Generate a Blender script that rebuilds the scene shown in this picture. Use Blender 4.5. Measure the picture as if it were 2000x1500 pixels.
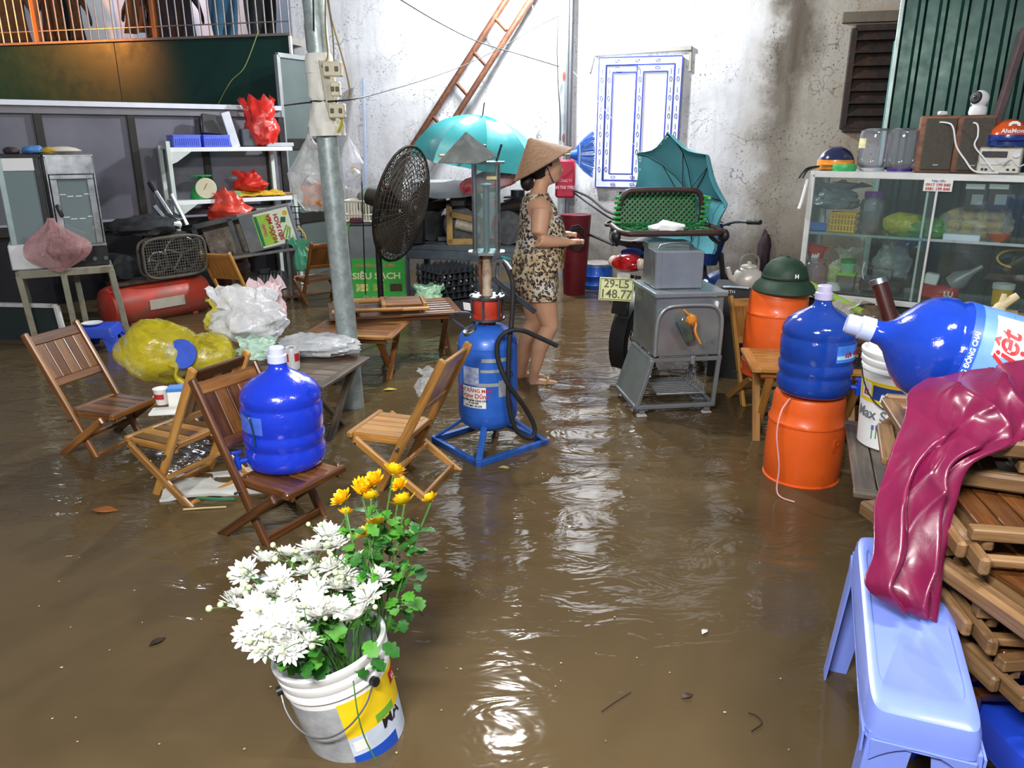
import bpy, bmesh, math, random
from mathutils import Vector, Matrix, Euler, noise
for o in list(bpy.data.objects): bpy.data.objects.remove(o)
S=bpy.context.scene; COL=S.collection; R=math.radians; PI=math.pi; rnd=random.Random(7)
# ---------- camera (water level is z=0, eye 1.6 m above it) ----------
FP=1500.; TH=R(17.75); CH=1.6; cT,sT=math.cos(TH),math.sin(TH)
cd=bpy.data.cameras.new('camera'); cam=bpy.data.objects.new('camera',cd); COL.objects.link(cam)
cd.sensor_width=36; cd.lens=27; cd.clip_start=.05; cam.location=(0,0,CH); cam.rotation_euler=(R(90)-TH,0,0); S.camera=cam
# ---------- world, lamps, exposure ----------
w=bpy.data.worlds.new('night_ambient'); S.world=w; w.use_nodes=True
bg=w.node_tree.nodes['Background']; bg.inputs[0].default_value=(.62,.68,.8,1); bg.inputs[1].default_value=.22
vs=S.view_settings; vs.view_transform='Standard'; vs.look='None'; vs.exposure=.5; vs.gamma=1; vs.use_curve_mapping=False
def lamp(name,kind,loc,power,col,size=.06,rot=None,**k):
    l=bpy.data.lights.new(name,kind); l.energy=power; l.color=col
    if kind=='AREA': l.size=size; l.shape='RECTANGLE'; l.size_y=k.get('sy',size)
    elif kind in('POINT','SPOT'): l.shadow_soft_size=size
    if kind=='SPOT': l.spot_size=k.get('cone',1.5); l.spot_blend=.6
    o=bpy.data.objects.new(name,l); COL.objects.link(o); o.location=loc
    if rot: o.rotation_euler=rot
    return o
lamp('floodlight_on_pole','POINT',(.22,8.4,3.35),430,(.93,.97,1),.1)
lamp('yard_bulb','POINT',(-.05,5.3,3.1),150,(1,.97,.93),.07)
lamp('awning_tube_lamp','AREA',(-.7,-.3,2.8),135,(1,.97,.94),1.2,(R(42),0,0),sy=.25)
lamp('right_area_lamp','AREA',(1.7,1.2,3.0),45,(1,.97,.94),1.0,(R(10),R(8),0),sy=.2)  # unseen overhead area lamp above the right foreground
lamp('street_sodium_lamp','SPOT',(-7.3,8.6,3.3),420,(1,.33,.06),.1,Vector((.5,1,-.35)).to_track_quat('-Z','Y').to_euler(),cone=1.3)
# ---------- helpers ----------
def W(u,v,Y):
    x=(u-1000)/FP; y=(v-750)/FP; t=Y/(cT-y*sT); return Vector((x*t,Y,CH-(sT+y*cT)*t))
def G(u,v,z=0):
    x=(u-1000)/FP; y=(v-750)/FP; t=(CH-z)/(sT+y*cT); return Vector((x*t,(cT-y*sT)*t,z))
def L3(h):
    h=h.lstrip('#'); return tuple(((c/12.92) if c<=.04045 else ((c+.055)/1.055)**2.4) for c in (int(h[i:i+2],16)/255 for i in (0,2,4)))
MC={}
def nt_new(name):
    m=bpy.data.materials.new(name); m.use_nodes=True; nt=m.node_tree; return m,nt,nt.nodes['Principled BSDF']
def nd(nt,t,**k):
    n=nt.nodes.new(t)
    for a,b in k.items():
        if a.startswith('i_'): n.inputs[a[2:].replace('_',' ')].default_value=b
        else: setattr(n,a,b)
    return n
def mixc(nt,fac,a,b,bt='MIX'):
    n=nt.nodes.new('ShaderNodeMix'); n.data_type='RGBA'; n.blend_type=bt
    for i,x in ((0,fac),(6,a),(7,b)):
        if hasattr(x,'links'): nt.links.new(x,n.inputs[i])
        else: n.inputs[i].default_value=x if i==0 else (*x[:3],1)
    return n.outputs[2]
def ramp(nt,src,stops):
    n=nt.nodes.new('ShaderNodeValToRGB'); nt.links.new(src,n.inputs[0]); e=n.color_ramp.elements
    while len(e)<len(stops): e.new(.5)
    for q,(p,c) in zip(e,stops):
        q.position=p; q.color=(*(c if not isinstance(c,(int,float)) else (c,c,c))[:3],1)
    return n.outputs[0]
def mapping(nt,sc=(1,1,1),coord='Object'):
    if coord=='World': s=nt.nodes.new('ShaderNodeNewGeometry').outputs['Position']
    else: s=nt.nodes.new('ShaderNodeTexCoord').outputs[coord]
    m=nt.nodes.new('ShaderNodeMapping'); nt.links.new(s,m.inputs[0]); m.inputs['Scale'].default_value=sc; return m.outputs[0]
def noi(nt,vec,scale,detail=4,rough=.55,dist=0):
    n=nt.nodes.new('ShaderNodeTexNoise'); nt.links.new(vec,n.inputs['Vector']); n.inputs['Scale'].default_value=scale; n.inputs['Detail'].default_value=detail; n.inputs['Roughness'].default_value=rough; n.inputs['Distortion'].default_value=dist; return n.outputs['Fac']
def bump(nt,b,h,st=.3,d=.01):
    n=nt.nodes.new('ShaderNodeBump'); n.inputs['Strength'].default_value=st; n.inputs['Distance'].default_value=d; nt.links.new(h,n.inputs['Height']); nt.links.new(n.outputs[0],b.inputs['Normal'])
def M(hexc,rough=.5,metal=0,var=.12,sc=9,bmp=.0,alpha=1,spec=.5,coat=0,trans=0,dirt=None,dirta=.5,emit=0,sub=0):
    key=(hexc,rough,metal,var,sc,bmp,alpha,spec,coat,trans,dirt,dirta,emit,sub)
    if key in MC: return MC[key]
    m,nt,b=nt_new('surface_'+hexc); c=L3(hexc); v=mapping(nt)
    n=noi(nt,v,sc)
    col=mixc(nt,ramp(nt,n,[(.3,0),(.7,1)]),tuple(x*(1-var) for x in c),tuple(min(1,x*(1+var)) for x in c))
    if dirt:
        n2=noi(nt,v,sc*.6,6,.7); col=mixc(nt,ramp(nt,n2,[(.62-dirta*.3,0),(.7,1)]),col,L3(dirt))
    nt.links.new(col,b.inputs['Base Color']); b.inputs['Metallic'].default_value=metal
    nt.links.new(ramp(nt,noi(nt,v,sc*2),[(.2,max(.02,rough*.75)),(.8,min(1,rough*1.25))]),b.inputs['Roughness'])
    b.inputs['Alpha'].default_value=alpha; b.inputs['Specular IOR Level'].default_value=spec; b.inputs['Coat Weight'].default_value=coat; b.inputs['Coat Roughness'].default_value=.08
    b.inputs['Transmission Weight'].default_value=trans
    if sub: b.inputs['Subsurface Weight'].default_value=sub; b.inputs['Subsurface Radius'].default_value=(.02,.01,.006)
    if emit: b.inputs['Emission Color'].default_value=(*c,1); b.inputs['Emission Strength'].default_value=emit
    if bmp: bump(nt,b,noi(nt,v,sc*4,5),bmp,.004)
    MC[key]=m; return m
def wood(name,a,bc,c,rough=.38,wet=.3):
    m,nt,b=nt_new('wood_'+name); v=mapping(nt,(1.2,16,16))
    oi=nt.nodes.new('ShaderNodeObjectInfo'); ad=nt.nodes.new('ShaderNodeVectorMath'); nt.links.new(v,ad.inputs[0])
    mu=nt.nodes.new('ShaderNodeVectorMath'); mu.operation='SCALE'; mu.inputs[0].default_value=(17,9,5); nt.links.new(oi.outputs['Random'],mu.inputs['Scale']); nt.links.new(mu.outputs[0],ad.inputs[1])
    n=noi(nt,ad.outputs[0],2.2,5,.6,.6)
    col=ramp(nt,n,[(.25,L3(a)),(.5,L3(bc)),(.78,L3(c))])
    hs=nt.nodes.new('ShaderNodeHueSaturation'); nt.links.new(col,hs.inputs['Color'])
    mr=nt.nodes.new('ShaderNodeMapRange'); nt.links.new(oi.outputs['Random'],mr.inputs[0]); mr.inputs[3].default_value=.7; mr.inputs[4].default_value=1.2; nt.links.new(mr.outputs[0],hs.inputs['Value'])
    nt.links.new(hs.outputs[0],b.inputs['Base Color']); b.inputs['Roughness'].default_value=rough; b.inputs['Coat Weight'].default_value=wet; b.inputs['Coat Roughness'].default_value=.2
    bump(nt,b,n,.25,.003); return m
def glass(name,tint,opac=.1,gl=.12,rough=.03):
    m=bpy.data.materials.new('glass_'+name); m.use_nodes=True; nt=m.node_tree; nt.nodes.clear(); L=nt.links.new
    out=nt.nodes.new('ShaderNodeOutputMaterial'); tr=nt.nodes.new('ShaderNodeBsdfTransparent'); tr.inputs[0].default_value=(*L3(tint),1)
    df=nt.nodes.new('ShaderNodeBsdfDiffuse'); df.inputs[0].default_value=(*L3(tint),1); g=nt.nodes.new('ShaderNodeBsdfGlossy'); g.inputs['Roughness'].default_value=rough
    m1=nt.nodes.new('ShaderNodeMixShader'); m1.inputs[0].default_value=opac; L(tr.outputs[0],m1.inputs[1]); L(df.outputs[0],m1.inputs[2])
    fr=nt.nodes.new('ShaderNodeFresnel'); fr.inputs[0].default_value=1.45; ma=nt.nodes.new('ShaderNodeMath'); ma.operation='MULTIPLY_ADD'; ma.inputs[1].default_value=.8; ma.inputs[2].default_value=gl; L(fr.outputs[0],ma.inputs[0])
    m2=nt.nodes.new('ShaderNodeMixShader'); L(ma.outputs[0],m2.inputs[0]); L(m1.outputs[0],m2.inputs[1]); L(g.outputs[0],m2.inputs[2]); L(m2.outputs[0],out.inputs[0]); return m
def film(hexc,op=.5,rough=.22):   # crumpled plastic film
    key=('film',hexc,op,rough)
    if key in MC: return MC[key]
    m,nt,b=nt_new('plastic_film_'+hexc); v=mapping(nt); n=noi(nt,v,14,5,.65,1.2)
    b.inputs['Base Color'].default_value=(*L3(hexc),1); b.inputs['Roughness'].default_value=rough; b.inputs['Specular IOR Level'].default_value=.8
    nt.links.new(ramp(nt,n,[(.3,max(0,op-.22)),(.7,min(1,op+.22))]),b.inputs['Alpha']); bump(nt,b,n,.5,.012)
    MC[key]=m; return m
def rotm(r): return Euler(r).to_matrix().to_4x4()
def TR(loc,rot=(0,0,0)): return Matrix.Translation(loc)@rotm(rot)
def frame(p,q,up=(0,0,1)):       # matrix with X along p->q, Z near up, origin at the middle
    p,q=Vector(p),Vector(q); x=(q-p).normalized(); up=Vector(up)
    if abs(x.dot(up.normalized()))>.98: up=Vector((0,1,0)) if abs(x.y)<.9 else Vector((1,0,0))
    y=up.cross(x).normalized(); z=x.cross(y); m=Matrix((x,y,z)).transposed().to_4x4(); m.translation=(p+q)/2; return m
def spline(pts,k=6):
    P=[Vector(p) for p in pts]; out=[]
    if len(P)<3: return P
    for i in range(len(P)-1):
        a=P[max(i-1,0)]; b=P[i]; c=P[i+1]; d=P[min(i+2,len(P)-1)]
        for j in range(k):
            t=j/k; out.append(.5*((2*b)+(c-a)*t+(2*a-5*b+4*c-d)*t*t+(3*b-a-3*c+d)*t**3))
    return out+[P[-1]]
class B:
    def __init__(s): s.v=[]; s.f=[]
    def add(s,vs,fs,m=None):
        n=len(s.v); s.v+=[tuple(m@Vector(x)) if m else tuple(x) for x in vs]; s.f+=[tuple(i+n for i in q) for q in fs]; return s
    def box(s,c,d,bv=.003,rot=None,m=None):
        h=[x/2 for x in d]; bv=min(bv,min(h)*.6); V=[]; idx={}
        for sx in(-1,1):
            for sy in(-1,1):
                for sz in(-1,1):
                    for k in range(3):
                        sg=(sx,sy,sz); idx[sg,k]=len(V); V.append([sg[i]*(h[i]-(0 if i==k else bv)) for i in range(3)])
        F=[]
        for k in range(3):
            i,j=(k+1)%3,(k+2)%3
            for a in(-1,1):
                q=[]
                for (p,r) in((-1,-1),(1,-1),(1,1),(-1,1)):
                    sg=[0]*3; sg[k]=a; sg[i]=p; sg[j]=r; q.append(idx[tuple(sg),k])
                F.append(q if a>0 else q[::-1])
            for a in(-1,1):
                for b in(-1,1):
                    s1=[0]*3; s1[i]=a; s1[j]=b; s1[k]=-1; s2=list(s1); s2[k]=1; s1,s2=tuple(s1),tuple(s2); F.append((idx[s1,i],idx[s2,i],idx[s2,j],idx[s1,j]))
        for sx in(-1,1):
            for sy in(-1,1):
                for sz in(-1,1): F.append(tuple(idx[(sx,sy,sz),k] for k in range(3)))
        mm=Matrix.Translation(c)@(rotm(rot) if rot else Matrix())
        return s.add(V,F,(m@mm) if m else mm)
    def beam(s,p,q,w,h,up=(0,0,1),bv=.003): return s.box((0,0,0),((Vector(q)-Vector(p)).length,w,h),bv,m=frame(p,q,up))
    def tube(s,pts,r,n=8,k=0,cap=True,closed=False):
        P=spline(pts,k) if k else [Vector(p) for p in pts]; N=len(P); rr=r if callable(r) else (lambda t:r); V=[]; F=[]; pu=None
        for i,p in enumerate(P):
            d=(P[(i+1)%N]-P[i-1]) if closed else (P[min(i+1,N-1)]-P[max(i-1,0)])
            d=d.normalized() if d.length>1e-9 else Vector((0,0,1))
            if pu is None: pu=d.orthogonal().normalized()
            else:
                pu=pu-d*pu.dot(d); pu=pu.normalized() if pu.length>1e-6 else d.orthogonal().normalized()
            b=d.cross(pu); R_=rr(i/max(1,N-1))
            for j in range(n): a=2*PI*j/n; V.append(p+(pu*math.cos(a)+b*math.sin(a))*R_)
        for i in range(N if closed else N-1):
            for j in range(n): a,b=i*n,((i+1)%N)*n; F.append((a+j,a+(j+1)%n,b+(j+1)%n,b+j))
        if cap and not closed: F+=[tuple(range(n))[::-1],tuple((N-1)*n+j for j in range(n))]
        return s.add(V,F)
    def cyl(s,p,q,r,r2=None,n=16): r2=r if r2 is None else r2; return s.tube([p,q],lambda t:r+(r2-r)*t,n)
    def lathe(s,prof,n=32,m=None,a0=0,a1=2*PI,fn=None):
        full=abs(a1-a0-2*PI)<1e-6; K=n if full else n+1; V=[]; F=[]
        for (r,z) in prof:
            for j in range(K):
                a=a0+(a1-a0)*j/n; rr=fn(r,z,a) if fn else r; V.append((rr*math.cos(a),rr*math.sin(a),z))
        for i in range(len(prof)-1):
            for j in range(n if full else n): a,b=i*K,(i+1)*K; k=(j+1)%K; F.append((a+j,a+k,b+k,b+j))
        if full:
            for e,rv in((0,1),(len(prof)-1,0)):
                if prof[e][0]>1e-5: q=tuple(e*K+j for j in range(K)); F.append(q[::-1] if rv else q)
        return s.add(V,F,m)
    def prism(s,poly,h,m=None):
        n=len(poly); V=[(x,y,-h/2) for x,y in poly]+[(x,y,h/2) for x,y in poly]
        return s.add(V,[tuple(range(n))[::-1],tuple(range(n,2*n))]+[(i,(i+1)%n,n+(i+1)%n,n+i) for i in range(n)],m)
    def sph(s,c,r,n=16,m=None):
        r=(r,r,r) if isinstance(r,(int,float)) else r; k=max(6,n//2)
        mm=Matrix.Translation(c)@(m or Matrix())@Matrix.Diagonal((*r,1)); return s.lathe([(math.sin(PI*i/k),-math.cos(PI*i/k)) for i in range(k+1)],n,mm)
    def blob(s,c,r,amp=.15,fr=2.,seed=0,n=28,m=None,flat=None):
        k=n//2; V=[]; F=[]
        for i in range(k+1):
            for j in range(n):
                t=PI*i/k; a=2*PI*j/n; d=Vector((math.sin(t)*math.cos(a),math.sin(t)*math.sin(a),-math.cos(t)))
                q=d*fr+Vector((seed*7.3,seed*3.1,seed)); q2=noise.noise(q)+.6*abs(noise.noise(q*2.3))+.3*noise.noise(q*5); p=d*(1+amp*q2)
                z=p.z if flat is None else max(p.z,flat)
                V.append((p.x*r[0],p.y*r[1],z*r[2]))
        for i in range(k):
            for j in range(n): a,b=i*n,(i+1)*n; F.append((a+j,a+(j+1)%n,b+(j+1)%n,b+j))
        return s.add(V,F,Matrix.Translation(c)@(m or Matrix()))
    def sheet(s,fn,nu,nv,th=0,m=None):
        V=[Vector(fn(i/nu,j/nv)) for j in range(nv+1) for i in range(nu+1)]; F=[]; K=nu+1
        for j in range(nv):
            for i in range(nu): a=j*K+i; F.append((a,a+1,a+K+1,a+K))
        if th:
            N=len(V); nr=[Vector() for _ in V]
            for q in F:
                x=(V[q[1]]-V[q[0]]).cross(V[q[3]]-V[q[0]])
                for i in q: nr[i]+=x
            V=V+[p-(k.normalized()*th if k.length>0 else k) for p,k in zip(V,nr)]; F=F+[tuple(i+N for i in q[::-1]) for q in F]
            rim=[i for i in range(nu)]+[j*K+nu for j in range(nv)]+[nv*K+i for i in range(nu,0,-1)]+[j*K for j in range(nv,0,-1)]
            for a,b in zip(rim,rim[1:]+rim[:1]): F.append((b,a,a+N,b+N))
        return s.add(V,F,m)
    def loft(s,rings,n=20):     # rings: (centre, rx, ry, axisx, axisy)
        V=[];F=[]
        for (c,rx,ry,ax,ay) in rings:
            c,ax,ay=Vector(c),Vector(ax).normalized(),Vector(ay).normalized()
            for j in range(n): a=2*PI*j/n; V.append(c+ax*rx*math.cos(a)+ay*ry*math.sin(a))
        N=len(rings)
        for i in range(N-1):
            for j in range(n): a,b=i*n,(i+1)*n; F.append((a+j,a+(j+1)%n,b+(j+1)%n,b+j))
        F+=[tuple(range(n))[::-1],tuple((N-1)*n+j for j in range(n))]; return s.add(V,F)
    def o(s,name,mat,par=None,loc=None,rot=None,smooth=True,ang=40,mw=None,label=None,fixn=True):
        me=bpy.data.meshes.new(name); me.from_pydata(s.v,[],s.f)
        if fixn:
            bm=bmesh.new(); bm.from_mesh(me); bmesh.ops.recalc_face_normals(bm,faces=bm.faces); bm.to_mesh(me); bm.free()
        if smooth:
            me.polygons.foreach_set('use_smooth',[True]*len(me.polygons)); me.set_sharp_from_angle(angle=R(ang))
        me.materials.append(mat); me.update(); ob=bpy.data.objects.new(name,me); COL.objects.link(ob)
        if par: ob.parent=par
        if mw is not None: ob.matrix_local=mw
        else:
            if loc is not None: ob.location=loc
            if rot is not None: ob.rotation_euler=rot
        if label: ob['label']=label
        return ob
def tag(o,label,cat,group=None,kind=None):
    o['label']=label; o['category']=cat
    if group: o['group']=group
    if kind: o['kind']=kind
    return o
def T(name,label,cat,loc=(0,0,0),rz=0,group=None,rot=None):
    o=bpy.data.objects.new(name,None); COL.objects.link(o); o.empty_display_size=.05; o.location=loc; o.rotation_euler=rot or (0,0,rz); return tag(o,label,cat,group)
def struct(o,label=None):
    o['kind']='structure'
    if label: o['label']=label
    return o
def ST(name,loc=(0,0,0),rz=0,label=None):
    o=bpy.data.objects.new(name,None); COL.objects.link(o); o.location=loc; o.rotation_euler=(0,0,rz); return struct(o,label)
BC={}
def beam(name,mat,par,p,q,w,h,up=(0,0,1),bv=.003,shape=None):
    Ln=round((Vector(q)-Vector(p)).length,3); k=(Ln,w,h,bv,mat.name)
    if k not in BC:
        ob=B().box((0,0,0),(Ln,w,h),bv).o(name,mat,par,smooth=False); BC[k]=ob.data
    else:
        ob=bpy.data.objects.new(name,BC[k]); COL.objects.link(ob); ob.parent=par
    ob.matrix_local=frame(p,q,up); return ob
def copytree(o,parent=None):
    c=o.copy(); COL.objects.link(c); c.parent=parent
    for ch in list(o.children): copytree(ch,c)
    return c
def text(body,size,mat,par,m,bend=None,name='lettering',off=0.,ext=.0006,wrap=None,sx=1,shear=0,al='CENTER'):
    c=bpy.data.curves.new('t','FONT'); c.body=body; c.size=size; c.align_x=al; c.align_y='CENTER'; c.offset=off; c.extrude=ext; c.shear=shear; c.resolution_u=3; c.space_line=.85
    ob=bpy.data.objects.new('t',c); me=bpy.data.meshes.new_from_object(ob); bpy.data.objects.remove(ob); me.name=name
    for v in me.vertices:
        v.co.x*=sx
        if bend: # text lies in the XZ plane facing -Y around a cylinder of radius bend
            a=v.co.x/bend; r=bend+v.co.z; v.co=(r*math.sin(a),-r*math.cos(a),v.co.y)
    me.materials.clear(); me.materials.append(mat); o=bpy.data.objects.new(name,me); COL.objects.link(o); o.parent=par; o.matrix_local=m; return o
STAND=rotm((PI/2,0,0))     # lays flat text upright, facing -Y
def patch(par,name,mat,r,a0,a1,z0,z1,n=14,th=.0008,fn=None):   # curved sticker on a cylinder; angle 0 faces -Y, positive to +X
    def f(u,v):
        a=a0+(a1-a0)*u; z=z0+(z1-z0)*v; rr=(fn(z) if fn else r)+th; return (rr*math.sin(a),-rr*math.cos(a),z)
    return B().sheet(f,n,4,th*.8).o(name,mat,par)
def bagmesh(h,rx,ry,seed,neck=.12,flare=.5,amp=.1,n=40,k=26,sag=.0,pl=9):
    b=B(); V=[]; F=[]
    for i in range(k+1):
        t=i/k
        if t<.72: u=t/.72; pr=math.sin(PI*min(1,.08+.92*u)*.97)**.45*(1-.12*u); pr=max(pr,neck) if u>.5 else pr
        else: u=(t-.72)/.28; pr=neck+flare*neck*3*u**1.5
        if i==0: pr=.02
        fl=max(0,(t-.6)/.4); sx_=noise.noise(Vector((seed,2.,t*1.5)))*.5*fl
        for j in range(n):
            a=2*PI*j/n; rag=1+fl*.55*noise.noise(Vector((math.cos(a)*2.2+seed*3,math.sin(a)*2.2,seed)))
            d=Vector((math.cos(a)*1.6,math.sin(a)*1.6,t*3+seed*5.7))
            q=1+amp*(noise.noise(d*1.3)+.7*abs(noise.noise(d*2.7))-.2)+ .16*max(0,t-.35)*math.sin(pl*a+3*noise.noise(d))
            V.append((rx*(pr*q*math.cos(a)*(1+.2*fl)+sx_)+sag*rx*math.sin(PI*t),ry*pr*q*math.sin(a)*(1-.55*fl),h*t*(1 if t<.6 else .6/t+(1-.6/t)*rag)+.06*h*noise.noise(d*1.7)*(1 if i else 0)))
    for i in range(k):
        for j in range(n): a,c=i*n,(i+1)*n; F.append((a+j,a+(j+1)%n,c+(j+1)%n,c+j))
    F.append(tuple(range(n))[::-1]); return b.add(V,F)
class Pl:      # a vertical plane: X along it, Y away from the camera, Z up
    def __init__(s,o,rz): s.o=Vector(o); s.rz=rz; s.m=TR(o,(0,0,rz)); s.i=s.m.inverted()
    def l(s,u,v,off=0):
        c=s.i@Vector((0,0,CH)); d=s.i@W(u,v,5.)-c; return c+d*((off-c.y)/d.y)
    def w(s,x,y,z): return s.m@Vector((x,y,z))
BW=Pl((.98,9.2,0),math.atan2(-.25,.968)); LW=Pl((-4.96,7.4,0),math.atan2(.6,.8)); FW=Pl((-2.85,9.9,0),BW.rz); RW=Pl(W(1742,125,6.5)*Vector((1,1,0)),math.atan2(-.55,1.05)); 
# ---------- shared materials ----------
STEEL=M('#a7acb0',.28,.9,.12,6,.05); STEELD=M('#6d7174',.38,.85,.2,7,.1,dirt='#4a4038',dirta=.3); GALV=M('#a3b0ae',.42,.4,.16,22,.1,dirt='#84908e',dirta=.5)
WHITE=M('#e6e8ea',.45,0,.05,5); WHITED=M('#d4d6d4',.5,0,.08,6,dirt='#8b8578',dirta=.25); BLACK=M('#17181a',.45,0,.2,9); RUBBER=M('#1b1b1d',.7,0,.25,14,.2); DARK=M('#26272b',.6,0,.25,8,.2)
RUST=M('#54301c',.6,.1,.3,14,.4,dirt='#7a4a2a',dirta=.4); RUSTLT=M('#8d4f3c',.7,0,.25,12,.2); CREAM=M('#d9d3bd',.5,0,.1,7); TEAL=M('#2f8a8a',.42,0,.12,8,.1); GREEN=M('#1f8a3f',.45,0,.15,9); RED=M('#b5201f',.45,0,.15,8)
YEL=M('#e8b51c',.45,0,.15,9); ORANGE=M('#e8601d',.42,0,.1,5,.06,coat=.15,dirt='#b04d1c',dirta=.12); BLUE=M('#1746c8',.3,0,.1,6,coat=.3); BLUELT=M('#7d93ea',.36,0,.05,5,coat=.2); PAPER=M('#e9e9e4',.7,0,.05,6); INK=M('#24304a',.6,0,.1,8); INKR=M('#b3262b',.6,0,.1,8); INKB=M('#2438a0',.6,0,.1,8); INKK=M('#1c1c1e',.6,0,.1,8); INKW=M('#f2f2f2',.6,0,.03,8); SKIN=M('#cc9c7c',.5,0,.1,6,.05,sub=.08); HAIR=M('#17120f',.5,0,.2,30,.3)
WA=wood('mid','#4a2c14','#7d4f25','#a8743a'); WB=wood('yellow','#7d5326','#b07d3c','#cfa05a'); WC=wood('dark','#33200f','#5a3519','#80512a',.3,.45); WD=wood('grey','#3b332b','#62564a','#8a7a66',.5,.1); WG=wood('stack','#4f3a24','#7d5d3a','#a1815a',.55,.05)
CLEAR=glass('clear','#e6f0ee',.05,.04); CABG=glass('cabinet','#eef6f4',.03,.02); JARG=glass('jar','#f0f2f8',.12,.07)
# ---------- setting ----------
def plaster():
    m,nt,b=nt_new('plaster_wall'); v=mapping(nt); L=nt.links.new
    big=noi(nt,v,.9,5,.6,.4); col=ramp(nt,big,[(.3,L3('#b9b8bb')),(.5,L3('#d2d2d6')),(.7,L3('#e2e2e6'))])
    st=noi(nt,mapping(nt,(5,1,.5)),1.6,5,.6); col=mixc(nt,ramp(nt,st,[(.5,0),(.72,.5)]),col,L3('#a3a2a0'))
    sep=nt.nodes.new('ShaderNodeSeparateXYZ'); L(v,sep.inputs[0])
    def math_(op,a,b_):
        n=nt.nodes.new('ShaderNodeMath'); n.operation=op
        for i,x in enumerate((a,b_)):
            if hasattr(x,'links'): L(x,n.inputs[i])
            else: n.inputs[i].default_value=x
        return n.outputs[0]
    wob=noi(nt,v,1.7,5,.6); wx=math_('ADD',sep.outputs[0],math_('MULTIPLY',math_('SUBTRACT',wob,.5),.9)); wz=math_('ADD',sep.outputs[2],math_('MULTIPLY',math_('SUBTRACT',noi(nt,v,2.1,5),.5),1.3))
    rg=lambda src,a,b_: ramp(nt,math_('DIVIDE',math_('SUBTRACT',src,a),b_-a),[(0,0),(1,1)])
    # beige old paint on the right third, a wide brown seep and rusty runs
    col=mixc(nt,math_('MULTIPLY',rg(wx,SX0-.35,SX0+.1),.8),col,L3('#a79d8c'))
    seep=math_('MULTIPLY',rg(wx,SX0-.12,SX0+.06),math_('SUBTRACT',1,rg(wx,SX0+.22,SX0+.5)))
    seep=math_('MULTIPLY',seep,math_('ADD',.35,math_('MULTIPLY',rg(wz,1.0,2.2),.65)))
    col=mixc(nt,math_('MULTIPLY',seep,math_('ADD',.55,math_('MULTIPLY',st,.6))),col,L3('#4f4335'))
    rr=math_('MULTIPLY',rg(wx,SX0+.62,SX0+.9),ramp(nt,noi(nt,v,1.3,3),[(.48,0),(.62,.55)])); col=mixc(nt,rr,col,L3('#9a7448'))
    # grey render left of the big window, damp foot of the wall
    col=mixc(nt,math_('MULTIPLY',math_('SUBTRACT',1,rg(wz,.35,1.15)),.85),col,L3('#6d6355'))
    sp=noi(nt,v,38,3,.5); msk=ramp(nt,noi(nt,v,2.3,4),[(.42,0),(.62,1)]); col=mixc(nt,math_('MULTIPLY',ramp(nt,sp,[(.58,0),(.66,.8)]),msk),col,L3('#3b3836'))
    vo=nt.nodes.new('ShaderNodeTexVoronoi'); vo.feature='DISTANCE_TO_EDGE'; vo.inputs['Scale'].default_value=1.7
    dv=nt.nodes.new('ShaderNodeVectorMath'); L(v,dv.inputs[0]); nn=nt.nodes.new('ShaderNodeTexNoise'); L(v,nn.inputs['Vector']); nn.inputs['Scale'].default_value=4; sc=nt.nodes.new('ShaderNodeVectorMath'); sc.operation='SCALE'; sc.inputs['Scale'].default_value=.5; L(nn.outputs['Color'],sc.inputs[0]); L(sc.outputs[0],dv.inputs[1]); L(dv.outputs[0],vo.inputs['Vector'])
    cr=math_('MULTIPLY',ramp(nt,vo.outputs['Distance'],[(0,.8),(.012,0)]),msk); col=mixc(nt,cr,col,L3('#55504a'))
    L(col,b.inputs['Base Color']); b.inputs['Roughness'].default_value=.85; bump(nt,b,noi(nt,v,14,6,.65),.35,.012); return m
SX0=BW.l(1505,150).x
wx0=BW.l(568,30).x; wallm=plaster()
struct(B().box(((wx0+4.3)/2,.1,2.0),(4.3-wx0,.2,4.3),.002).o('wall_back',wallm,loc=BW.o,rot=(0,0,BW.rz)),'mottled white plaster back wall with damp stains and cracks')
struct(B().box((-1,4.9,-.14),(16,13.5,.12),.002).o('floor',M('#6f6353',.8,0,.2,3,.3)),'concrete yard floor under the flood water')
# flood water: one muddy rippled surface
def water():
    m,nt,b=nt_new('muddy_water'); v=mapping(nt,(1,1,1),'World')
    n=noi(nt,v,.8,4,.6,.6); col=ramp(nt,n,[(.3,L3('#4d402b')),(.55,L3('#5a4b33')),(.75,L3('#66563b'))])
    nt.links.new(col,b.inputs['Base Color']); b.inputs['Roughness'].default_value=.07; b.inputs['Specular IOR Level'].default_value=.5; b.inputs['IOR'].default_value=1.33
    a=noi(nt,mapping(nt,(1.6,3.4,1),'World'),2.1,3,.55,.8); c=noi(nt,mapping(nt,(3,7,1),'World'),3.2,2,.5,.4); ad=nt.nodes.new('ShaderNodeMath'); ad.operation='MULTIPLY_ADD'; nt.links.new(c,ad.inputs[0]); ad.inputs[1].default_value=.12; nt.links.new(a,ad.inputs[2])
    
    sp=nt.nodes.new('ShaderNodeSeparateXYZ'); nt.links.new(v,sp.inputs[0]); calm=ramp(nt,sp.outputs[1],[(0,0),(1,1)]); mr=nt.nodes.new('ShaderNodeMapRange'); nt.links.new(sp.outputs[1],mr.inputs[0]); mr.inputs[1].default_value=1.6; mr.inputs[2].default_value=3.6; mr.inputs[3].default_value=.3; mr.inputs[4].default_value=1
    mu=nt.nodes.new('ShaderNodeMath'); mu.operation='MULTIPLY'; nt.links.new(ad.outputs[0],mu.inputs[0]); nt.links.new(mr.outputs[0],mu.inputs[1]); bump(nt,b,mu.outputs[0],.35,.035); return m
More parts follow.
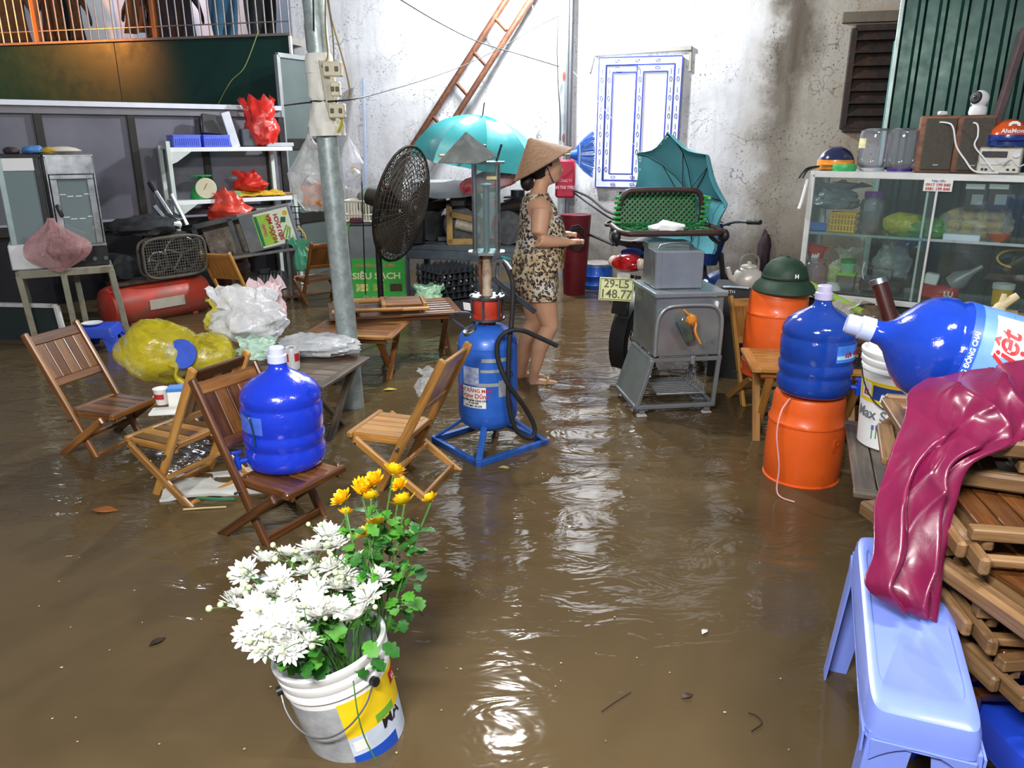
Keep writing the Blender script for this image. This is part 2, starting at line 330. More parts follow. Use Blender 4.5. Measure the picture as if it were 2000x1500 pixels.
def wh(x,y):
    d=math.hypot(x-.2,y-5.05); e=math.hypot(x-.45,(y-4.2)*.6); act=math.exp(-(e/.85)**2)
    h=.0016*noise.noise(Vector((x*1.6,y*2.6,0)))+.0012*noise.noise(Vector((x*4,y*7,3)))
    h+=act*(.015*noise.noise(Vector((x*2.2,y*5.2,1)))+.005*noise.noise(Vector((x*5+y,y*11,5))))+.004*math.exp(-d*.9)*math.sin(d*22)
    d2=math.hypot(x+2.0,y-3.75); h+=.005*math.exp(-d2*2.6)*math.sin(d2*30+x*4); return h
ys=[]; y=.25
while y<10.6: ys.append(y); y*=1.0125
xs=[-7.6+12.8*i/300 for i in range(301)]
V=[(x*(.35+.65*min(1,yy/6)),yy,wh(x*(.35+.65*min(1,yy/6)),yy)) for yy in ys for x in xs]; K=301
wo=B().add(V,[(j*K+i,j*K+i+1,j*K+K+i+1,j*K+K+i) for j in range(len(ys)-1) for i in range(300)]).o('flood_water',water(),fixn=False,ang=180)
tag(wo,'muddy brown flood water covering the whole yard','water',kind='stuff')
# window with printed protective film
x0,x1=BW.l(1168,240).x,BW.l(1326,240).x; z0,z1=BW.l(1245,366).z,BW.l(1250,112).z
win=ST('window_1',BW.o,BW.rz,'white sliding window still in printed protective film'); FRM=M('#dfe5f2',.35,0,.04,6); PANE=M('#f6f8ff',.5,0,.02,4)
def bars(par,xa,xb,za,zb,w,y,d,name='frame_bar'):
    for p,q in(((xa,y,zb-w/2),(xb,y,zb-w/2)),((xa,y,za+w/2),(xb,y,za+w/2)),((xa+w/2,y,za+w),(xa+w/2,y,zb-w)),((xb-w/2,y,za+w),(xb-w/2,y,zb-w))): B().beam(p,q,d,w,(0,0,1) if p[2]==q[2] else (1,0,0)).o(name,FRM,par,smooth=False)
bars(win,x0,x1,z0,z1,.075,-.03,.06); xm=(x0+x1)/2
for k,(a,c,y) in enumerate(((x0+.075,xm+.03,-.02),(xm-.03,x1-.075,-.045))):
    bars(win,a,c,z0+.075,z1-.075,.075,y,.04,'sash_bar'); B().box(((a+c)/2,y+.005,(z0+z1)/2),(c-a-.12,.012,z1-z0-.27),.001).o('pane',PANE,win,smooth=False)
pr=B(); e=.004
def seg(xa,za,xb,zb,y,t=.01): pr.beam((xa,y,za),(xb,y,zb),.003,t,(0,0,1) if abs(za-zb)<1e-6 else (1,0,0),.0005)
def rect(xa,xb,za,zb,y,t=.01): seg(xa,za,xb,za,y,t); seg(xa,zb,xb,zb,y,t); seg(xa,za,xa,zb,y,t); seg(xb,za,xb,zb,y,t)
rect(x0,x1,z0,z1,-.0615,.012); rect(x0+.075,x1-.075,z0+.075,z1-.075,-.0615)
for a,c,y in((x0+.08,xm+.03,-.0415),(xm-.03,x1-.08,-.067)): rect(a,c,z0+.08,z1-.08,y,.012); rect(a+.07,c-.07,z0+.15,z1-.15,y,.014)
def oval(x,z,y,v): pr.tube([(x+(.012 if v else .026)*math.cos(t*PI/6),y,z+(.026 if v else .012)*math.sin(t*PI/6)) for t in range(12)],.0035,5,closed=True)
for xx,y in((x0+.037,-.063),(x1-.037,-.063),(x0+.113,-.043),(xm+.005,-.068),(x1-.113,-.068)):
    z=z0+.2
    while z<z1-.15: oval(xx,z,y,True); seg(xx,z+.05,xx,z+.11,y,.006); z+=.19
for zz in(z0+.037,z1-.037,z0+.113,z1-.113):
    x=x0+.2
    while x<x1-.15: oval(x,zz,-.068,False); x+=.22
pr.o('film_print',INKB,win,label='dark blue printing on the protective film')
tr=ST('trim_1',BW.o,BW.rz,'cement drip edge around the window head')
CEM=M('#9a958c',.8,0,.15,9,.3)
a,c=BW.l(1162,106),BW.l(1351,94); B().beam((a.x,-.02,a.z),(c.x,-.02,c.z),.05,.045).o('drip_edge',CEM,tr,smooth=False)
d=BW.l(1347,140); B().beam((c.x-.01,-.01,c.z),(d.x,-.01,d.z),.03,.03,(1,0,0)).o('drip_edge',CEM,tr,smooth=False)
a,c=BW.l(1160,110),BW.l(1152,142); B().beam((a.x,-.01,a.z),(c.x,-.01,c.z),.02,.02,(1,0,0)).o('drip_edge',CEM,tr,smooth=False)
# louvre window
win=ST('window_2',BW.o,BW.rz,'dark wooden louvre window beside the green metal sheets'); LV=M('#2a201b',.55,0,.3,9,.2,dirt='#4a2c1c',dirta=.4)
x0,x1=BW.l(1657,150).x,BW.l(1752,150).x; z0,z1=BW.l(1690,252).z,BW.l(1700,55).z
for p,q in(((x0,z0),(x0,z1)),((x1,z0),(x1,z1)),((x0,z0),(x1,z0)),((x0,z1),(x1,z1))): B().beam((p[0],-.03,p[1]),(q[0],-.03,q[1]),.07,.06,(1,0,0) if p[0]==q[0] else (0,0,1)).o('frame_bar',LV,win,smooth=False)
B().box(((x0+x1)/2,-.005,(z0+z1)/2),(x1-x0,.01,z1-z0),.001).o('backing',BLACK,win,smooth=False)
for k in range(8): z=z0+(k+.5)*(z1-z0)/8; B().box(((x0+x1)/2,-.035,z),(x1-x0-.05,.02,(z1-z0)/8*1.02),.003,rot=(R(-24),0,0)).o('slat',LV,win,smooth=False)
a=BW.l(1655,48); B().box((a.x+.25,-.03,z1+.1),(.62,.08,.1),.004).o('lintel',M('#6f6456',.85,0,.2,8,.3),win,smooth=False)
# corrugated green metal wall
GR=M('#123b33',.32,.35,.15,5,.03); per=.145
def cor(u,v):
    x=4.2*u; t=(x/per)%1; d=-.03 if t<.2 else (-.03+.03*(t-.2)/.12 if t<.32 else (0 if t<.86 else -.03*(t-.86)/.14)); return (x,d,-.1+4.4*v)
cs=B(); bx=[]; x=0
while x<4.2: bx+=[x+per*q for q in(0,.2,.32,.59,.86)]; x+=per
cs.sheet(lambda u,v:cor(bx[min(len(bx)-1,int(round(u*(len(bx)-1))))]/4.2,v),len(bx)-1,1,.004)
wr=struct(cs.o('wall_right',GR,loc=RW.o,rot=(0,0,RW.rz),smooth=False),'dark green corrugated metal sheet wall')
B().beam((.02,-.05,-.1),(.02,-.05,4.3),.03,.05).o('edge_flashing',M('#9fb0ac',.4,.4,.1,5),wr,smooth=False)
a,c=RW.l(2004,55,-.12),RW.l(1942,248,-.12); tag(B().beam(tuple(RW.w(*a)),tuple(RW.w(*c)),.05,.05,(0,1,0)).o('steel_brace',M('#7d686a',.6,.3,.2,9,.1),smooth=False),'dull pink-grey steel bar slanting across the green metal wall','bar')
pb=T('leaning_board','teal board with a white edge between louvre window and metal wall','board',W(1722,252,7.0)*Vector((1,1,0))+Vector((0,0,-.08)),R(38)); hb=W(1745,78,7.0).z+.08
B().box((.1,0,hb/2),(.16,.03,hb),.01).o('board',M('#3f8a84',.5,0,.1,5),pb,smooth=False); B().box((.195,0,hb/2),(.03,.05,hb+.01),.004).o('edge_strip',WHITE,pb,smooth=False)
# glazed partition on the left
lw=ST('wall_left',LW.o,LW.rz,'glazed partition of grey panes in dark aluminium frames'); ALU=M('#2c2b28',.45,.4,.2,8,.05); PG=M('#6f6e78',.14,0,.2,1.6,.02,spec=.7)
xe=LW.l(552,300).x; zt=LW.l(275,206).z; zb=LW.l(285,438).z; mx=[-1.3,-.55]+[LW.l(u,330).x for u in(90,268,405,527)]+[xe]
B().beam((-1.4,-.03,zt),(xe,-.03,zt),.12,.05).o('top_rail',M('#cfd3dc',.35,.3,.05,5),lw,smooth=False); B().beam((-1.4,0,zt-.06),(xe,0,zt-.06),.1,.07).o('head_rail',M('#77757a',.5,.3,.1,7),lw,smooth=False)
for z in(zb,-.05): B().beam((-1.4,0,z),(xe,0,z),.07,.09).o('rail',ALU,lw,smooth=False)
for x in mx: B().beam((x,0,-.1),(x,0,zt-.09),.075,.07,(1,0,0)).o('mullion',ALU,lw,smooth=False)
for a,c in zip(mx,mx[1:]):
    B().box(((a+c)/2,.01,(zb+zt)/2),(c-a-.06,.012,zt-zb-.14),.001).o('pane',PG,lw,smooth=False); B().box(((a+c)/2,.012,zb/2-.03),(c-a-.06,.012,zb),.001).o('lower_panel',M('#2c2c30',.2,0,.15,3,.02),lw,smooth=False)
# return panel to the back wall
p0=LW.w(xe+.03,0,0); p1=BW.w(wx0+.5,-.05,0); dv=p1-p0; Ln=dv.length; rp=ST('door_1',p0,math.atan2(dv.y,dv.x),'grey framed panel between the partition and the back wall'); zh=CH+(CH-W(550,107,p0.y).z)*-1
zh=W(550,107,p0.y).z
for p,q in(((0,-.1),(0,zh)),((Ln,-.1),(Ln,zh)),((0,zh),(Ln,zh))): B().beam((p[0],0,p[1]),(q[0],0,q[1]),.05,.05,(1,0,0) if p[0]==q[0] else (0,0,1)).o('frame_bar',M('#9a9ea0',.4,.5,.1,6),rp,smooth=False)
for z in(zh*.62,zh*.28): B().beam((0,0,z),(Ln,0,z),.04,.12).o('cross_rail',ALU,rp,smooth=False)
for za,zc in((zh*.62,zh),(zh*.28,zh*.62),(0,zh*.28)): B().box((Ln/2,.01,(za+zc)/2),(Ln,.01,zc-za),.001).o('panel',M('#56615f',.35,0,.1,3),rp,smooth=False)
# balcony front: two dark green sheets, railing, inner wall
fz1=FW.l(560,68).z; fz0=zt-.35; fx1=FW.l(568,90).x; fj=FW.l(232,140).x; FG=M('#10382f',.4,.1,.1,3)
bl=ST('wall_balcony',FW.o,FW.rz,'dark green sheet-metal balcony front')
for a,c in((-6.5,fj-.004),(fj+.004,fx1)): B().box(((a+c)/2,0,(fz0+fz1)/2),(c-a,.03,fz1-fz0),.002).o('sheet',FG,bl,smooth=False)
B().beam((-6.5,-.03,fz1),(fx1+.03,-.03,fz1),.05,.03).o('edge_rail',M('#8c7f78',.5,.4,.15,8),bl,smooth=False); B().beam((fx1+.01,-.02,fz0+.2),(fx1+.01,-.02,fz1),.04,.03,(1,0,0)).o('end_strip',WHITED,bl,smooth=False)
B().box((fx1-3.4,2.0,3.2),(7.4,.1,2.6),.002).o('inner_wall',M('#c9d2e6',.8,0,.06,3),bl,smooth=False); B().box((fx1-3.2,1.0,fz1-.06),(6.4,1.9,.08),.002).o('balcony_floor',CEM,bl,smooth=False)
B().box((FW.l(190,30,1.9).x,1.9,3.1),(.55,.05,2.0),.01).o('inner_door',WHITE,bl,smooth=False)
lamp('balcony_tube_lamp','POINT',FW.w(-2.6,1.0,fz1+1.6),60,(.85,.92,1),.1)
ra=T('balcony_railing','thin steel bar railing along the top of the green balcony front','railing',FW.w(0,0,fz1),FW.rz); RB=M('#9a948e',.4,.6,.15,10)
zr=FW.l(400,48).z-fz1; B().beam((-6.4,0,zr),(fx1,0,zr),.014,.014).o('rail',RB,ra,smooth=False); B().beam((-6.4,0,.95),(fx1,0,.95),.03,.03).o('rail',RB,ra,smooth=False)
bar=None; u=4
while u<566:
    x=FW.l(u,60).x
    if bar is None: bar=B().cyl((0,0,0),(0,0,.95),.009,n=8).o('bar',RB,ra); q=bar
    else: q=bar.copy(); COL.objects.link(q)
    q.location=(x,0,0); u+=15.6
for u in(72,302): x=FW.l(u,60).x; B().beam((x,.01,0),(x,.01,.95),.06,.05,(1,0,0)).o('post',M('#b06a3a',.5,.2,.15,8),ra,smooth=False)
# ---------- wooden folding chairs ----------
def chair(label,x,y,rz,z,wm,group=None,wear=None,rot=None,fold=False,cat='chair'):
    c=T('folding_chair',label,cat,(x,y,z),rz,group,rot); wm2=wear or wm
    Tp=Vector((-.209,0,.613)); F=Vector((.158,0,-.09)); d=(Tp-F).normalized(); nrm=Vector((d.z,0,-d.x))
    for s in(-1,1):
        o=Vector((0,s*.160,0)); beam('rail',wm,c,F+o,Tp+d*.02+o,.024,.042,nrm,.006)
        o=Vector((0,s*.187,0)); beam('seat_leg',wm,c,Vector((-.187,0,-.09))+o,Vector((.235,0,.236-.018))+o,.022,.04,(.5,0,1),.006)
        beam('seat_side_rail',wm,c,(-.02,s*.135,.213),(.285,s*.135,.213),.022,.04,bv=.005)
        for p in((.225,.2),(.015,.19)): B().cyl((p[0],s*.2,p[1]),(p[0],s*.147,p[1]),.006,n=8).o('bolt',STEELD,c)
    at=lambda t:Tp-d*t
    beam('top_rail',wm2,c,at(.028)+Vector((0,-.148,0)),at(.028)+Vector((0,.148,0)),.02,.055,d,.005)
    beam('lower_back_rail',wm,c,at(.272)+Vector((0,-.148,0)),at(.272)+Vector((0,.148,0)),.02,.045,d,.005)
    for k in range(5):
        yy=-.148+.0592*(k+.5); beam('back_slat',wm2 if k%2 else wm,c,at(.25)+Vector((0,yy,0)),at(.055)+Vector((0,yy,0)),.012,.055,(0,1,0),.002)
    beam('seat_front_rail',wm,c,(.272,-.17,.225),(.272,.17,.225),.03,.03,bv=.006); beam('seat_rear_rail',wm,c,(-.005,-.125,.225),(-.005,.125,.225),.03,.025)
    for k in range(5):
        yy=-.146+.0584*(k+.5); beam('seat_slat',wm2 if k%2==0 else wm,c,(.012,yy,.229),(.256,yy,.229),.054,.014,bv=.002)
    beam('stretcher',wm,c,(.118,-.15,-.012),(.118,.15,-.012),.018,.032); beam('stretcher',wm,c,(-.11,-.176,-.03),(-.11,.176,-.03),.018,.03)
    beam('stretcher',wm,c,(.03,-.176,.075),(.03,.176,.075),.016,.02)
    return c
chair('brown folding chair at far left facing the yellow bag',-2.264,3.941,-.311,.006,WA,wear=WC)
chair('folding chair facing left, standing just behind the blue jug chair',-1.496,3.393,2.699,.027,WB,wear=WC)
chair('dark wet folding chair carrying the blue water jug',-1.039,3.019,-.536,.031,WC,wear=WA)
chair('pale yellowish folding chair with empty seat in front of the blue fuel tank',-.459,3.45,2.837,.043,WB)
chair('yellow-brown folding chair seen from behind before the juice press',-2.759,7.522,1.275,-.06,WB)
fc=chair('reddish folding chair with a green bag on its back beside the juice press',-1.959,7.80,2.247,0,WA)
# ---------- folding tables ----------
def table(label,loc,rz,Ln,Wd,wm,z,n=6,group=None,legs=True,rot=None,wm2=None):
    t=T('folding_table',label,'table',loc,rz,group,rot); wm2=wm2 or wm; pw=Wd/n
    for k in range(n): beam('plank',wm2 if k in(0,n-1) else wm,t,(-Ln/2+.03,-Wd/2+pw*(k+.5),z-.01),(Ln/2-.03,-Wd/2+pw*(k+.5),z-.01),pw-.006,.018,bv=.002)
    for s in(-1,1):
        beam('end_batten',wm,t,(s*(Ln/2-.02),-Wd/2,z-.01),(s*(Ln/2-.02),Wd/2,z-.01),.05,.02); beam('under_rail',wm,t,(-Ln/2+.05,s*(Wd/2-.06),z-.04),(Ln/2-.05,s*(Wd/2-.06),z-.04),.022,.04)
        if legs:
            for q in(-1,1): x=s*(Ln/2-.09)+q*.013*s; beam('leg',wm,t,(x,q*(Wd/2-.06),z-.04),(x,-q*(Wd/2-.09),-.09),.022,.042,(1,0,0),.004)
    if legs:
        for q in(-1,1): beam('stretcher',wm,t,(-Ln/2+.09,q*(Wd/2-.11),-.03),(Ln/2-.09,q*(Wd/2-.11),-.03),.02,.032)
    return t
table('weathered folding table under the yellow and white plastic bags',(-1.39,4.2,0),R(-13.9),.98,.6,WD,.37,wm2=WC)
t2=table('low folding table in front of the stack, near the grey pole',(-1.08,5.25,0),R(-8),.62,.5,WA,.335,7,wm2=WB)
t3=table('higher folding table carrying a folded chair, behind the blue fuel tank',(-.9,5.72,0),R(14),.95,.56,WC,.38,7,wm2=WA)
fl=T('folded_chair','chair folded flat and lying on the stacked tables','chair',(-.93,5.62,.395),R(12))
for s in(-1,1): beam('rail',WB,fl,(-.4,s*.16,.022),(.3,s*.16,.022),.04,.024,bv=.006); beam('seat_leg',WB,fl,(-.3,s*.187,.03),(.1,s*.187,.03),.04,.022,bv=.006)
for k in range(5): beam('seat_slat',WA,fl,(-.02,-.117+.0584*k,.048),(.25,-.117+.0584*k,.048),.054,.014,bv=.002)
for x in(-.03,.27): beam('seat_cross_rail',WB,fl,(x,-.15,.046),(x,.15,.046),.03,.026)
for k in range(5): beam('back_slat',WC,fl,(-.38,-.117+.0584*k,.022),(-.2,-.117+.0584*k,.022),.054,.012,bv=.002)
# ---------- water jugs ----------
def jugm(name,c1,alpha,rough=.16):
    m,nt,b=nt_new('jug_'+name); v=mapping(nt); n=noi(nt,v,9,5,.6,.8); nt.links.new(mixc(nt,n,tuple(x*.65 for x in L3(c1)),L3(c1)),b.inputs['Base Color']); b.inputs['Roughness'].default_value=rough; b.inputs['Coat Weight'].default_value=.6; b.inputs['Coat Roughness'].default_value=.05
    b.inputs['Alpha'].default_value=alpha; b.inputs['Subsurface Weight'].default_value=.25; b.inputs['Subsurface Radius'].default_value=(.01,.02,.06); bump(nt,b,noi(nt,v,16 if alpha==1 else 30,4,.6,.8 if alpha==1 else 0),.45 if alpha==1 else .25,.008); return m
JUGA=jugm('wrapped','#1a3fe0',1,.22); JUGB=jugm('clear','#1d4fc0',.82,.1); JUGC=jugm('lying','#1c4bd0',.93,.12)
JP=[(0,.006),(.12,.0),(.145,.004),(.161,.02),(.168,.045),(.168,.085),(.161,.097),(.161,.107),(.168,.12),(.17,.15),(.163,.163),(.163,.173),(.168,.185),(.168,.27),(.163,.278),(.163,.288),(.168,.3),(.164,.325),(.15,.352),(.12,.378),(.085,.398),(.055,.414),(.04,.43),(.036,.45),(.036,.478)]
CAP=[(0,.517),(.027,.517),(.032,.512),(.033,.486),(.039,.482),(.039,.452),(.034,.45),(.034,.46),(0,.46)]
def jug(label,loc,rz,mat,ta=None,rot=None,la=None,capm=None,group=None):
    j=T('water_jug',label,'water jug',loc,rz,group,rot); B().lathe(JP,48).o('bottle',mat,j,ang=60); B().lathe(CAP,24,fn=lambda r,z,a:r*(1+.015*(int(a*30/PI)%2))).o('cap',capm or M('#cfd6ee',.45,0,.05,8),j)
    if ta is not None:
        t=B(); m=TR((0,0,.045),(0,0,ta)); t.tube([(0,-.165,0),(0,-.2,0)],.012,10); t.tube([(0,-.2,.02),(0,-.2,-.035)],.014,12); t.tube([(0,-.2,.02),(0,-.2,.04)],.006,8); t.box((0,-.205,.042),(.012,.05,.012),.002); q=t.o('tap',BLUE,j,mw=m)
    return j
ja=jug('blue water jug wrapped in film standing on the dark folding chair',W(548,925,2.95)*Vector((1,1,0))+Vector((0,.1,.268)),0,JUGA,ta=R(-62))
patch(ja,'label',M('#4b6fe0',.35,0,.2,20),.169,R(-58),R(-12),.188,.262); B().tube([Vector((-.11,-.137,.27)),Vector((-.085,-.16,.262)),Vector((-.075,-.158,.2)),Vector((-.072,-.16,.14))],.004,6,4).o('tap_hose',M('#0d3a5a',.4),ja)
# ---------- things on the left table ----------
zt1=.37
def bagthing(name,label,cat,loc,mat,h,rx,ry,seed,rz=0,group=None,rot=None,**k):
    o=bagmesh(h,rx,ry,seed,**k).o(name,mat,loc=loc,rot=rot or (0,0,rz)); return tag(o,label,cat,group)
yb=T('yellow_plastic_bag','translucent yellow plastic bag tied in a knot on the left table','plastic bag',W(350,720,4.02)+Vector((0,0,-.02)),0); FY=film('#d8c91e',.55)
B().blob((-.1,0,.12),(.21,.16,.165),.13,1.6,3,40).o('bag_body',FY,yb); B().blob((.15,.03,.09),(.15,.12,.12),.15,1.8,5,32,flat=-.7).o('bag_body',FY,yb)
B().tube([(.0,-.11,.08),(.05,-.14,.07),(.045,-.15,.02),(.09,-.14,-.03)],lambda t:.018*(1-.4*t)+.008*math.sin(9*t),8,5).o('knot',FY,yb)
B().lathe([(0,0),(.075,0),(.08,.006),(.078,.012),(0,.012)],28,TR((.07,-.1,.13),(R(72),R(10),0))).o('blue_lid',M('#2f55c8',.4),yb)
q=B()
for i in range(10):
    for j in range(6): q.box((.14+.02*(i-5)*.8,-.02+.012*j,.17-.012*j+.003*(i%2)),(.012,.01,.016),.002)
q.o('black_basket',BLACK,yb)
wb=W(490,655,4.35)
bagthing('white_plastic_bag','large pile-like white plastic bag with a knotted ear on the left table','plastic bag',wb+Vector((0,0,-.02)),film('#e8eaec',.85),.3,.22,.16,11,neck=.7,flare=.0,amp=.34)
bagthing('pink_white_bag','pinkish white striped plastic bag leaning on the white bag','plastic bag',W(525,645,4.5)+Vector((0,0,.0)),film('#efd3d6',.85),.3,.13,.12,12,neck=.6,flare=.0,amp=.3)
bagthing('yellow_ear_bag','small pale yellow plastic bag behind the big yellow bag','plastic bag',W(432,655,4.4),film('#e8df63',.8),.22,.09,.08,14,neck=.3,amp=.3)
bagthing('green_stained_bag','flattened clear bag with green greens at the foot of the white bag','plastic bag',W(505,700,4.1)+Vector((0,0,0)),film('#bfe0cc',.75),.12,.12,.09,15,neck=.7,flare=.0,amp=.35)
tag(B().blob((0,0,.05),(.25,.12,.062),.25,2.6,21,40,flat=-.85).o('foil_bag',film('#c9cdd0',.85,.12),loc=W(620,690,4.4)+Vector((0,0,.0)),rot=(0,0,R(-4))),'silvery crumpled clear bag lying at the right end of the left table','plastic bag')
cn=T('beer_can','white drink can with red seals on the left table','can',G(573,722,zt1),R(20)); B().lathe([(0,.004),(.03,.0),(.038,.008),(.039,.015),(.039,.118),(.034,.128),(.034,.131),(0,.127)],28).o('body',M('#d9dadb',.3,.3,.05,6),cn); B().lathe([(.034,.129),(.031,.131),(.03,.127),(0,.126)],24).o('lid',STEEL,cn)
for a in(-60,40): patch(cn,'red_seal',M('#b3242a',.4),.0392,R(a-26),R(a+26),.055,.1)
tag(B().lathe([(0,0),(.06,0),(.075,.012),(.08,.022),(.077,.022),(.07,.013),(0,.006)],28).o('white_saucer',WHITE,loc=G(480,735,zt1)),'white saucer between the yellow bag and the blue jug','dish')
bx=T('blue_white_box','small white box with a blue lid on the near edge of the left table','box',G(352,792,zt1),R(12)); B().box((0,0,.04),(.09,.07,.08),.004).o('box',PAPER,bx,smooth=False); B().box((0,0,.088),(.094,.074,.018),.004).o('lid',M('#3f7fd0',.4),bx,smooth=False)
cp=T('paper_cup','small printed cup beside the white box on the left table','cup',G(318,788,zt1)); B().lathe([(0,0),(.028,0),(.036,.075),(.038,.078),(.034,.078),(.027,.006),(0,.006)],20).o('cup',PAPER,cp); patch(cp,'print',INKR,.033,R(-50),R(40),.03,.055)
tag(B().box((0,0,.006),(.16,.09,.012),.002).o('notebook',PAPER,loc=G(330,805,zt1),rot=(0,0,R(10))),'white notebook lying on the front edge of the left table','notebook')
# ---------- floating things ----------
tag(B().sheet(lambda u,v:((u-.5)*.52,(v-.5)*.3,.012+.012*math.sin(u*5+v*3)+.012*noise.noise(Vector((u*4,v*4,2)))),24,14,.014).o('foam_sheet',M('#cfd2cd',.4,0,.08,5,.1),loc=G(428,955)+Vector((0,.06,0)),rot=(0,0,R(12))),'white foam sheet floating under the jug chair','foam sheet')
tag(B().tube([G(358,995,.006),G(400,992,.008),G(442,990,.006)],.004,6).o('pale_straw',M('#cfc08a',.6)),'pale straw floating in front of the foam sheet','straw')
tag(B().tube([G(385,972,.02),G(425,975,.024),G(458,975,.02)],.007,6).o('green_pen',M('#2f7a55',.4)),'green and blue pen floating against the foam sheet','pen')
def leaf(u,v,s,hexc,label,a=0): tag(B().sheet(lambda p,q:((p-.5)*s*2,(q-.5)*s*math.sin(PI*min(.97,max(.03,p))),.006+.004*math.sin(p*4)),8,3,.001).o('floating_leaf',M(hexc,.5,0,.2,20),loc=G(u,v),rot=(0,0,a)),label,'leaf','leaves on the water')
leaf(205,998,.06,'#9a5a1c','orange leaf floating left of the foam sheet'); leaf(762,762,.045,'#c2b02a','yellow leaf floating under the stacked tables',.3); leaf(985,915,.03,'#b8b060','pale leaf floating just in front of the fuel tank frame'); leaf(308,1255,.03,'#2a211a','dark twig-like leaf floating left of the white flowers',1); leaf(1342,1362,.022,'#3a2418','dark brown leaf floating near the middle of the lower edge',.5); leaf(1376,1236,.02,'#c9c5ba','white petal scrap floating in the open water',.9)
tag(B().tube([G(1175,1390,.004),G(1200,1372,.006),G(1232,1352,.004)],.0016,5,4).o('floating_twig',M('#2a2019',.8)),'thin dark twig floating below the middle of the picture','twig'); tag(B().tube([G(1468,1428,.004),G(1488,1412,.006),G(1478,1398,.005),G(1462,1392,.004)],.002,5,4).o('floating_root',M('#241a14',.8)),'curled dark root floating left of the blue stool','twig')
q=B(); r9=random.Random(12)
for k in range(46):
    u,v=r9.uniform(60,1560),r9.uniform(1000,1490); p=G(u,v,.003); q.sph(p,(r9.uniform(.002,.006),r9.uniform(.002,.004),.002),6)
tag(q.o('floating_specks',M('#a8a070',.6,0,.5,300)),'tiny pale specks drifting on the brown water','debris',kind='stuff')
# ---------- hand fuel pump on a blue tank ----------
fp=T('fuel_pump','hand fuel pump with clear measuring cylinder on a worn blue tank','fuel pump',(-.13,3.95,0)); TB=M('#2a63c4',.4,.1,.15,7,.08,dirt='#1d3f86',dirta=.25,coat=.15); FB=M('#2356a8',.45,.1,.25,12,.1,dirt='#3a3430',dirta=.3)
cor_=[(-.04,-.33),(.315,-.03),(.04,.31),(-.3,.01)]
for a,c in zip(cor_,cor_[1:]+cor_[:1]): beam('frame_bar',FB,fp,(*a,.012),(*c,.012),.03,.03)
for a in cor_: beam('foot_strut',FB,fp,(a[0],a[1],-.08),(a[0],a[1],.03),.03,.03,(1,0,0)); beam('frame_leg',FB,fp,(a[0],a[1],.02),(a[0]*.42,a[1]*.42,.14),.035,.012,(0,0,1))
tk=B().lathe([(0,.085),(.06,.088),(.11,.105),(.142,.13),(.157,.165),(.16,.2),(.1615,.2),(.1615,.206),(.16,.206),(.16,.56),(.1615,.56),(.1615,.566),(.16,.566),(.152,.605),(.125,.64),(.08,.663),(.04,.672),(0,.674)],48).o('tank',TB,fp,ang=50)
patch(tk,'sticker',PAPER,.1602,R(-52),R(-2),.25,.365); patch(tk,'worn_print',M('#cfd8dc',.6,0,.1,30,dirt='#2a63c4',dirta=.9),.1602,R(-50),R(-15),.375,.47)
for z,a,b_,h in((.5,-10,40,.02),(.445,-12,35,.016),(.37,-20,30,.018)): patch(tk,'grey_tape',M('#9aa0a4',.5,.1,.15,20),.1604,R(a),R(b_),z,z+h)
patch(tk,'grey_patch',M('#8e9499',.5,0,.2,18),.1603,R(22),R(48),.31,.4); 
for s,z,t,c in(('MÁY XĂNG MINI',.345,.027,INKR),('Trọng Dũng',.315,.034,INKR),('CHUYÊN BƠM XĂNG DẦU',.29,.013,INKK),('TP. HÀ NỘI',.276,.012,INKK),('ĐT: 0981 163 678',.26,.013,INKK)): text(s,t,c,tk,TR((0,0,z),(0,0,R(-27))),.1612,off=.0006)
text('KG',.04,INKK,tk,TR((0,0,.42),(0,0,R(48))),.1612)
B().lathe([(.03,0),(.038,.0),(.038,.018),(.033,.024),(.028,.02),(0,.016)],24,TR((-.085,-.06,.635),(R(20),R(-22),0))).o('filler_cap',STEELD,fp)
B().tube([(-.12,.02,.64),(-.17,.0,.68),(-.19,-.02,.71),(-.14,-.04,.735),(-.08,-.02,.72),(-.07,.0,.66)],.008,8,5).o('handle',STEELD,fp)
B().lathe([(0,.66),(.045,.66),(.045,.7),(.04,.705)],20).o('neck',M('#7e2c22',.5,.2,.2,12),fp)
B().lathe([(0,.705),(.078,.705),(.078,.716),(.07,.72),(.073,.74),(.074,.77),(.07,.8),(.08,.804),(.08,.815),(0,.815)],28).o('pump_body',M('#c23a22',.45,.15,.2,12,.15,dirt='#6f5a4c',dirta=.2),fp)
for k in range(6):
    a=k*PI/3+.3; B().cyl((.083*math.cos(a),.083*math.sin(a),.69),(.083*math.cos(a),.083*math.sin(a),.83),.006,n=8).o('tie_rod',STEELD,fp)
B().lathe([(0,.695),(.092,.695),(.092,.706),(0,.706)],24).o('flange',STEELD,fp); B().lathe([(0,.81),(.092,.81),(.092,.822),(0,.822)],24).o('flange',STEELD,fp)
B().lathe([(0,.82),(.03,.82),(.03,.85),(.024,.855),(.026,.92),(.022,1.0),(.03,1.02),(.03,1.04)],16).o('riser_pipe',M('#b7a892',.6,.2,.2,14,.2,dirt='#7a4326',dirta=.5),fp)
B().tube([(-.03,-.02,.83),(-.035,-.02,1.0),(-.01,-.01,1.03)],.008,8,4).o('side_pipe',RUST,fp); B().tube([(.05,-.02,.83),(.065,-.03,.87),(.05,-.02,.93),(.06,0,1.0)],.008,8,4).o('side_pipe',STEELD,fp)
OCT=[(.1*math.cos(PI/8+k*PI/4),.1*math.sin(PI/8+k*PI/4)) for k in range(8)]
for z in(1.045,1.485): B().prism(OCT,.012,TR((0,0,z))).o('end_plate',STEEL,fp)
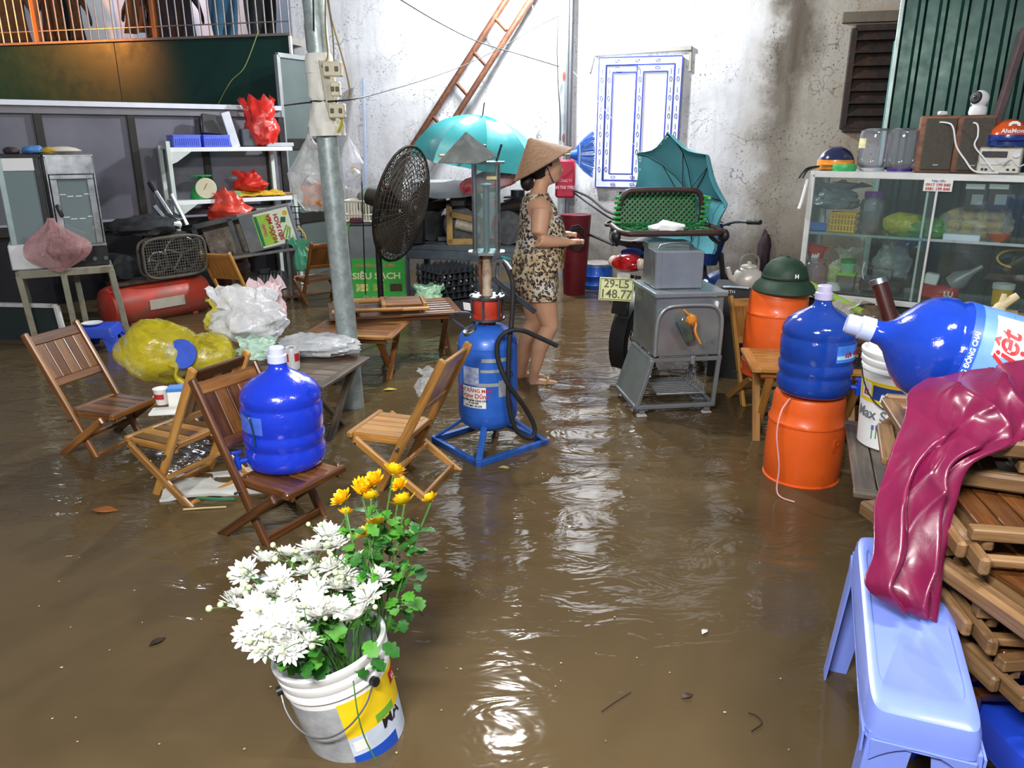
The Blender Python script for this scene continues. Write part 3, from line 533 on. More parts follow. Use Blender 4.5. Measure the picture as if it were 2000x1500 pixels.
B().lathe([(.072,1.05),(.072,1.48),(.068,1.48),(.068,1.05),(.072,1.05)],32).o('measuring_cylinder',CLEAR,fp)
for sx in(-1,1):
    for sy in(-1,1): B().cyl((sx*.055,sy*.055,1.04),(sx*.055,sy*.055,1.49),.005,n=8).o('rod',STEEL,fp)
B().cyl((.0,.01,1.05),(.0,.01,1.375),.0165,n=14).o('inner_pipe',M('#6f7884',.4,.4,.1,9),fp); B().lathe([(0,1.375),(.03,1.375),(.03,1.382),(0,1.385)],18).o('float_disc',M('#5a7fb0',.4),fp); B().box((.03,-.072,1.415),(.05,.003,.016),.001).o('paper_tag',M('#b8a878',.7),fp)
for k in range(4):
    z=1.11+k*.09; text(str(k+1),.04,INKR,fp,TR((0,0,z),(0,0,R(40))),.0726); patch(fp,'tick_mark',INKR,.0724,R(30),R(60),z+.03,z+.033)
B().lathe([(.15,1.515),(.002,1.64),(.0,1.635),(.147,1.512)],4,TR((0,0,0),(R(5),R(-5),R(20)))).o('roof_hood',M('#8e948f',.4,.6,.15,8,.1,dirt='#b9bdb8',dirta=.4),fp,smooth=False)
for a in(30,150,270): B().cyl((.06*math.cos(R(a)),.06*math.sin(R(a)),1.49),(.09*math.cos(R(a)),.09*math.sin(R(a)),1.57),.006,n=8).o('hood_strut',BLACK,fp)
B().tube([(.05,-.02,1.0),(.09,-.04,1.01),(.125,-.05,.965)],.014,10,3).o('valve',STEEL,fp); B().box((.1,-.04,1.02),(.06,.012,.012),.003,rot=(0,R(20),R(30))).o('valve_lever',TEAL,fp)
B().beam((.03,-.05,.92),(.25,-.06,.745),.02,.026).o('crank_handle',M('#2a3138',.5,.3,.2,9),fp)
hp=[(515,190),(545,250),(568,340),(560,560),(545,700),(540,900),(545,1080),(590,1220),(680,1270),(700,1200),(640,1080),(540,940),(480,800),(475,690),(530,620),(620,610),(720,650),(840,705)]
hy=[3.92,3.9,3.86,3.82,3.8,3.79,3.79,3.8,3.82,3.84,3.82,3.77,3.775,3.78,3.78,3.8,3.83,3.86]
B().tube([W(820+x/3.127,450+y/3.127,Y)-Vector((-.13,3.95,0)) for (x,y),Y in zip(hp,hy)],.0125,10,6).o('hose',RUBBER,fp)
B().box((-.1,-.09,.78),(.045,.004,.04),.001,rot=(R(10),0,R(-35))).o('paper_tag',PAPER,fp)
bagthing('clear_bag','crumpled clear bag hanging behind the pale folding chair','plastic bag',W(838,775,4.0),film('#cfd4d4',.4),.16,.08,.06,31,neck=.3,amp=.3)
# ---------- flower bucket ----------
bk=T('paint_bucket','white paint bucket with yellow and blue label holding the flowers','bucket',(-.425,1.79,-.085),R(14)); bk.rotation_euler=(R(-2),R(-12),R(8))
def bucketmesh(h=.375,r0=.128,r1=.155):
    rr=lambda z:r0+(r1-.006-r0)*z/h
    return B().lathe([(0,.0),(r0-.006,0),(r0,.006),(rr(h-.085),h-.085),(rr(h-.08)+.006,h-.082),(rr(h-.07)+.006,h-.068),(rr(h-.06)+.002,h-.062),(rr(h-.05)+.008,h-.05),(rr(h-.04)+.008,h-.035),(rr(h-.03)+.003,h-.03),(r1+.002,h-.02),(r1+.004,h-.004),(r1,h),(r1-.008,h),(r0-.008,.01),(0,.01)],48)
BKM=M('#eef0f0',.4,0,.04,7,.04,dirt='#c4c2ba',dirta=.1); bucketmesh().o('bucket_shell',BKM,bk,ang=35)
fr_=lambda z:.128+.0205*z/.375+.0006
patch(bk,'clear_tape',M('#a9adb2',.3,.1,.2,16,.3),0,R(-88),R(2),.02,.27,fn=fr_); patch(bk,'yellow_label',M('#f0cf1e',.4,0,.08,9),0,R(2),R(95),.16,.275,fn=fr_); patch(bk,'white_label',M('#c9d4e6',.45,0,.12,14),0,R(2),R(95),.06,.16,fn=fr_); patch(bk,'blue_band',M('#1d4fb8',.4,0,.15,12),0,R(2),R(60),.055,.1,fn=lambda z:fr_(z)+.0006); patch(bk,'red_mark',M('#b3242a',.4),0,R(72),R(92),.225,.262,fn=lambda z:fr_(z)+.0008); patch(bk,'green_tag',M('#6fae3a',.4),0,R(38),R(66),.165,.19,fn=lambda z:fr_(z)+.0008)
patch(bk,'check_box',PAPER,0,R(6),R(22),.112,.145,fn=lambda z:fr_(z)+.0008)
text('MÃ',.055,INKK,bk,TR((0,0,.15),(0,0,R(60))),.1375,off=.001); text('n',.045,INKW,bk,TR((0,0,.245),(0,0,R(82))),.143,off=.001)
B().tube([(.157*math.sin(R(-75)),-.157*math.cos(R(-75)),.29)]+[((.158+.012*math.sin(PI*t/10))*math.sin(R(-75+120*t/10)),-(.158+.012*math.sin(PI*t/10))*math.cos(R(-75+120*t/10)),.29-.085*math.sin(PI*t/10)) for t in range(1,10)]+[(.157*math.sin(R(45)),-.157*math.cos(R(45)),.3)],.0028,6,3).o('bail_handle',STEEL,bk)
for a in(-75,45): B().cyl((.15*math.sin(R(a)),-.15*math.cos(R(a)),.295),(.166*math.sin(R(a)),-.166*math.cos(R(a)),.295),.013,n=12).o('bail_ear',BLACK,bk)
# chrysanthemums
PW=M('#f3f4ef',.55,0,.03,20,sub=.1); PY=M('#f4c40c',.5,0,.12,25,sub=.1); LF=M('#28661f',.45,0,.3,18,.15); LFL=M('#4a8f2a',.45,0,.25,18,.15); SG=M('#4a7a35',.5,0,.2,14); BUD=M('#c9d8a8',.5,0,.1,14)
def bloom(rad,layers,cup,seed,w=.16):
    r=random.Random(seed); b=B()
    for li,(n,el,ln) in enumerate(layers):
        for k in range(n):
            a=2*PI*(k+.5*(li%2))/n+r.uniform(-.12,.12); e=R(el+r.uniform(-9,9)); Lh=rad*ln*r.uniform(.85,1.1); pw=rad*w*r.uniform(.85,1.15); m=rotm((0,0,a)); V=[]; F=[]; x=rad*.05; z=0; ee=e
            for s_ in range(5):
                wd=pw*(.45,.8,1,.85,.15)[s_]; V+=[(x,-wd,z+wd*.35),(x,0,z),(x,wd,z+wd*.35)]; x+=Lh/4*math.cos(ee); z+=Lh/4*math.sin(ee); ee+=R(cup)
            for s_ in range(4): q=s_*3; F+=[(q,q+1,q+4,q+3),(q+1,q+2,q+5,q+4)]
            b.add(V,F,m)
    b.sph((0,0,rad*.08),rad*.16,8); return b
def leafmesh(sz):
    out=[]; n=26
    for i in range(n+1):
        t=i/n; lob=.5*sz*(math.sin(PI*t)**.7)*(.62+.38*abs(math.sin(PI*3.2*t))); out.append((t*sz,lob))
    V=[]; F=[]
    for x,y in out: zz=-.28*x*x/sz; V+=[(x,-y,zz+.12*y),(x,0,zz),(x,y,zz+.12*y)]
    for i in range(n): q=i*3; F+=[(q,q+1,q+4,q+3),(q+1,q+2,q+5,q+4)]
    return B().add(V,F)
def plant(lab,blm,nb,heads,base,stalk_r,leafs,buds,seed,name,leafsz,lowleaf):
    r=random.Random(seed); p=T(name,lab,'flowers',base); me=[b_.o('bloom',PW if blm=='w' else PY,p,fixn=False,ang=180) for b_ in nb]; first=[True]*len(me); lm=[leafmesh(leafsz).o('leaf',mm,p,fixn=False,ang=180) for mm in(LF,LFL)]; lf=[True,True]
    def put(o,arr,i,src,loc,rot,sc):
        if arr[i]: arr[i]=False
        else: o=src.copy(); COL.objects.link(o)
        o.location=loc; o.rotation_euler=rot; o.scale=(sc,)*3
    for k,(x,y,z,tx,ty,sc) in enumerate(heads):
        h=Vector((x,y,z))-Vector(base); i=k%len(me); put(me[i],first,i,me[i],h,(tx,ty,r.uniform(0,6)),sc)
        root=Vector((r.uniform(-.05,.05),r.uniform(-.05,.05),-.12)); mid=(h+root)/2+Vector((r.uniform(-.02,.02),r.uniform(-.02,.02),.05))
        sp=spline([root,mid,h],6); B().tube(sp,stalk_r,5).o('stem',SG,p)
        for t in range(leafs):
            q=sp[r.randrange(5,len(sp)-1)]; i=r.randrange(2); put(lm[i],lf,i,lm[i],q+Vector((0,0,-.01)),(r.uniform(-.7,.7),r.uniform(-.6,.8),r.uniform(0,6.28)),r.uniform(.5,1.05))
        for t in range(buds[k] if isinstance(buds,list) else buds):
            q=sp[len(sp)-3]; e=h+Vector((r.uniform(-.06,.06),r.uniform(-.06,.06),r.uniform(.0,.055))); b_=B().sph(e,r.uniform(.006,.009),8).o('bud',BUD,p); B().tube([q,(q+e)/2+Vector((0,0,.01)),e],.0014,4,3).o('bud_stalk',SG,b_)
    for (x,y,z,a,tl,sc) in lowleaf:
        i=r.randrange(2); put(lm[i],lf,i,lm[i],Vector((x,y,z))-Vector(base),(r.uniform(-.3,.3),tl,a),sc)
    return p
cb=Vector((-.455,1.76,.27))
wpx=[(520,1095,1.86),(560,1085,1.9),(610,1075,1.92),(655,1065,1.93),(480,1120,1.82),(545,1130,1.83),(600,1120,1.86),(650,1110,1.88),(690,1095,1.9),(470,1165,1.74),(515,1160,1.74),(565,1165,1.77),(615,1155,1.8),(660,1150,1.83),(705,1135,1.86),(735,1130,1.86),(500,1190,1.68),(610,1185,1.74),(700,1205,1.66),(500,1225,1.62),(545,1215,1.62),(580,1230,1.61),(535,1250,1.6),(598,1252,1.6),(625,1205,1.7),(660,1190,1.75),(640,1045,1.95),(462,1185,1.72),(485,1240,1.62),(515,1262,1.6),(560,1268,1.59),(590,1095,1.9),(720,1165,1.8),(675,1120,1.87),(555,1195,1.7)]
hw=[]
for k,(u,v,Y) in enumerate(wpx):
    q=W(u,v,Y); d=q-cb; hw.append((q.x,q.y,q.z,R(28)-d.y*1.6,d.x*1.3,rnd.uniform(.85,1.15)))
low=[]
for k in range(26):
    a=rnd.uniform(2.6,6.1); rr=rnd.uniform(.08,.17); low.append((cb.x-.02+rr*math.cos(a),cb.y+rr*math.sin(a)*.9,cb.z+rnd.uniform(.02,.1),a,rnd.uniform(-.1,.5),rnd.uniform(.6,1.0)))
plant('dense bunch of white chrysanthemums with green buds in the paint bucket','w',[bloom(.044,[(13,6,1.05),(12,22,1),(11,40,.85),(8,60,.6)],5,s_) for s_ in(1,2,3)],hw,cb,.0026,2,2,5,'white_chrysanthemum_bunch',.062,low)
ypx=[(672,978,1.98,1),(705,958,2.0,1.05),(735,942,2.02,1),(768,926,2.06,1.1),(725,975,1.97,.8),(790,985,1.95,1.15),(843,978,1.97,.75),(735,1025,1.9,.9),(718,1045,1.87,.9),(675,1005,1.97,.7),(783,950,2.05,.8)]
hy_=[]
for u,v,Y,sc in ypx: q=W(u,v,Y); hy_.append((q.x,q.y,q.z,R(30),rnd.uniform(-.3,.3),sc))
cb2=Vector((-.39,1.85,.27)); low2=[]
for k in range(170):
    t=rnd.random()**.8; u=rnd.uniform(690,835); v=1010+t*215; q=W(u-(t*25),v,1.9+rnd.uniform(-.06,.1)); low2.append((q.x,q.y,q.z,rnd.uniform(0,6.28),rnd.uniform(-.3,.7),rnd.uniform(.4,.8)))
plant('tall bunch of yellow chrysanthemums behind the white ones in the bucket','y',[bloom(.038,[(13,14,1),(13,32,.95),(11,52,.85),(8,70,.7)],10,s_,.2) for s_ in(4,5)],hy_,cb2,.0028,4,0,6,'yellow_chrysanthemum_bunch',.058,low2)
tag(B().tube([W(690,1330,1.6),W(698,1390,1.585),W(712,1440,1.58),W(738,1492,1.575)],.002,5,5).o('trailing_sprig',SG),'thin green sprig hanging down the front of the flower bucket','sprig')
# ---------- grey pole with wires ----------
p0=Vector((-.985,4.54,-.1)); p1=W(606,-60,4.54); p1=p0+(p1-p0)*1.3; ax=(p1-p0); PR=.062
po=T('steel_pole','galvanised steel pole rising past the hanging bags','pole',p0); po.rotation_euler=ax.to_track_quat('Z','Y').to_euler(); zz=ax.length
B().cyl((0,0,0),(0,0,zz),PR,.058,n=32).o('pole_tube',GALV,po); pz=lambda v:(W(640,v,4.54).z+.1)/ax.normalized().z
def spot(par,r,a,z,wd,h,nm='rust_patch'):
    def f(u,v): q=math.sin(PI*min(.98,max(.02,v)))**.6*(.8+.2*noise.noise(Vector((v*5,z,0)))); aa=a+(u-.5)*wd/r*q; return ((r+.0012)*math.sin(aa),-(r+.0012)*math.cos(aa),z+(v-.5)*h)
    B().sheet(f,6,10,.001).o(nm,RUSTLT,par)
for v,a,wd,h in((72,5,.06,.14),(288,-35,.045,.14),(485,-10,.05,.11)): spot(po,PR,R(a),pz(v),wd,h)
z0,z1=pz(258),pz(105)
def clf(r,z,a): t=(z-z0)/(z1-z0); return r*(1+.13*noise.noise(Vector((math.cos(a)*2,math.sin(a)*2,z*6)))+.08*math.sin(a*7+z*30)*(1-t)*1.4)
wrp=B().lathe([(.095,z0-.02),(.098,z0+.03),(.085,z0+.1),(.066,z0+.16),(.08,z0+.19),(.078,z0+.28),(.075,z0+.38),(.08,z1-.1),(.078,z1-.03),(.066,z1)],40,fn=clf).o('cloth_wrap',M('#d8d8cf',.6,0,.08,9,.2,dirt='#8b8672',dirta=.2),po); B().tube([(.072*math.cos(t*PI/8),.072*math.sin(t*PI/8),z0+.16+.004*math.sin(t)) for t in range(16)],.004,5,closed=True).o('tie_wire',BLACK,wrp)
sb=T('switch_board','cream breaker board strapped to the grey pole','switch board',W(648,175,4.46)); BR=M('#c3bca2',.5,0,.12,9)
B().box((-.02,0,0),(.05,.02,.3),.004,rot=(0,R(-7),R(35))).o('backboard',M('#b9b8a8',.6,0,.1,9),sb,smooth=False)
for (x,z,w_,h_) in((.02,.1,.1,.075),(.03,0,.05,.075),(.03,-.11,.09,.075)):
    q=B().box((x,-.035,z),(w_,.05,h_),.006).o('breaker',BR,sb,smooth=False)
    for s_ in(-1,1): B().box((x+s_*w_*.25,-.062,z),(.018,.012,.024),.002).o('switch',M('#4a4234',.5),q,smooth=False)
def wire(lab,pts,mat=RUBBER,r=.005,k=8,nm='cable'): return tag(B().tube(pts,r,6,k).o(nm,mat),lab,'cable')
YB=M('#8a7440',.5); 
wire('brown cable looping down the right of the grey pole',[W(640,-10,4.5),W(648,40,4.48),W(668,110,4.45),W(682,170,4.45),W(680,195,4.45)],YB); 
wire('black cable hugging the left of the grey pole at the top',[W(611,-10,4.46),W(612,40,4.46),W(612,60,4.46)],BLACK,.004); wire('yellow cable feeding the top breaker on the grey pole',[W(635,-10,4.48),W(636,60,4.46),W(640,110,4.45),W(628,130,4.42)],YB); wire('olive cable dropping to the middle breaker',[W(638,-10,4.46),W(650,70,4.45),W(652,120,4.44)],M('#6f6a4a',.5),.004)
wire('yellow flat cable bulging out under the breaker board',[W(652,220,4.44),W(668,235,4.43),W(660,258,4.44)],M('#b0a52c',.4),.009)
wire('long black cable sagging from the left partition past the pole to the ladder',[W(555,206,6.5),W(605,200,4.8),W(680,195,4.4),W(745,180,5.2),W(830,155,6.8),W(900,130,8.2),W(975,95,8.6),W(1050,52,8.8),W(1090,32,9.0)])
wire('thin cable crossing the back wall from upper left to the wall pole',[W(775,-5,8.6),W(850,40,8.7),W(930,80,8.8),W(1010,105,8.85),W(1092,130,8.95)],DARK,.006)
wire('pale thin cable hanging from the green balcony front',[FW.w(*FW.l(505,60,-.1)),FW.w(*FW.l(478,130,-.12)),FW.w(*FW.l(450,160,-.12)),FW.w(*FW.l(425,206,-.1))],M('#8f9a5a',.5),.006)
wire('thin white string running from the wall pole down to the window',[W(1120,140,8.9),W(1190,225,8.7),W(1263,312,8.4)],M('#9aa0a8',.5),.003,2); wire('short slack cable beside the floodlit wall pole',[W(1040,10,8.9),W(1050,90,8.9),W(1060,150,8.9),W(1083,188,8.9),W(1092,180,8.95)],M('#a9a79a',.5),.004)
# hanging plastic bags
def hbag(name,label,top,h,rx,ry,seed,mat,stuff):
    g=T(name,label,'plastic bag',top-Vector((0,0,h))); V=[]; F=[]; n=44; k=30
    for i in range(k+1):
        t=i/k; pr=(math.sin(PI*min(.5,.04+t*.9)))**.5 if t<.5 else (1-(t-.5)/.5)**1.15*.97+.04
        for j in range(n):
            a=2*PI*j/n; d=Vector((math.cos(a)*1.4,math.sin(a)*1.4,t*2.6+seed*3.3)); q=1+.22*noise.noise(d)+.1*math.sin(8*a+2*noise.noise(d*2))*t
            V.append((rx*pr*q*math.cos(a),ry*pr*q*math.sin(a),h*t+.03*h*noise.noise(d*2)*(t<.9)))
    for i in range(k):
        for j in range(n): a,c=i*n,(i+1)*n; F.append((a+j,a+(j+1)%n,c+(j+1)%n,c+j))
    F.append(tuple(range(n))); B().add(V,F).o('bag_skin',mat,g)
    r=random.Random(seed)
    for hx,c in stuff: B().box((r.uniform(-.25,.35)*rx,r.uniform(-.3,.1)*ry,h*(.14+.26*r.random())),(rx*.75,ry*.5,h*.16),.006,rot=(r.uniform(-.6,.6),r.uniform(-.8,.8),r.uniform(-1,1))).o('packet',M(hx,.4,0,.15,12),g,smooth=False)
    return g
hbag('hanging_bag','clear hanging bag of orange packets on the left of the grey pole',W(603,262,4.62),.43,.145,.11,2,film('#d6d8d8',.42),[('#c9622a',0),('#b9521f',0),('#2f3038',0),('#c9752f',0),('#b4461c',0),('#c9622a',0)])
hbag('hanging_bag','clear hanging bag of white and blue scraps on the right of the grey pole',W(680,265,4.66),.3,.085,.08,9,film('#d0d4dc',.45),[('#c9cbe0',0),('#d4d4d8',0),('#c8a83a',0),('#b9bccf',0)])
# ---------- woman in a conical hat ----------
wm=T('person','person in leopard-print blouse and shorts with a conical straw hat, wading','person',(.14,5.09,0),R(8)); b=B(); X_,Y_,Z_=(1,0,0),(0,1,0),(0,0,1)
b.loft([((x,0,z),rx,ry,X_,Y_) for x,z,rx,ry in((.01,.66,.12,.155),(-.005,.74,.138,.172),(.015,.82,.134,.166),(.04,.92,.132,.152),(.05,1.02,.132,.15),(.04,1.12,.122,.158),(.025,1.19,.1,.16),(.02,1.235,.075,.125),(.03,1.265,.056,.07),(.042,1.3,.05,.052),(.06,1.36,.05,.05))],24)
b.sph((.085,0,1.42),(.092,.074,.11),24); b.sph((.12,0,1.365),(.052,.052,.045),16); b.sph((.178,0,1.405),(.018,.012,.018),10); b.sph((.165,0,1.375),(.014,.02,.008),10); b.sph((.155,0,1.345),(.02,.022,.016),10)
for s in(-1,1): b.sph((.075,s*.075,1.41),(.018,.01,.03),10); b.sph((.16,s*.03,1.43),(.012,.016,.01),8); b.sph((.12,s*.035,1.39),(.03,.025,.028),10)
def limb(pts,n=14):
    P=[Vector(p[:3]) for p in pts]; rg=[]
    for i,p in enumerate(P):
        d=(P[min(i+1,len(P)-1)]-P[max(i-1,0)]).normalized(); a=d.orthogonal().normalized(); rg.append((p,pts[i][3],pts[i][3],a,d.cross(a)))
    b.loft(rg,n)
def leg(y,hip,knee,ank,toe):
    limb([(hip,y,.72,.098),(hip*.7+knee*.3,y,.62,.092),(hip*.3+knee*.7,y,.5,.075),(knee,y,.40,.06),(knee*.75+ank*.25-.012,y,.32,.058),(knee*.5+ank*.5-.018,y,.25,.056),(knee*.2+ank*.8-.005,y,.13,.04),(ank,y,.06,.034),(ank-.005,y,.01,.036)])
    limb([(ank-.03,y,.0,.032),(ank+.03,y,.0,.034),(ank+.09,y-.005,-.008,.036),(toe,y-.01,-.012,.028)])
leg(-.085,.02,.105,-.005,.16); leg(.085,.0,.03,-.06,.1)
def arm(y,sg,sh,el,wr,hd):
    limb([(*sh,.062),(*(Vector(sh)*.6+Vector(el)*.4),.06),(*(Vector(sh)*.2+Vector(el)*.8),.052),(*el,.046),(*(Vector(el)*.7+Vector(wr)*.3),.042),(*(Vector(el)*.3+Vector(wr)*.7),.033),(*wr,.026)])
    w_=Vector(wr); h=Vector(hd); d=(h-w_).normalized(); sd=Vector((0,sg,0)); up=d.cross(sd).normalized()
    b.loft([(w_,.026,.02,sd,up),(w_+d*.03,.035,.02,sd,up),(w_+d*.075,.04,.02,sd,up),(w_+d*.09,.036,.015,sd,up)],14)
    for k,(o,Ln) in enumerate(((-.03,.06),(-.01,.07),(.01,.066),(.03,.052))):
        p=w_+d*.08+sd*o; q=p+d*Ln*.5-up*Ln*.15*sg*-1; e=q-d*Ln*.1-Vector((0,0,1))*Ln*.5; b.tube([p,q,e],lambda t:.0095-.002*t,8)
    b.tube([w_+d*.03+sd*.03*-sg*-1,w_+d*.055+sd*.05+Vector((0,0,.012)),w_+d*.085+sd*.045+Vector((0,0,.01))],lambda t:.011-.003*t,8)
arm(-.2,-1,(.02,-.17,1.175),(-.005,-.225,.985),(.2,-.16,.965),(.27,-.14,.965)); arm(.2,1,(.02,.17,1.175),(.0,.22,.985),(.2,.12,.98),(.27,.09,.985))
bo=b.o('body',SKIN,wm); rm=bo.modifiers.new('fuse','REMESH'); rm.mode='VOXEL'; rm.voxel_size=.0075; rm.use_smooth_shade=True; sm=bo.modifiers.new('soft','SMOOTH'); sm.factor=.5; sm.iterations=3
def leopard():
    m,nt,bs=nt_new('leopard_fabric'); v=mapping(nt); ds=nt.nodes.new('ShaderNodeTexNoise'); nt.links.new(v,ds.inputs['Vector']); ds.inputs['Scale'].default_value=40; ad=nt.nodes.new('ShaderNodeVectorMath'); ad.operation='MULTIPLY_ADD'; nt.links.new(ds.outputs['Color'],ad.inputs[0]); ad.inputs[1].default_value=(.016,.016,.016); nt.links.new(v,ad.inputs[2])
    vo=nt.nodes.new('ShaderNodeTexVoronoi'); vo.inputs['Scale'].default_value=46; nt.links.new(ad.outputs[0],vo.inputs['Vector'])
    base=ramp(nt,noi(nt,v,5,3),[(.35,L3('#a87f4c')),(.5,L3('#cbb594')),(.68,L3('#e3ddd2'))])
    ring=ramp(nt,vo.outputs['Distance'],[(.0,0),(.22,0),(.3,1),(.5,1),(.58,0)]); ins=ramp(nt,vo.outputs['Distance'],[(.2,1),(.3,0)]); gap=ramp(nt,noi(nt,v,60,2),[(.36,0),(.44,1)])
    mm=nt.nodes.new('ShaderNodeMath'); mm.operation='MULTIPLY'; nt.links.new(ring,mm.inputs[0]); nt.links.new(gap,mm.inputs[1])
    col=mixc(nt,ins,base,L3('#7d5a30')); col=mixc(nt,mm.outputs[0],col,L3('#1c1712')); nt.links.new(col,bs.inputs['Base Color']); bs.inputs['Roughness'].default_value=.75; bump(nt,bs,noi(nt,v,16,4),.5,.012); return m
LEO=leopard(); N_=36
def cloth(rings,name,open_top=True,fold=.02):
    q=B(); V=[];F=[]
    for i,(x,z,rx,ry,yc) in enumerate(rings):
        for j in range(N_):
            a=2*PI*j/N_; f=1+fold*math.sin(6*a+i)+.02*noise.noise(Vector((math.cos(a)*2,math.sin(a)*2,z*8))); V.append((x+rx*f*math.cos(a),yc+ry*f*math.sin(a),z))
    for i in range(len(rings)-1):
        for j in range(N_): a,c=i*N_,(i+1)*N_; F.append((a+j,a+(j+1)%N_,c+(j+1)%N_,c+j))
    return q.add(V,F)
cl=cloth([(.03,.785,.18,.2,0),(.035,.83,.174,.194,0),(.048,.9,.166,.184,0),(.058,.98,.16,.176,0),(.052,1.06,.147,.162,0),(.042,1.13,.133,.15,0),(.028,1.19,.112,.138,0),(.022,1.235,.088,.115,0),(.026,1.262,.07,.085,0)],'blouse').o('blouse',LEO,wm,ang=180)
sh=cloth([(.0,.84,.15,.18,0),(.0,.76,.162,.19,0),(.01,.69,.162,.188,0),(.018,.645,.152,.182,0)],'s'); 
for y,x in((-.092,.04),(.092,.012)):
    s2=cloth([(.005,.71,.125,.1,y),(x*.7,.64,.12,.098,y),(x,.585,.118,.096,y*1.02)],'l'); sh.add(s2.v,s2.f)
sh.o('shorts',LEO,wm,ang=180)
B().sph((.06,0,1.435),(.1,.08,.105),20).o('hair',HAIR,wm); B().sph((-.045,-.01,1.335),(.045,.05,.06),14).o('hair_bun',HAIR,wm)
STRAW=M('#6f5136',.75,0,.3,60,.5); hm=TR((.06,0,1.437),(R(-4),R(-29),0))
q=B()
for k in range(22):
    r0=.008+.205*k/22; r1=.008+.205*(k+1)/22; z=lambda r:.19*(1-r/.213); q.lathe([(r0,z(r0)+.003),(r1,z(r1)+.004),(r1,z(r1)-.002)],44)
ht=q.o('conical_hat',STRAW,wm,mw=hm); r5=random.Random(3); q=B()
for k in range(60):
    a=r5.uniform(-1.0,1.0); q.beam((.2*math.cos(a),.2*math.sin(a),.008),((.215+r5.uniform(0,.02))*math.cos(a+.02),(.215+r5.uniform(0,.02))*math.sin(a+.02),.0+r5.uniform(-.006,.008)),.003,.0015)
q.o('frayed_straw',M('#a89074',.8),ht); B().tube([(.06,-.085,1.45),(.1,-.07,1.36),(.13,0,1.325),(.1,.07,1.36),(.06,.085,1.45)],.004,6,4).o('chin_strap',M('#4a3a6a',.6),wm)
for y,x in((-.085,-.005),(.085,-.06)):
    sd=B().box((x+.055,y-.004,-.03),(.23,.085,.018),.008).o('sandal',M('#b39a5a',.6,0,.15,12),wm); B().tube([(x+.06,y-.045,-.02),(x+.09,y-.03,.03),(x+.1,y,.038),(x+.09,y+.03,.03),(x+.06,y+.04,-.02)],.008,8,4).o('strap',M('#c2a860',.6),sd)
# ---------- motorbike ----------
mb=T('motorbike','blue motorbike seen from behind with plate 29-L5 148.77','motorbike',(.93,5.36,-.06),R(50)); MBL=M('#16336e',.25,.2,.1,5,coat=.5)
def wheel(x,z,r,n=20):
    w_=B().tube([(x+(r-.035)*math.cos(t*PI/18),0,z+(r-.035)*math.sin(t*PI/18)) for t in range(36)],.038,12,closed=True).o('tyre',RUBBER,mb); B().tube([(x+(r-.075)*math.cos(t*PI/18),0,z+(r-.075)*math.sin(t*PI/18)) for t in range(36)],.014,8,closed=True).o('rim',STEEL,w_); B().cyl((x,-.06,z),(x,.06,z),.045,n=20).o('hub',STEEL,w_); B().cyl((x,-.075,z),(x,-.045,z),.075,n=20).o('brake_drum',STEELD,w_)
    for k in range(n): a=2*PI*k/n; s_=-1 if k%2 else 1; B().cyl((x+.04*math.cos(a+.3*s_),s_*.035,z+.04*math.sin(a+.3*s_)),(x+(r-.08)*math.cos(a),0,z+(r-.08)*math.sin(a)),.0025,n=5).o('spoke',STEEL,w_)
wheel(0,.28,.29); wheel(1.22,.28,.29)
B().sheet(lambda u,v:((.33)*math.cos(R(60+150*u)),(v-.5)*.12,.3+.33*math.sin(R(60+150*u))),14,4,.006).o('rear_mudguard',BLACK,mb); B().sheet(lambda u,v:(1.22+.33*math.cos(R(20+140*u)),(v-.5)*.12,.28+.33*math.sin(R(20+140*u))+.012*math.cos(4*(v-.5))),14,4,.006).o('front_mudguard',MBL,mb)
pm=TR((-.3,0,.68),(R(-12),0,R(-90)))@rotm((R(0),0,0)); pl=B().box((0,0,0),(.235,.008,.155),.012).o('number_plate',M('#d9dc9a',.45,0,.05,6),mb,mw=TR((-.33,.02,.69),(R(-14),R(0),R(-67)))); INKP=M('#4a5230',.5)
B().tube([(x,-.006,z) for x,z in((-.108,-.068),(.108,-.068),(.108,.068),(-.108,.068))],.0025,6,closed=True).o('plate_border',INKP,pl); text('29-L5',.075,INKP,pl,TR((0,-.0045,.034))@STAND,off=.001); text('148.77',.08,INKP,pl,TR((0,-.0045,-.034))@STAND,off=.001)
B().beam((-.22,0,.78),(-.31,.01,.62),.1,.012,(1,0,0)).o('mudflap_bracket',BLACK,mb); B().box((-.3,0,.57),(.02,.13,.11),.008,rot=(0,R(12),0)).o('mudflap',BLACK,mb)
tl=B().loft([((-.17,0,.86),.05,.05,(0,1,0),(0,0,1)),((-.22,0,.86),.125,.062,(0,1,0),(0,0,1)),((-.28,0,.855),.1,.05,(0,1,0),(0,0,1)),((-.3,0,.85),.06,.03,(0,1,0),(0,0,1))],24).o('tail_light',M('#a30f16',.12,0,.15,20,coat=.7),mb)
for s in(-1,1): B().sph((-.235,s*.105,.86),(.045,.04,.04),14).o('indicator',M('#cdbcae',.15,0,.08,9,coat=.6),tl)
B().loft([((-.2,0,.92),.08,.03,(0,1,0),(0,0,1)),((0,0,.9),.13,.07,(0,1,0),(0,0,1)),((.3,0,.84),.14,.09,(0,1,0),(0,0,1)),((.55,0,.7),.09,.09,(0,1,0),(0,0,1)),((.8,0,.62),.05,.06,(0,1,0),(0,0,1))],20).o('body_cowl',MBL,mb); B().box((-.275,0,.775),(.03,.1,.05),.01).o('plate_lamp',WHITED,mb)
B().loft([((-.16,0,.965),.08,.025,(0,1,0),(0,0,1)),((.05,0,.965),.125,.04,(0,1,0),(0,0,1)),((.35,0,.93),.115,.04,(0,1,0),(0,0,1)),((.5,0,.88),.07,.03,(0,1,0),(0,0,1))],20).o('seat',BLACK,mb)
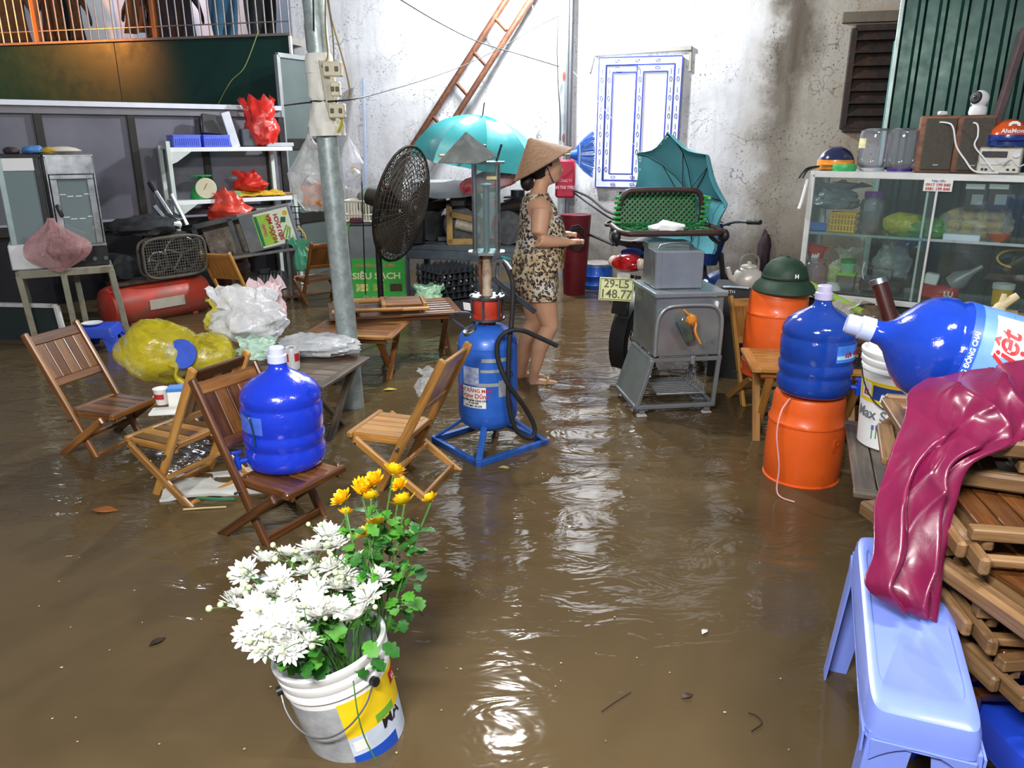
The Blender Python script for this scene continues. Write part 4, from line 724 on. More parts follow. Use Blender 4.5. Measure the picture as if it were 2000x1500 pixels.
B().tube([(.05,-.15,.93),(-.12,-.17,.97),(-.24,-.1,1.0),(-.26,0,1.0),(-.24,.1,1.0),(-.12,.17,.97),(.05,.15,.93)],.013,8,5).o('grab_rail',BLACK,mb)
for s in(-1,1): B().beam((0,s*.085,.28),(.42,s*.08,.34),.03,.05).o('swingarm',STEELD,mb); B().cyl((.0,s*.1,.3),(.08,s*.1,.72),.022,n=10).o('shock_absorber',STEELD,mb); B().cyl((1.22,s*.08,.28),(1.02,s*.08,.8),.022,n=10).o('fork_leg',STEELD,mb)
B().box((.5,0,.36),(.36,.22,.26),.03).o('engine',DARK,mb); B().cyl((-.05,-.16,.26),(.5,-.15,.2),.045,.035).o('exhaust',STEELD,mb); B().tube([(.92,-.34,1.06),(.98,-.2,1.05),(1.0,0,1.0),(.98,.2,1.05),(.92,.34,1.06)],.012,8,4).o('handlebar',STEELD,mb); 
for s in(-1,1): B().cyl((.925,s*.32,1.06),(.875,s*.44,1.07),.018,n=10).o('grip',RUBBER,mb)
B().loft([((1.0,0,.7),.06,.06,(0,1,0),(1,0,0)),((1.0,0,.9),.12,.08,(0,1,0),(1,0,0)),((.98,0,1.03),.09,.07,(0,1,0),(1,0,0))],16).o('headlamp_cowl',MBL,mb)
# ---------- steel cart ----------
ct=T('steel_cart','stainless steel cart on castors with a wire rack below','cart',(.985,4.38,0),R(8)); SS=M('#8f969a',.3,.55,.12,5,.06,dirt='#625f57',dirta=.15); SSL=M('#a9afb3',.26,.6,.1,4,.05)
for p,q in(((-.245,0,.06),(.245,0,.06)),((-.245,.42,.06),(.245,.42,.06)),((-.245,0,.06),(-.245,.42,.06)),((.245,0,.06),(.245,.42,.06)),((-.15,.02,.345),(.27,.02,.345)),((-.15,.42,.345),(.27,.42,.345)),((-.15,.02,.345),(-.15,.42,.345)),((.27,.02,.345),(.27,.42,.345)),((-.24,0,.06),(-.15,.02,.345)),((.235,0,.06),(.262,.02,.345)),((-.24,.42,.06),(-.15,.42,.345)),((.235,.42,.06),(.262,.42,.345))): beam('frame_tube',SS,ct,p,q,.024,.024)
B().sheet(lambda u,v:(-.25+.085*v,.0+.42*u,.05+.29*v),2,2,.003).o('side_panel',SS,ct,smooth=False)
rk=B().tube([(-.1,.05,.12),(.2,.05,.12),(.22,.1,.12),(.22,.4,.16),(-.1,.4,.16)],.006,6,closed=True).o('wire_rack',SSL,ct)
for k in range(10): y=.07+.034*k; B().tube([(-.1,y,.115),(.17,y,.115),(.2,y,.13),(.2,y,.17)],.0045,6).o('rack_wire',SSL,rk)
for x,y in((-.2,.02),(.21,.02),(-.2,.4),(.21,.4)):
    B().box((x,y,.03),(.04,.03,.045),.006).o('castor_fork',SS,ct); B().cyl((x,y-.014,-.015),(x,y+.014,-.015),.035,n=18).o('castor_wheel',M('#b9b6ac',.5),ct)
bx_=B().box((.06,.24,.545),(.41,.44,.36),.006).o('cabinet_box',SS,ct,smooth=False); B().box((.06,.235,.735),(.44,.47,.03),.006).o('lid',SSL,ct,smooth=False)
B().tube([(-.14,.012,.37),(-.14,.008,.54),(-.125,.005,.62),(-.08,.004,.665),(.0,.004,.675),(.12,.004,.675),(.2,.004,.665),(.245,.005,.62),(.258,.008,.54),(.258,.012,.37)],.011,10,4).o('arched_tube',SSL,bx_); B().box((.215,.01,.675),(.022,.03,.04),.006).o('latch',WHITE,bx_); B().box((.09,.0,.345),(.025,.02,.05),.003).o('tab',SSL,bx_)
sbx=T('steel_box','small plain stainless steel box standing on the cart lid','box',ct.matrix_basis@Vector((.0,.28,.752)),R(6)); B().box((.02,-.03,.11),(.29,.27,.22),.005).o('box_body',SSL,sbx,smooth=False); B().box((.035,-.168,.11),(.25,.006,.21),.003).o('front_plate',M('#9aa1a8',.3,.5,.08,4),sbx,smooth=False); B().tube([(-.1,-.1,.22),(-.08,-.1,.25),(.0,-.1,.262),(.1,-.1,.25),(.12,-.1,.22)],.006,8,4).o('handle',STEELD,sbx); B().box((0,.06,.235),(.26,.12,.04),.004).o('rear_lid',M('#8fa0a0',.35,.7),sbx,smooth=False)
cu=T('plastic_cup','clear plastic cup tied to the cart front with an orange cord','cup',ct.matrix_basis@Vector((.05,-.045,.475)),rot=(0,R(-24),R(8))); B().lathe([(0,0),(.03,0),(.046,.13),(.049,.133),(.044,.13),(.028,.004),(0,.004)],24).o('cup',CLEAR,cu); B().sph((0,0,.02),(.024,.024,.016),12).o('lime_slice',M('#7fae2a',.4),cu)
B().tube([(.02,-.03,.2),(.04,-.035,.15),(.055,-.04,.1),(.03,-.055,.06),(.035,-.055,-.02)],.007,7,4).o('cord',M('#d98a2a',.5),cu); B().blob((.04,-.035,.13),(.03,.02,.03),.4,3,4,14).o('cord_knot',M('#d98a2a',.5),cu)
# woven chair resting on the cart
wc=T('woven_chair','green woven chair with brown rim resting on the steel cart','chair',W(1312,452,4.66),R(6)); BRN=M('#3a2422',.5,0,.2,14,.2); GW=M('#1f6a34',.4,0,.15,16)
def weave(par,m,w_,h_,n,name):
    q=B(); st=w_/n
    for k in range(-int(h_/st)-1,n+int(h_/st)+1):
        for s in(-1,1):
            x=-w_/2+k*st; a=Vector((x,0,0)); c=Vector((x+s*h_,0,h_)); 
            pts=[]
            for t in range(13):
                p=a+(c-a)*t/12
                if -w_/2<=p.x<=w_/2: pts.append((p.x,.004*s*(1 if t%2 else -1),p.z))
            if len(pts)>1: q.beam(pts[0],pts[-1],.005,.011,(0,1,0) if False else Vector((0,0,1)).cross(Vector((0,1,0))) ,.001)
    q.o(name,GW,par,mw=m,smooth=False); B().box((0,.008,h_/2),(w_,.003,h_),.001).o('dark_backing',M('#131813',.7),par,mw=m,smooth=False)
weave(wc,TR((.0,.28,.02),(R(-14),0,0)),.5,.2,15,'woven_back'); weave(wc,TR((.0,-.02,-.01),(R(-84),0,0)),.56,.3,15,'woven_seat')
B().tube([(-.27,.28,.02),(-.265,.25,.12),(-.235,.235,.205),(-.15,.23,.225),(.15,.23,.225),(.235,.235,.205),(.265,.25,.12),(.27,.28,.02)],.017,10,5).o('back_rim',BRN,wc); B().tube([(-.3,.28,.01),(-.31,.05,.0),(-.28,-.04,-.005),(-.2,-.055,-.005),(.2,-.055,-.005),(.28,-.04,-.005),(.31,.05,0),(.3,.28,.01)],.018,10,5).o('seat_rim',BRN,wc)
for s in(-1,1):
    for k in range(6): B().tube([(s*.275,.27-.012*k,.03+.03*k),(s*.3,.26-.012*k,.03+.03*k),(s*.255,.24,.03+.032*k)],.009,6).o('edge_wrap',M('#2f9a48',.4),wc)
    B().tube([(s*.3,.25,0),(s*.32,.2,-.06),(s*.32,.05,-.08)],.014,8,3).o('frame_tube',BLACK,wc); B().sph((s*.335,.02,-.03),(.03,.04,.04),12).o('end_cap',BLACK,wc)
tag(B().blob((0,0,.02),(.1,.06,.04),.3,2,6,24,flat=-.4).o('white_cloth',M('#e4e4e2',.8,0,.06,12,.2),loc=wc.location+Vector((-.03,-.0,.0))),'white crumpled cloth lying in the green woven chair','cloth')
# umbrellas
def umbrella(label,loc,q,rad,dep,mat,handle=True,under=None):
    u_=T('umbrella',label,'umbrella',loc); u_.rotation_euler=q; n=8
    for k in range(n):
        a0,a1=2*PI*k/n,2*PI*(k+1)/n
        def f(s,t):
            e=.03+.97*t; a=a0+(a1-a0)*s; cl_=math.cos(PI/n)/math.cos((a-(a0+a1)/2)); sag=1-.1*math.sin(PI*s)*e*e; r=rad*math.sin(e*PI/2*.92)/math.sin(PI/2*.92)*(cl_*sag); return (r*math.cos(a),r*math.sin(a),dep*(math.cos(e*PI/2*.92)-math.cos(PI/2*.92))*(1-.06*math.sin(PI*s))) 
        B().sheet(f,5,8,.0015).o('canopy_panel',mat,u_,ang=60)
        P=[(rad*.985*math.sin(t*PI/2*.92)/math.sin(PI/2*.92)*math.cos(a0),rad*.985*math.sin(t*PI/2*.92)/math.sin(PI/2*.92)*math.sin(a0),dep*(math.cos(t*PI/2*.92)-math.cos(PI/2*.92))-.008) for t in(.05,.3,.5,.75,1)]
        B().tube(P,.003,5).o('rib',BLACK,u_); B().tube([P[2],(0,0,dep*.35)],.0025,5).o('stretcher',BLACK,u_)
    B().cyl((0,0,dep+.05),(0,0,dep-.62),.006,n=8).o('shaft',BLACK,u_)
    if handle: B().tube([(0,0,dep-.6),(0,0,dep-.7),(.015,0,dep-.74),(.05,0,dep-.76),(.085,0,dep-.73),(.09,0,dep-.69)],.011,8,5).o('hook_handle',BLACK,u_)
    return u_
TEALU=M('#3f9ea3',.35,0,.08,6,.08); TEALD=M('#63b2bf',.4,0,.1,6,.1,sub=.6)
q=Vector((.8,.5,.22)).to_track_quat('Z','Y').to_euler()
umbrella('teal umbrella lying tilted behind the green woven chair',W(1318,395,5.35),q,.46,.2,TEALD)
# ---------- back wall: ladder, pipes, umbrella, broom ----------
la=T('ladder','rusty brown steel ladder leaning across the back wall','ladder',BW.o,BW.rz)
def lp(u,v,o): p=BW.l(u,v,o); return p
off=lambda v:-.2-.3*v/330
B().tube([lp(787,315,off(315)),lp(802,291,off(291)),lp(1066,-122,off(-122))],.034,12).o('rail',RUST,la); B().tube([lp(838,310,off(310)),lp(871,258,off(258)),lp(1114,-122,off(-122))],.034,12).o('rail',RUST,la)
for a,c in(((847,229),(871,258)),((892,163),(913,186)),((926,103),(949,128)),((968,37),(989,60)),((812,281),(832,305))): B().tube([lp(*a,off(a[1])),lp(*c,off(c[1]))],.02,10).o('rung',RUST,la)
wp=T('wall_pipe','pale upright pipe with rust spots on the back wall','pipe',BW.w(BW.l(1102,100,-.2).x,-.2,-.1)); zh=4.2; B().cyl((0,0,0),(0,0,zh),.045,n=20).o('pipe_tube',M('#a9adb0',.45,.4,.12,9),wp); B().box((.065,.03,zh/2),(.035,.05,zh),.004).o('conduit',M('#5f6266',.5,.2),wp,smooth=False)
for v,a in((30,-20),(150,0),(270,10)): spot(wp,.045,R(a),BW.l(1102,v,-.2).z+.1,.04,.1)
wire('dark cable running down the left of the wall pipe',[W(1092,20,8.9),W(1088,90,8.9),W(1090,160,8.9),W(1094,230,8.92),W(1094,275,8.92)],DARK,.006)
a,c=BW.l(710,153,-.1),BW.l(717,480,-.3); tag(B().beam(tuple(BW.w(*a)),tuple(BW.w(*c)),.05,.03,(1,0,0)).o('metal_strip',M('#9fb0c9',.4,.4,.08,7),smooth=False),'pale blue metal strip leaning upright on the back wall','strip')
ug=umbrella('open teal umbrella shading the machines below the ladder',W(930,300,7.75)+Vector((0,0,-.1)),(R(4),R(8),R(10)),.64,.52,TEALU,False)
br=T('broom','broom with blue plastic bristles lying level beside the wall pipe','broom',W(1117,302,8.3)); hb_=W(858,304,6.95)-W(1117,302,8.3); B().cyl((0,0,0),hb_,.013,n=10).o('handle',M('#b9a46a',.5,0,.15,9),br); B().cyl((-.02,0,0),(.05,0,0),.03,.06,n=14).o('ferrule',M('#2f5fc0',.4),br); rb=random.Random(5); q=B()
for k in range(170):
    a=rb.uniform(-1,1); d=rb.uniform(-.35,.35); q.tube([(.03,.02*d,.06*a),(.12,.06*d,.16*a),(.225+.02*rb.random()-.02*abs(a),.12*d,.23*a)],.0042,4)
bs_=q.o('bristles',M('#4f86e6',.4,0,.25,60),br); B().tube([(.075,-.03,-.12),(.082,-.035,0),(.075,-.03,.12)],.008,6,4).o('stitching',M('#a9c4f4',.4),br)
rbag=T('red_bag','red woven shopping bag hanging beside the wall pipe','bag',W(1103,388,8.62)); B().box((0,0,.21),(.21,.09,.4),.02).o('bag_body',M('#b3203c',.6,0,.1,12,.1,alpha=1),rbag); B().tube([(-.06,-.03,.4),(-.05,.02,.5),(.05,.02,.5),(.06,-.03,.4)],.006,6,4).o('bag_handle',M('#b3203c',.6),rbag)
text('IN THE TPBD',.045,M('#e8b9c0',.6),rbag,TR((0,-.047,.12))@STAND,off=.001,sx=.8); text('CÔNG TY',.04,M('#e8b9c0',.6),rbag,TR((0,-.047,.19))@STAND,sx=.8)
# machines on a steel bench
bz=.58; be=T('work_bench','grey steel work bench under the machines at the back wall','bench',W(870,470,7.75)*Vector((1,1,0)),BW.rz); BG=M('#5f6a72',.5,.4,.15,7,.1)
B().box((.2,.35,bz-.03),(1.4,.7,.05),.004).o('bench_top',BG,be,smooth=False); B().box((.2,.02,bz-.1),(1.4,.03,.1),.004).o('apron',BG,be,smooth=False)
for x in(-.45,.2,.85):
    for y in(.04,.66): B().beam((x,y,-.08),(x,y,bz-.05),.06,.06).o('leg',BG,be,smooth=False)
B().box((.2,.35,.1),(1.3,.6,.03),.004).o('lower_shelf',BG,be,smooth=False)
def bw(x,y,z): return be.matrix_basis@Vector((x,y,z))
def engine(label,loc,rz,s,body,n=7,pul=True):
    e=T('engine',label,'engine',loc,rz); 
    B().box((0,0,.1*s),(.3*s,.22*s,.2*s),.015).o('crankcase',body,e); B().box((0,0,.02*s),(.42*s,.26*s,.04*s),.006).o('base_plate',STEELD,e)
    for k in range(n): B().box((.02*s,0,(.21+.028*k)*s),(.2*s,.18*s,.014*s),.003).o('cooling_fin',body,e,smooth=False)
    B().cyl((.02*s,0,.2*s),(.02*s,0,(.24+.028*n)*s),.06*s,n=16).o('cylinder',body,e); B().cyl((-.12*s,-.1*s,.28*s),(.16*s,-.1*s,.34*s),.05*s,n=14).o('silencer',M('#3a342e',.6,.4,.2,9,.2),e)
    if pul: B().lathe([(.02*s,-.03*s),(.14*s,-.03*s),(.125*s,0),(.14*s,.03*s),(.02*s,.03*s)],24,TR((-.02*s,-.16*s,.14*s),(PI/2,0,0))).o('pulley',STEELD,e)
    B().blob((.13*s,.03*s,.3*s),(.06*s,.06*s,.08*s),.2,2,3,16).o('carburettor',STEELD,e); return e
DK=M('#2b2e31',.55,.3,.3,9,.3); engine('dark engine on the bench behind the measuring cylinder',bw(.0,.5,bz),R(10),1.25,DK); engine('blackish engine at the right end of the bench behind the woman',bw(.62,.4,bz),R(-15),1.2,M('#30383d',.5,.4,.25,9,.3)); engine('grimy engine at the left end of the bench behind the fan',bw(-.36,.45,bz),R(25),1.1,M('#3a3733',.6,.3,.3,9,.3))
fm=T('yellow_machine_frame','ochre machine frame with a white drum on the bench','machine',bw(.14,.16,bz),R(5)); OC=M('#a8884a',.55,.1,.2,9,.2,dirt='#6a5230',dirta=.4)
for p,q in(((-.14,0,0),(-.14,0,.34)),((.2,0,0),(.2,0,.26)),((-.14,0,.3),(.2,0,.22)),((-.14,.2,0),(-.14,.2,.34)),((-.14,0,.34),(-.14,.2,.34)),((-.16,0,.02),(.26,0,.02))): B().beam(p,q,.06,.06,(0,1,0) if p[0]==q[0] and p[1]==q[1] else (0,0,1)).o('frame_bar',OC,fm,smooth=False)
B().cyl((-.08,.05,.2),(.24,.05,.12),.055,n=18).o('drum',M('#d3cdbb',.5,.1,.15,9,dirt='#8a6a3a',dirta=.4),fm); B().box((-.05,.02,.42),(.16,.1,.12),.02).o('motor_cover',DK,fm)
tag(B().sheet(lambda u,v:(-.62+1.2*u,-.08+.6*v,.62-.09*math.sin(PI*u)**2*(1-v)-.04*u+.015*noise.noise(Vector((u*6,v*4,0)))-.05*(1-v)**3),26,10,.006).o('cover_sheet',M('#9aa0a2',.45,.2,.12,6,.1),loc=be.location+Vector((0,.02,bz)),rot=(0,0,BW.rz)),'grey sheet laid over the machines under the teal umbrella','sheet')
tag(B().blob((0,0,.09),(.3,.12,.1),.25,2.2,12,36,flat=-.8).o('red_printed_sack',M('#d2273a',.35,0,.5,4,.2,dirt='#f0e6e6',dirta=.75),loc=be.matrix_basis@Vector((.45,.1,1.1)),rot=(0,R(-14),0)),'crumpled red and white printed sack on the machines','sack')
tag(B().box((0,0,.01),(.15,.07,.02),.004).o('orange_box',M('#c9752a',.5,0,.3,14),loc=bw(-.32,.04,bz+.26),rot=(0,0,R(5))),'small orange and green box on a machine right of the fan','box'); tag(B().box((0,0,-.13),(.14,.18,.26),.01).o('box_prop',DK,loc=bw(-.32,.06,bz+.26)),'dark metal block under the small orange box','block')
# sugar-cane cart with green sign
sg=T('juice_cart','stainless juice cart with a green printed sign','cart',W(742,585,7.72)*Vector((1,1,0))+Vector((0,0,-.05)),R(4)); zc=W(740,440,7.72).z+.05; w2=.56
B().box((0,.28,zc/2),(w2,.55,zc),.008).o('cart_body',M('#8a9296',.35,.5,.1,5,.05),sg,smooth=False); B().box((.0,.28,zc+.015),(w2+.03,.58,.03),.006).o('top_plate',STEELD,sg,smooth=False)
fs=B().box((-.0,-.004,zc*.33),(w2-.03,.006,zc*.55),.002).o('green_sign',M('#3fb04a',.4,0,.12,7),sg,smooth=False); SY=M('#e8ecb0',.5)
text('SIÊU SẠCH',.088,SY,fs,TR((-.02,-.008,zc*.39))@STAND,off=.0025,sx=1.15); text('CHUYÊN NƯỚC MÍA',.042,M('#d98a6a',.5),fs,TR((-.03,-.008,zc*.52))@STAND,off=.001); text('ĐT: 0917 199 840',.045,M('#d9a08a',.5),fs,TR((.0,-.008,zc*.12))@STAND,off=.001)
for x,hx in((-.17,'#c9cf7a'),(.0,'#8fb84a'),(.17,'#4a3a28')): B().box((x,-.009,zc*.25),(.12,.004,.075),.002).o('picture',M(hx,.5,0,.5,40),fs,smooth=False); 
B().box((-.19,-.02,zc+.05),(.12,.06,.05),.01).o('rag',M('#5a2f3a',.8,0,.2,14,.3),sg); B().tube([(-.28,-.01,.1),(-.3,-.01,zc*.7),(-.27,-.01,zc),(-.2,-.01,zc+.02)],.012,8,4).o('green_hose',M('#6fae5a',.4),sg)
tag(B().blob((0,0,.13),(.22,.17,.16),.2,1.8,8,32,flat=-.75).o('canvas_bundle',M('#6f7a70',.7,0,.2,9,.3),loc=sg.matrix_basis@Vector((.02,.25,zc+.06))),'grey-green canvas bundle on the juice cart behind the fan','bundle')
pb_=T('white_basket','white plastic basket on the left of the juice cart top','basket',sg.matrix_basis@Vector((-.16,.1,zc+.032)),R(-8))
for k in range(9): B().box((-.12+.03*k,-.09,.1),(.014,.008,.2),.002).o('basket_slat',CREAM,pb_,smooth=False); B().box((-.12+.03*k,.09,.1),(.014,.008,.2),.002).o('basket_slat',CREAM,pb_,smooth=False)
B().box((0,0,.005),(.27,.19,.01),.003).o('basket_floor',CREAM,pb_,smooth=False); B().tube([(-.135,-.095,.2),(.135,-.095,.2),(.135,.095,.2),(-.135,.095,.2)],.01,6,closed=True).o('basket_rim',CREAM,pb_); B().tube([(-.135,-.095,.07),(.135,-.095,.07),(.135,.095,.07),(-.135,.095,.07)],.007,6,closed=True).o('basket_band',CREAM,pb_)
tag(B().blob((0,0,.04),(.12,.08,.05),.3,2,4,20,flat=-.6).o('red_cloth',M('#d8442c',.6,0,.15,12,.2),loc=sg.matrix_basis@Vector((.1,.45,zc+.28))),'bright red cloth behind the canvas bundle','cloth')
# pedestal fan
fn=T('pedestal_fan','dusty black wire-cage pedestal fan turned sideways','fan',(-1.055,6.1,-.08)); DU=M('#3a352e',.7,.1,.25,14,.2); hc=W(786,400,6.05)-fn.location; fm_=Matrix.Translation(hc)@Vector((.92,-.33,-.2)).to_track_quat('Z','Y').to_matrix().to_4x4(); rf=.44
for nm,sg_ in(('front_cage',1),('rear_cage',-1)):
    q=B(); zf=lambda r:sg_*(.1*(1-(r/rf)**2.6)+.0)
    for k in range(1,15): r=rf*k/14; q.tube([(r*math.cos(t*PI/16),r*math.sin(t*PI/16),zf(r)) for t in range(32)],.0035 if k<14 else .011,5,closed=True)
    for k in range(44): a=2*PI*k/44; q.tube([(r*math.cos(a),r*math.sin(a),zf(r)) for r in(.04,.15,.26,.36,.41,rf)],.003,4)
    q.lathe([(0,zf(0)+.006*sg_),(.07,zf(0)+.005*sg_),(.075,zf(0)-.005*sg_),(0,zf(0)-.006*sg_)],18); q.o(nm,DU,fn,mw=fm_)
for k in range(3):
    def f(u,v,k=k): r=.06+.32*u; a=2*PI*k/3+(v-.5)*(1.5-.4*u); return (r*math.cos(a),r*math.sin(a),.07*(v-.5))
    B().sheet(f,8,8,.003).o('blade',M('#4a463e',.6,.2,.2,9),fn,mw=fm_)
B().cyl((0,0,-.05),(0,0,-.3),.085,.065,n=20).o('motor',DU,fn,mw=fm_); B().cyl((0,0,0),(0,0,.1),.04,n=14).o('hub',DU,fn,mw=fm_)
mt=fm_@Vector((0,0,-.2)); B().tube([(0,0,.03),(0,0,mt.z-.15),(mt.x,mt.y,mt.z-.05)],.024,12).o('pole',BLACK,fn); B().lathe([(0,0),(.24,0),(.24,.02),(.06,.04),(.03,.09),(0,.09)],28).o('base',BLACK,fn); B().lathe([(0,0),(.018,0),(.018,.006),(0,.008)],14).o('badge',STEEL,fn,mw=fm_@TR((.0,.0,.108)))
wire('thin black fan cable hanging in front of the juice cart',[W(706,330,6.0),W(709,430,6.0),W(712,520,6.0),W(714,575,6.0)],BLACK,.005)
# egg trays
def egg_tray(label,z,rz,eggs):
    t=T('egg_tray',label,'egg tray',(-.62,7.3,z),rz,'black egg trays'); q=B(); n=6; s=.4/n
    q.box((0,0,.006),(.42,.42,.006),.002)
    for i in range(n+1):
        for j in range(n+1): q.lathe([(.022,.006),(.015,.035),(.009,.06),(.0,.062)],6,TR((-.2+s*i,-.2+s*j,0)))
    for i in range(n):
        for j in range(n): q.lathe([(.026,.03),(.02,.008),(.012,-.012)],6,TR((-.2+s*(i+.5),-.2+s*(j+.5),0)))
    q.o('tray_cells',M('#25292e',.55,0,.15,12),t)
    for i,j in eggs: B().sph((-.2+s*(i+.5),-.2+s*(j+.5),.026),(.021,.021,.028),12).o('egg',M('#e8e4d8',.5,0,.05,9),t)
r7=R(38)
egg_tray('black plastic egg tray on top of the stack, empty pegs up',.4,r7,[]); egg_tray('black egg tray with two white eggs in front, second from top',.34,r7+.06,[(0,0),(0,1),(1,0)]); egg_tray('black egg tray with a row of eggs, third from top',.28,r7,[(0,0),(0,2),(1,0),(3,0),(4,0)]); egg_tray('black egg tray with few eggs, fourth from top',.22,r7-.05,[(0,3),(2,0),(5,0)]); egg_tray('black egg tray at the bottom of the stack',.16,r7,[])
bagthing('green_plastic_bag','pale green plastic bag in front of the egg trays','plastic bag',W(838,594,6.95)+Vector((0,0,-.02)),film('#a9dcb4',.8),.2,.16,.12,41,neck=.7,flare=.0,amp=.35)
tag(B().box((0,0,.12),(.4,.4,.24),.006).o('crate_stand',M('#3a3f45',.6,0,.15,9),loc=(-.62,7.3,-.1),rot=(0,0,r7)),'dark crate in the water under the egg trays','crate')
# red locker, blue drum, hoses
rl=T('red_bin','tall dark red bin with a coiled cable behind the woman','bin',W(1122,545,8.2)*Vector((1,1,0))+Vector((0,0,-.08))); B().loft([((0,0,0),.11,.11,X_,Y_),((0,0,.5),.14,.14,X_,Y_),((0,0,.92),.16,.16,X_,Y_)],20).o('bin_body',M('#6a1420',.5,0,.15,8),rl); B().tube([(.09*math.cos(t*.7),-.17,.66+.11*math.sin(t*.7)+.003*t) for t in range(26)],.008,6).o('coiled_cable',DARK,rl)
bd=T('blue_drum','short blue drum with a grey lid by the back wall','drum',W(1165,558,8.55)*Vector((1,1,0))+Vector((0,0,-.06))); DB=M('#1f4fae',.35,.1,.12,6,coat=.2); B().lathe([(0,0),(.17,0),(.175,.02),(.175,.1),(.182,.11),(.175,.12),(.175,.2),(.182,.21),(.175,.22),(.175,.3),(.17,.32),(0,.32)],32).o('drum_body',DB,bd); B().lathe([(0,.32),(.165,.32),(.168,.34),(.15,.35),(0,.345)],32).o('lid',M('#8a8680',.6,.1,.15,8),bd)
wire('black hose looping from the wall pipe to the motorbike',[W(1120,372,8.3),W(1150,385,8.0),W(1185,412,7.2),W(1225,425,6.2)],RUBBER,.012); wire('second thinner hose below the first one',[W(1120,376,8.3),W(1150,398,8.0),W(1190,425,7.2),W(1222,438,6.2)],RUBBER,.009); wire('thick black hose low on the back wall left of the motorbike',[W(1130,452,8.3),W(1160,462,8.0),W(1198,478,7.0)],RUBBER,.014)
wire('short wires sticking out of the wall right of the tilted umbrella',[W(1405,432,6.5),W(1422,440,7.5),W(1428,436,8.3)],RUBBER,.007)
tag(B().blob((0,0,.22),(.07,.06,.24),.25,2,6,20).o('dark_cloth_bundle',M('#33222a',.8,0,.2,9,.3),loc=BW.w(BW.l(1488,520).x,-.12,BW.l(1488,520).z-.05)),'dark red cloth hanging on the back wall above the kettle','cloth')
# laundry behind the railing
def shirt(label,u,w_,v0,hexc,kind=0,group='clothes drying on the balcony'):
    p=FW.l(u,v0,.45); g=T('hanging_shirt' if kind==0 else 'hanging_bag',label,'shirt' if kind==0 else 'bag',FW.w(p.x,.45,p.z),FW.rz,group); m=M(hexc,.85,0,.2,9,.3); h=.9; sc=w_/120*.86
    def f(a,c):
        x=(a-.5)*2; z=.62-.95*c; wd=.36*(1+.1*c)*(1.0 if c>.28 else (.45+.55*(c/.28)**.5)) if kind==0 else .2*math.sin(PI*(.12+.8*c))**.7
        return (x*wd*sc,.05*math.sin(a*9+c*4)*c-.04*math.cos(x*1.5),z*sc*1.1+(.06*(1-abs(x)) if c<.05 else 0))
    B().sheet(f,22,16,.02).o('cloth',m,g); 
    if kind==0:
        for s in(-1,1): B().loft([((s*.3*sc,0,.46*sc),.1*sc,.04,(0,0,1),Y_),((s*.45*sc,0,.25*sc),.09*sc,.035,(0,0,1),Y_),((s*.5*sc,0,.05*sc),.08*sc,.03,(0,0,1),Y_)],12).o('sleeve',m,g)
    B().tube([(0,0,.6*sc),(0,0,.75*sc),(.03,0,.8*sc)],.006,6).o('hanger_hook',STEELD,g); return g
shirt('dark grey-blue shirt hanging at the far left of the balcony',20,110,45,'#23262f'); shirt('black t-shirt hanging behind the orange railing post',125,120,50,'#131316'); shirt('brown garment hanging left of the second railing post',268,60,40,'#4a3826'); shirt('large navy jacket hanging right of the second railing post',335,130,48,'#171b2c'); shirt('blue bundle hanging between the navy jacket and the black bag',440,150,38,'#39627f',1); shirt('black bag hanging at the right end of the balcony',512,160,42,'#15171c',1)
# ---------- right side: chair, gas cylinders, jugs, tables ----------
chair('yellowish folding chair carrying the orange gas cylinder with the helmet',1.6,4.7,R(278),0,WB)
def cylinder(label,loc,rz=0):
    g=T('gas_cylinder',label,'gas cylinder',loc,rz,'orange gas cylinders')
    B().lathe([(0,.07),(.13,.06),(.17,.07),(.18,.1),(.182,.2),(.18,.33),(.176,.36),(.181,.365),(.181,.375),(.172,.385),(.168,.43),(.166,.485),(.16,.5),(.12,.505),(0,.505)],40,fn=lambda r,z,a:r*(1+(.018*max(0,math.cos(4*a)) if .38<z<.48 else 0))).o('shell',ORANGE,g)
    q=B()
    for k in range(8):
        a0=2*PI*k/8; q.sheet(lambda u,v:((.176+.004*v)*math.cos(a0+u*.55),(.176+.004*v)*math.sin(a0+u*.55),.0+.05*v),6,2,.006)
    q.lathe([(.172,.045),(.182,.05),(.182,.075),(.172,.08)],40); q.lathe([(.17,-.01),(.18,-.01),(.18,.012),(.17,.012)],40); q.o('foot_ring',ORANGE,g); return g
c1=cylinder('orange gas cylinder on the chair under the green helmet',(1.585,4.5,.245)); c2=cylinder('orange gas cylinder standing in the water under the blue jug',(1.44,3.52,-.07)); text('P',.09,M('#d8561a',.4),c2,TR((0,0,.28),(0,0,R(30))),.182,off=.002,ext=.002)
he=T('pith_helmet','dark green pith helmet lying on the orange gas cylinder','helmet',(1.6,4.48,.752),R(-6)); HG=M('#1d3a28',.6,0,.15,9,.15); B().lathe([(.175,-.005),(.178,.0),(.165,.03),(.14,.055),(.128,.07),(.125,.1),(.112,.135),(.085,.165),(.045,.185),(.015,.19),(.012,.198),(0,.2)],36,Matrix.Diagonal((1,1.15,1,1))).o('helmet_shell',HG,he); B().lathe([(.131,.068),(.133,.08),(.129,.085)],36,Matrix.Diagonal((1,1.15,1,1))).o('band',M('#16291d',.6),he); text('H',.03,INKW,he,TR((.03,-.151,.1),(R(-10),0,0))@STAND,off=.0015)
B().tube([(.12,-.13,.0),(.16,-.14,-.03),(.165,-.12,-.06)],.005,6,3).o('strap',BLACK,he)
table('pale folding table behind the two right-hand jugs',(1.62,4.02,0),R(-8),.66,.44,WB,.45,6)
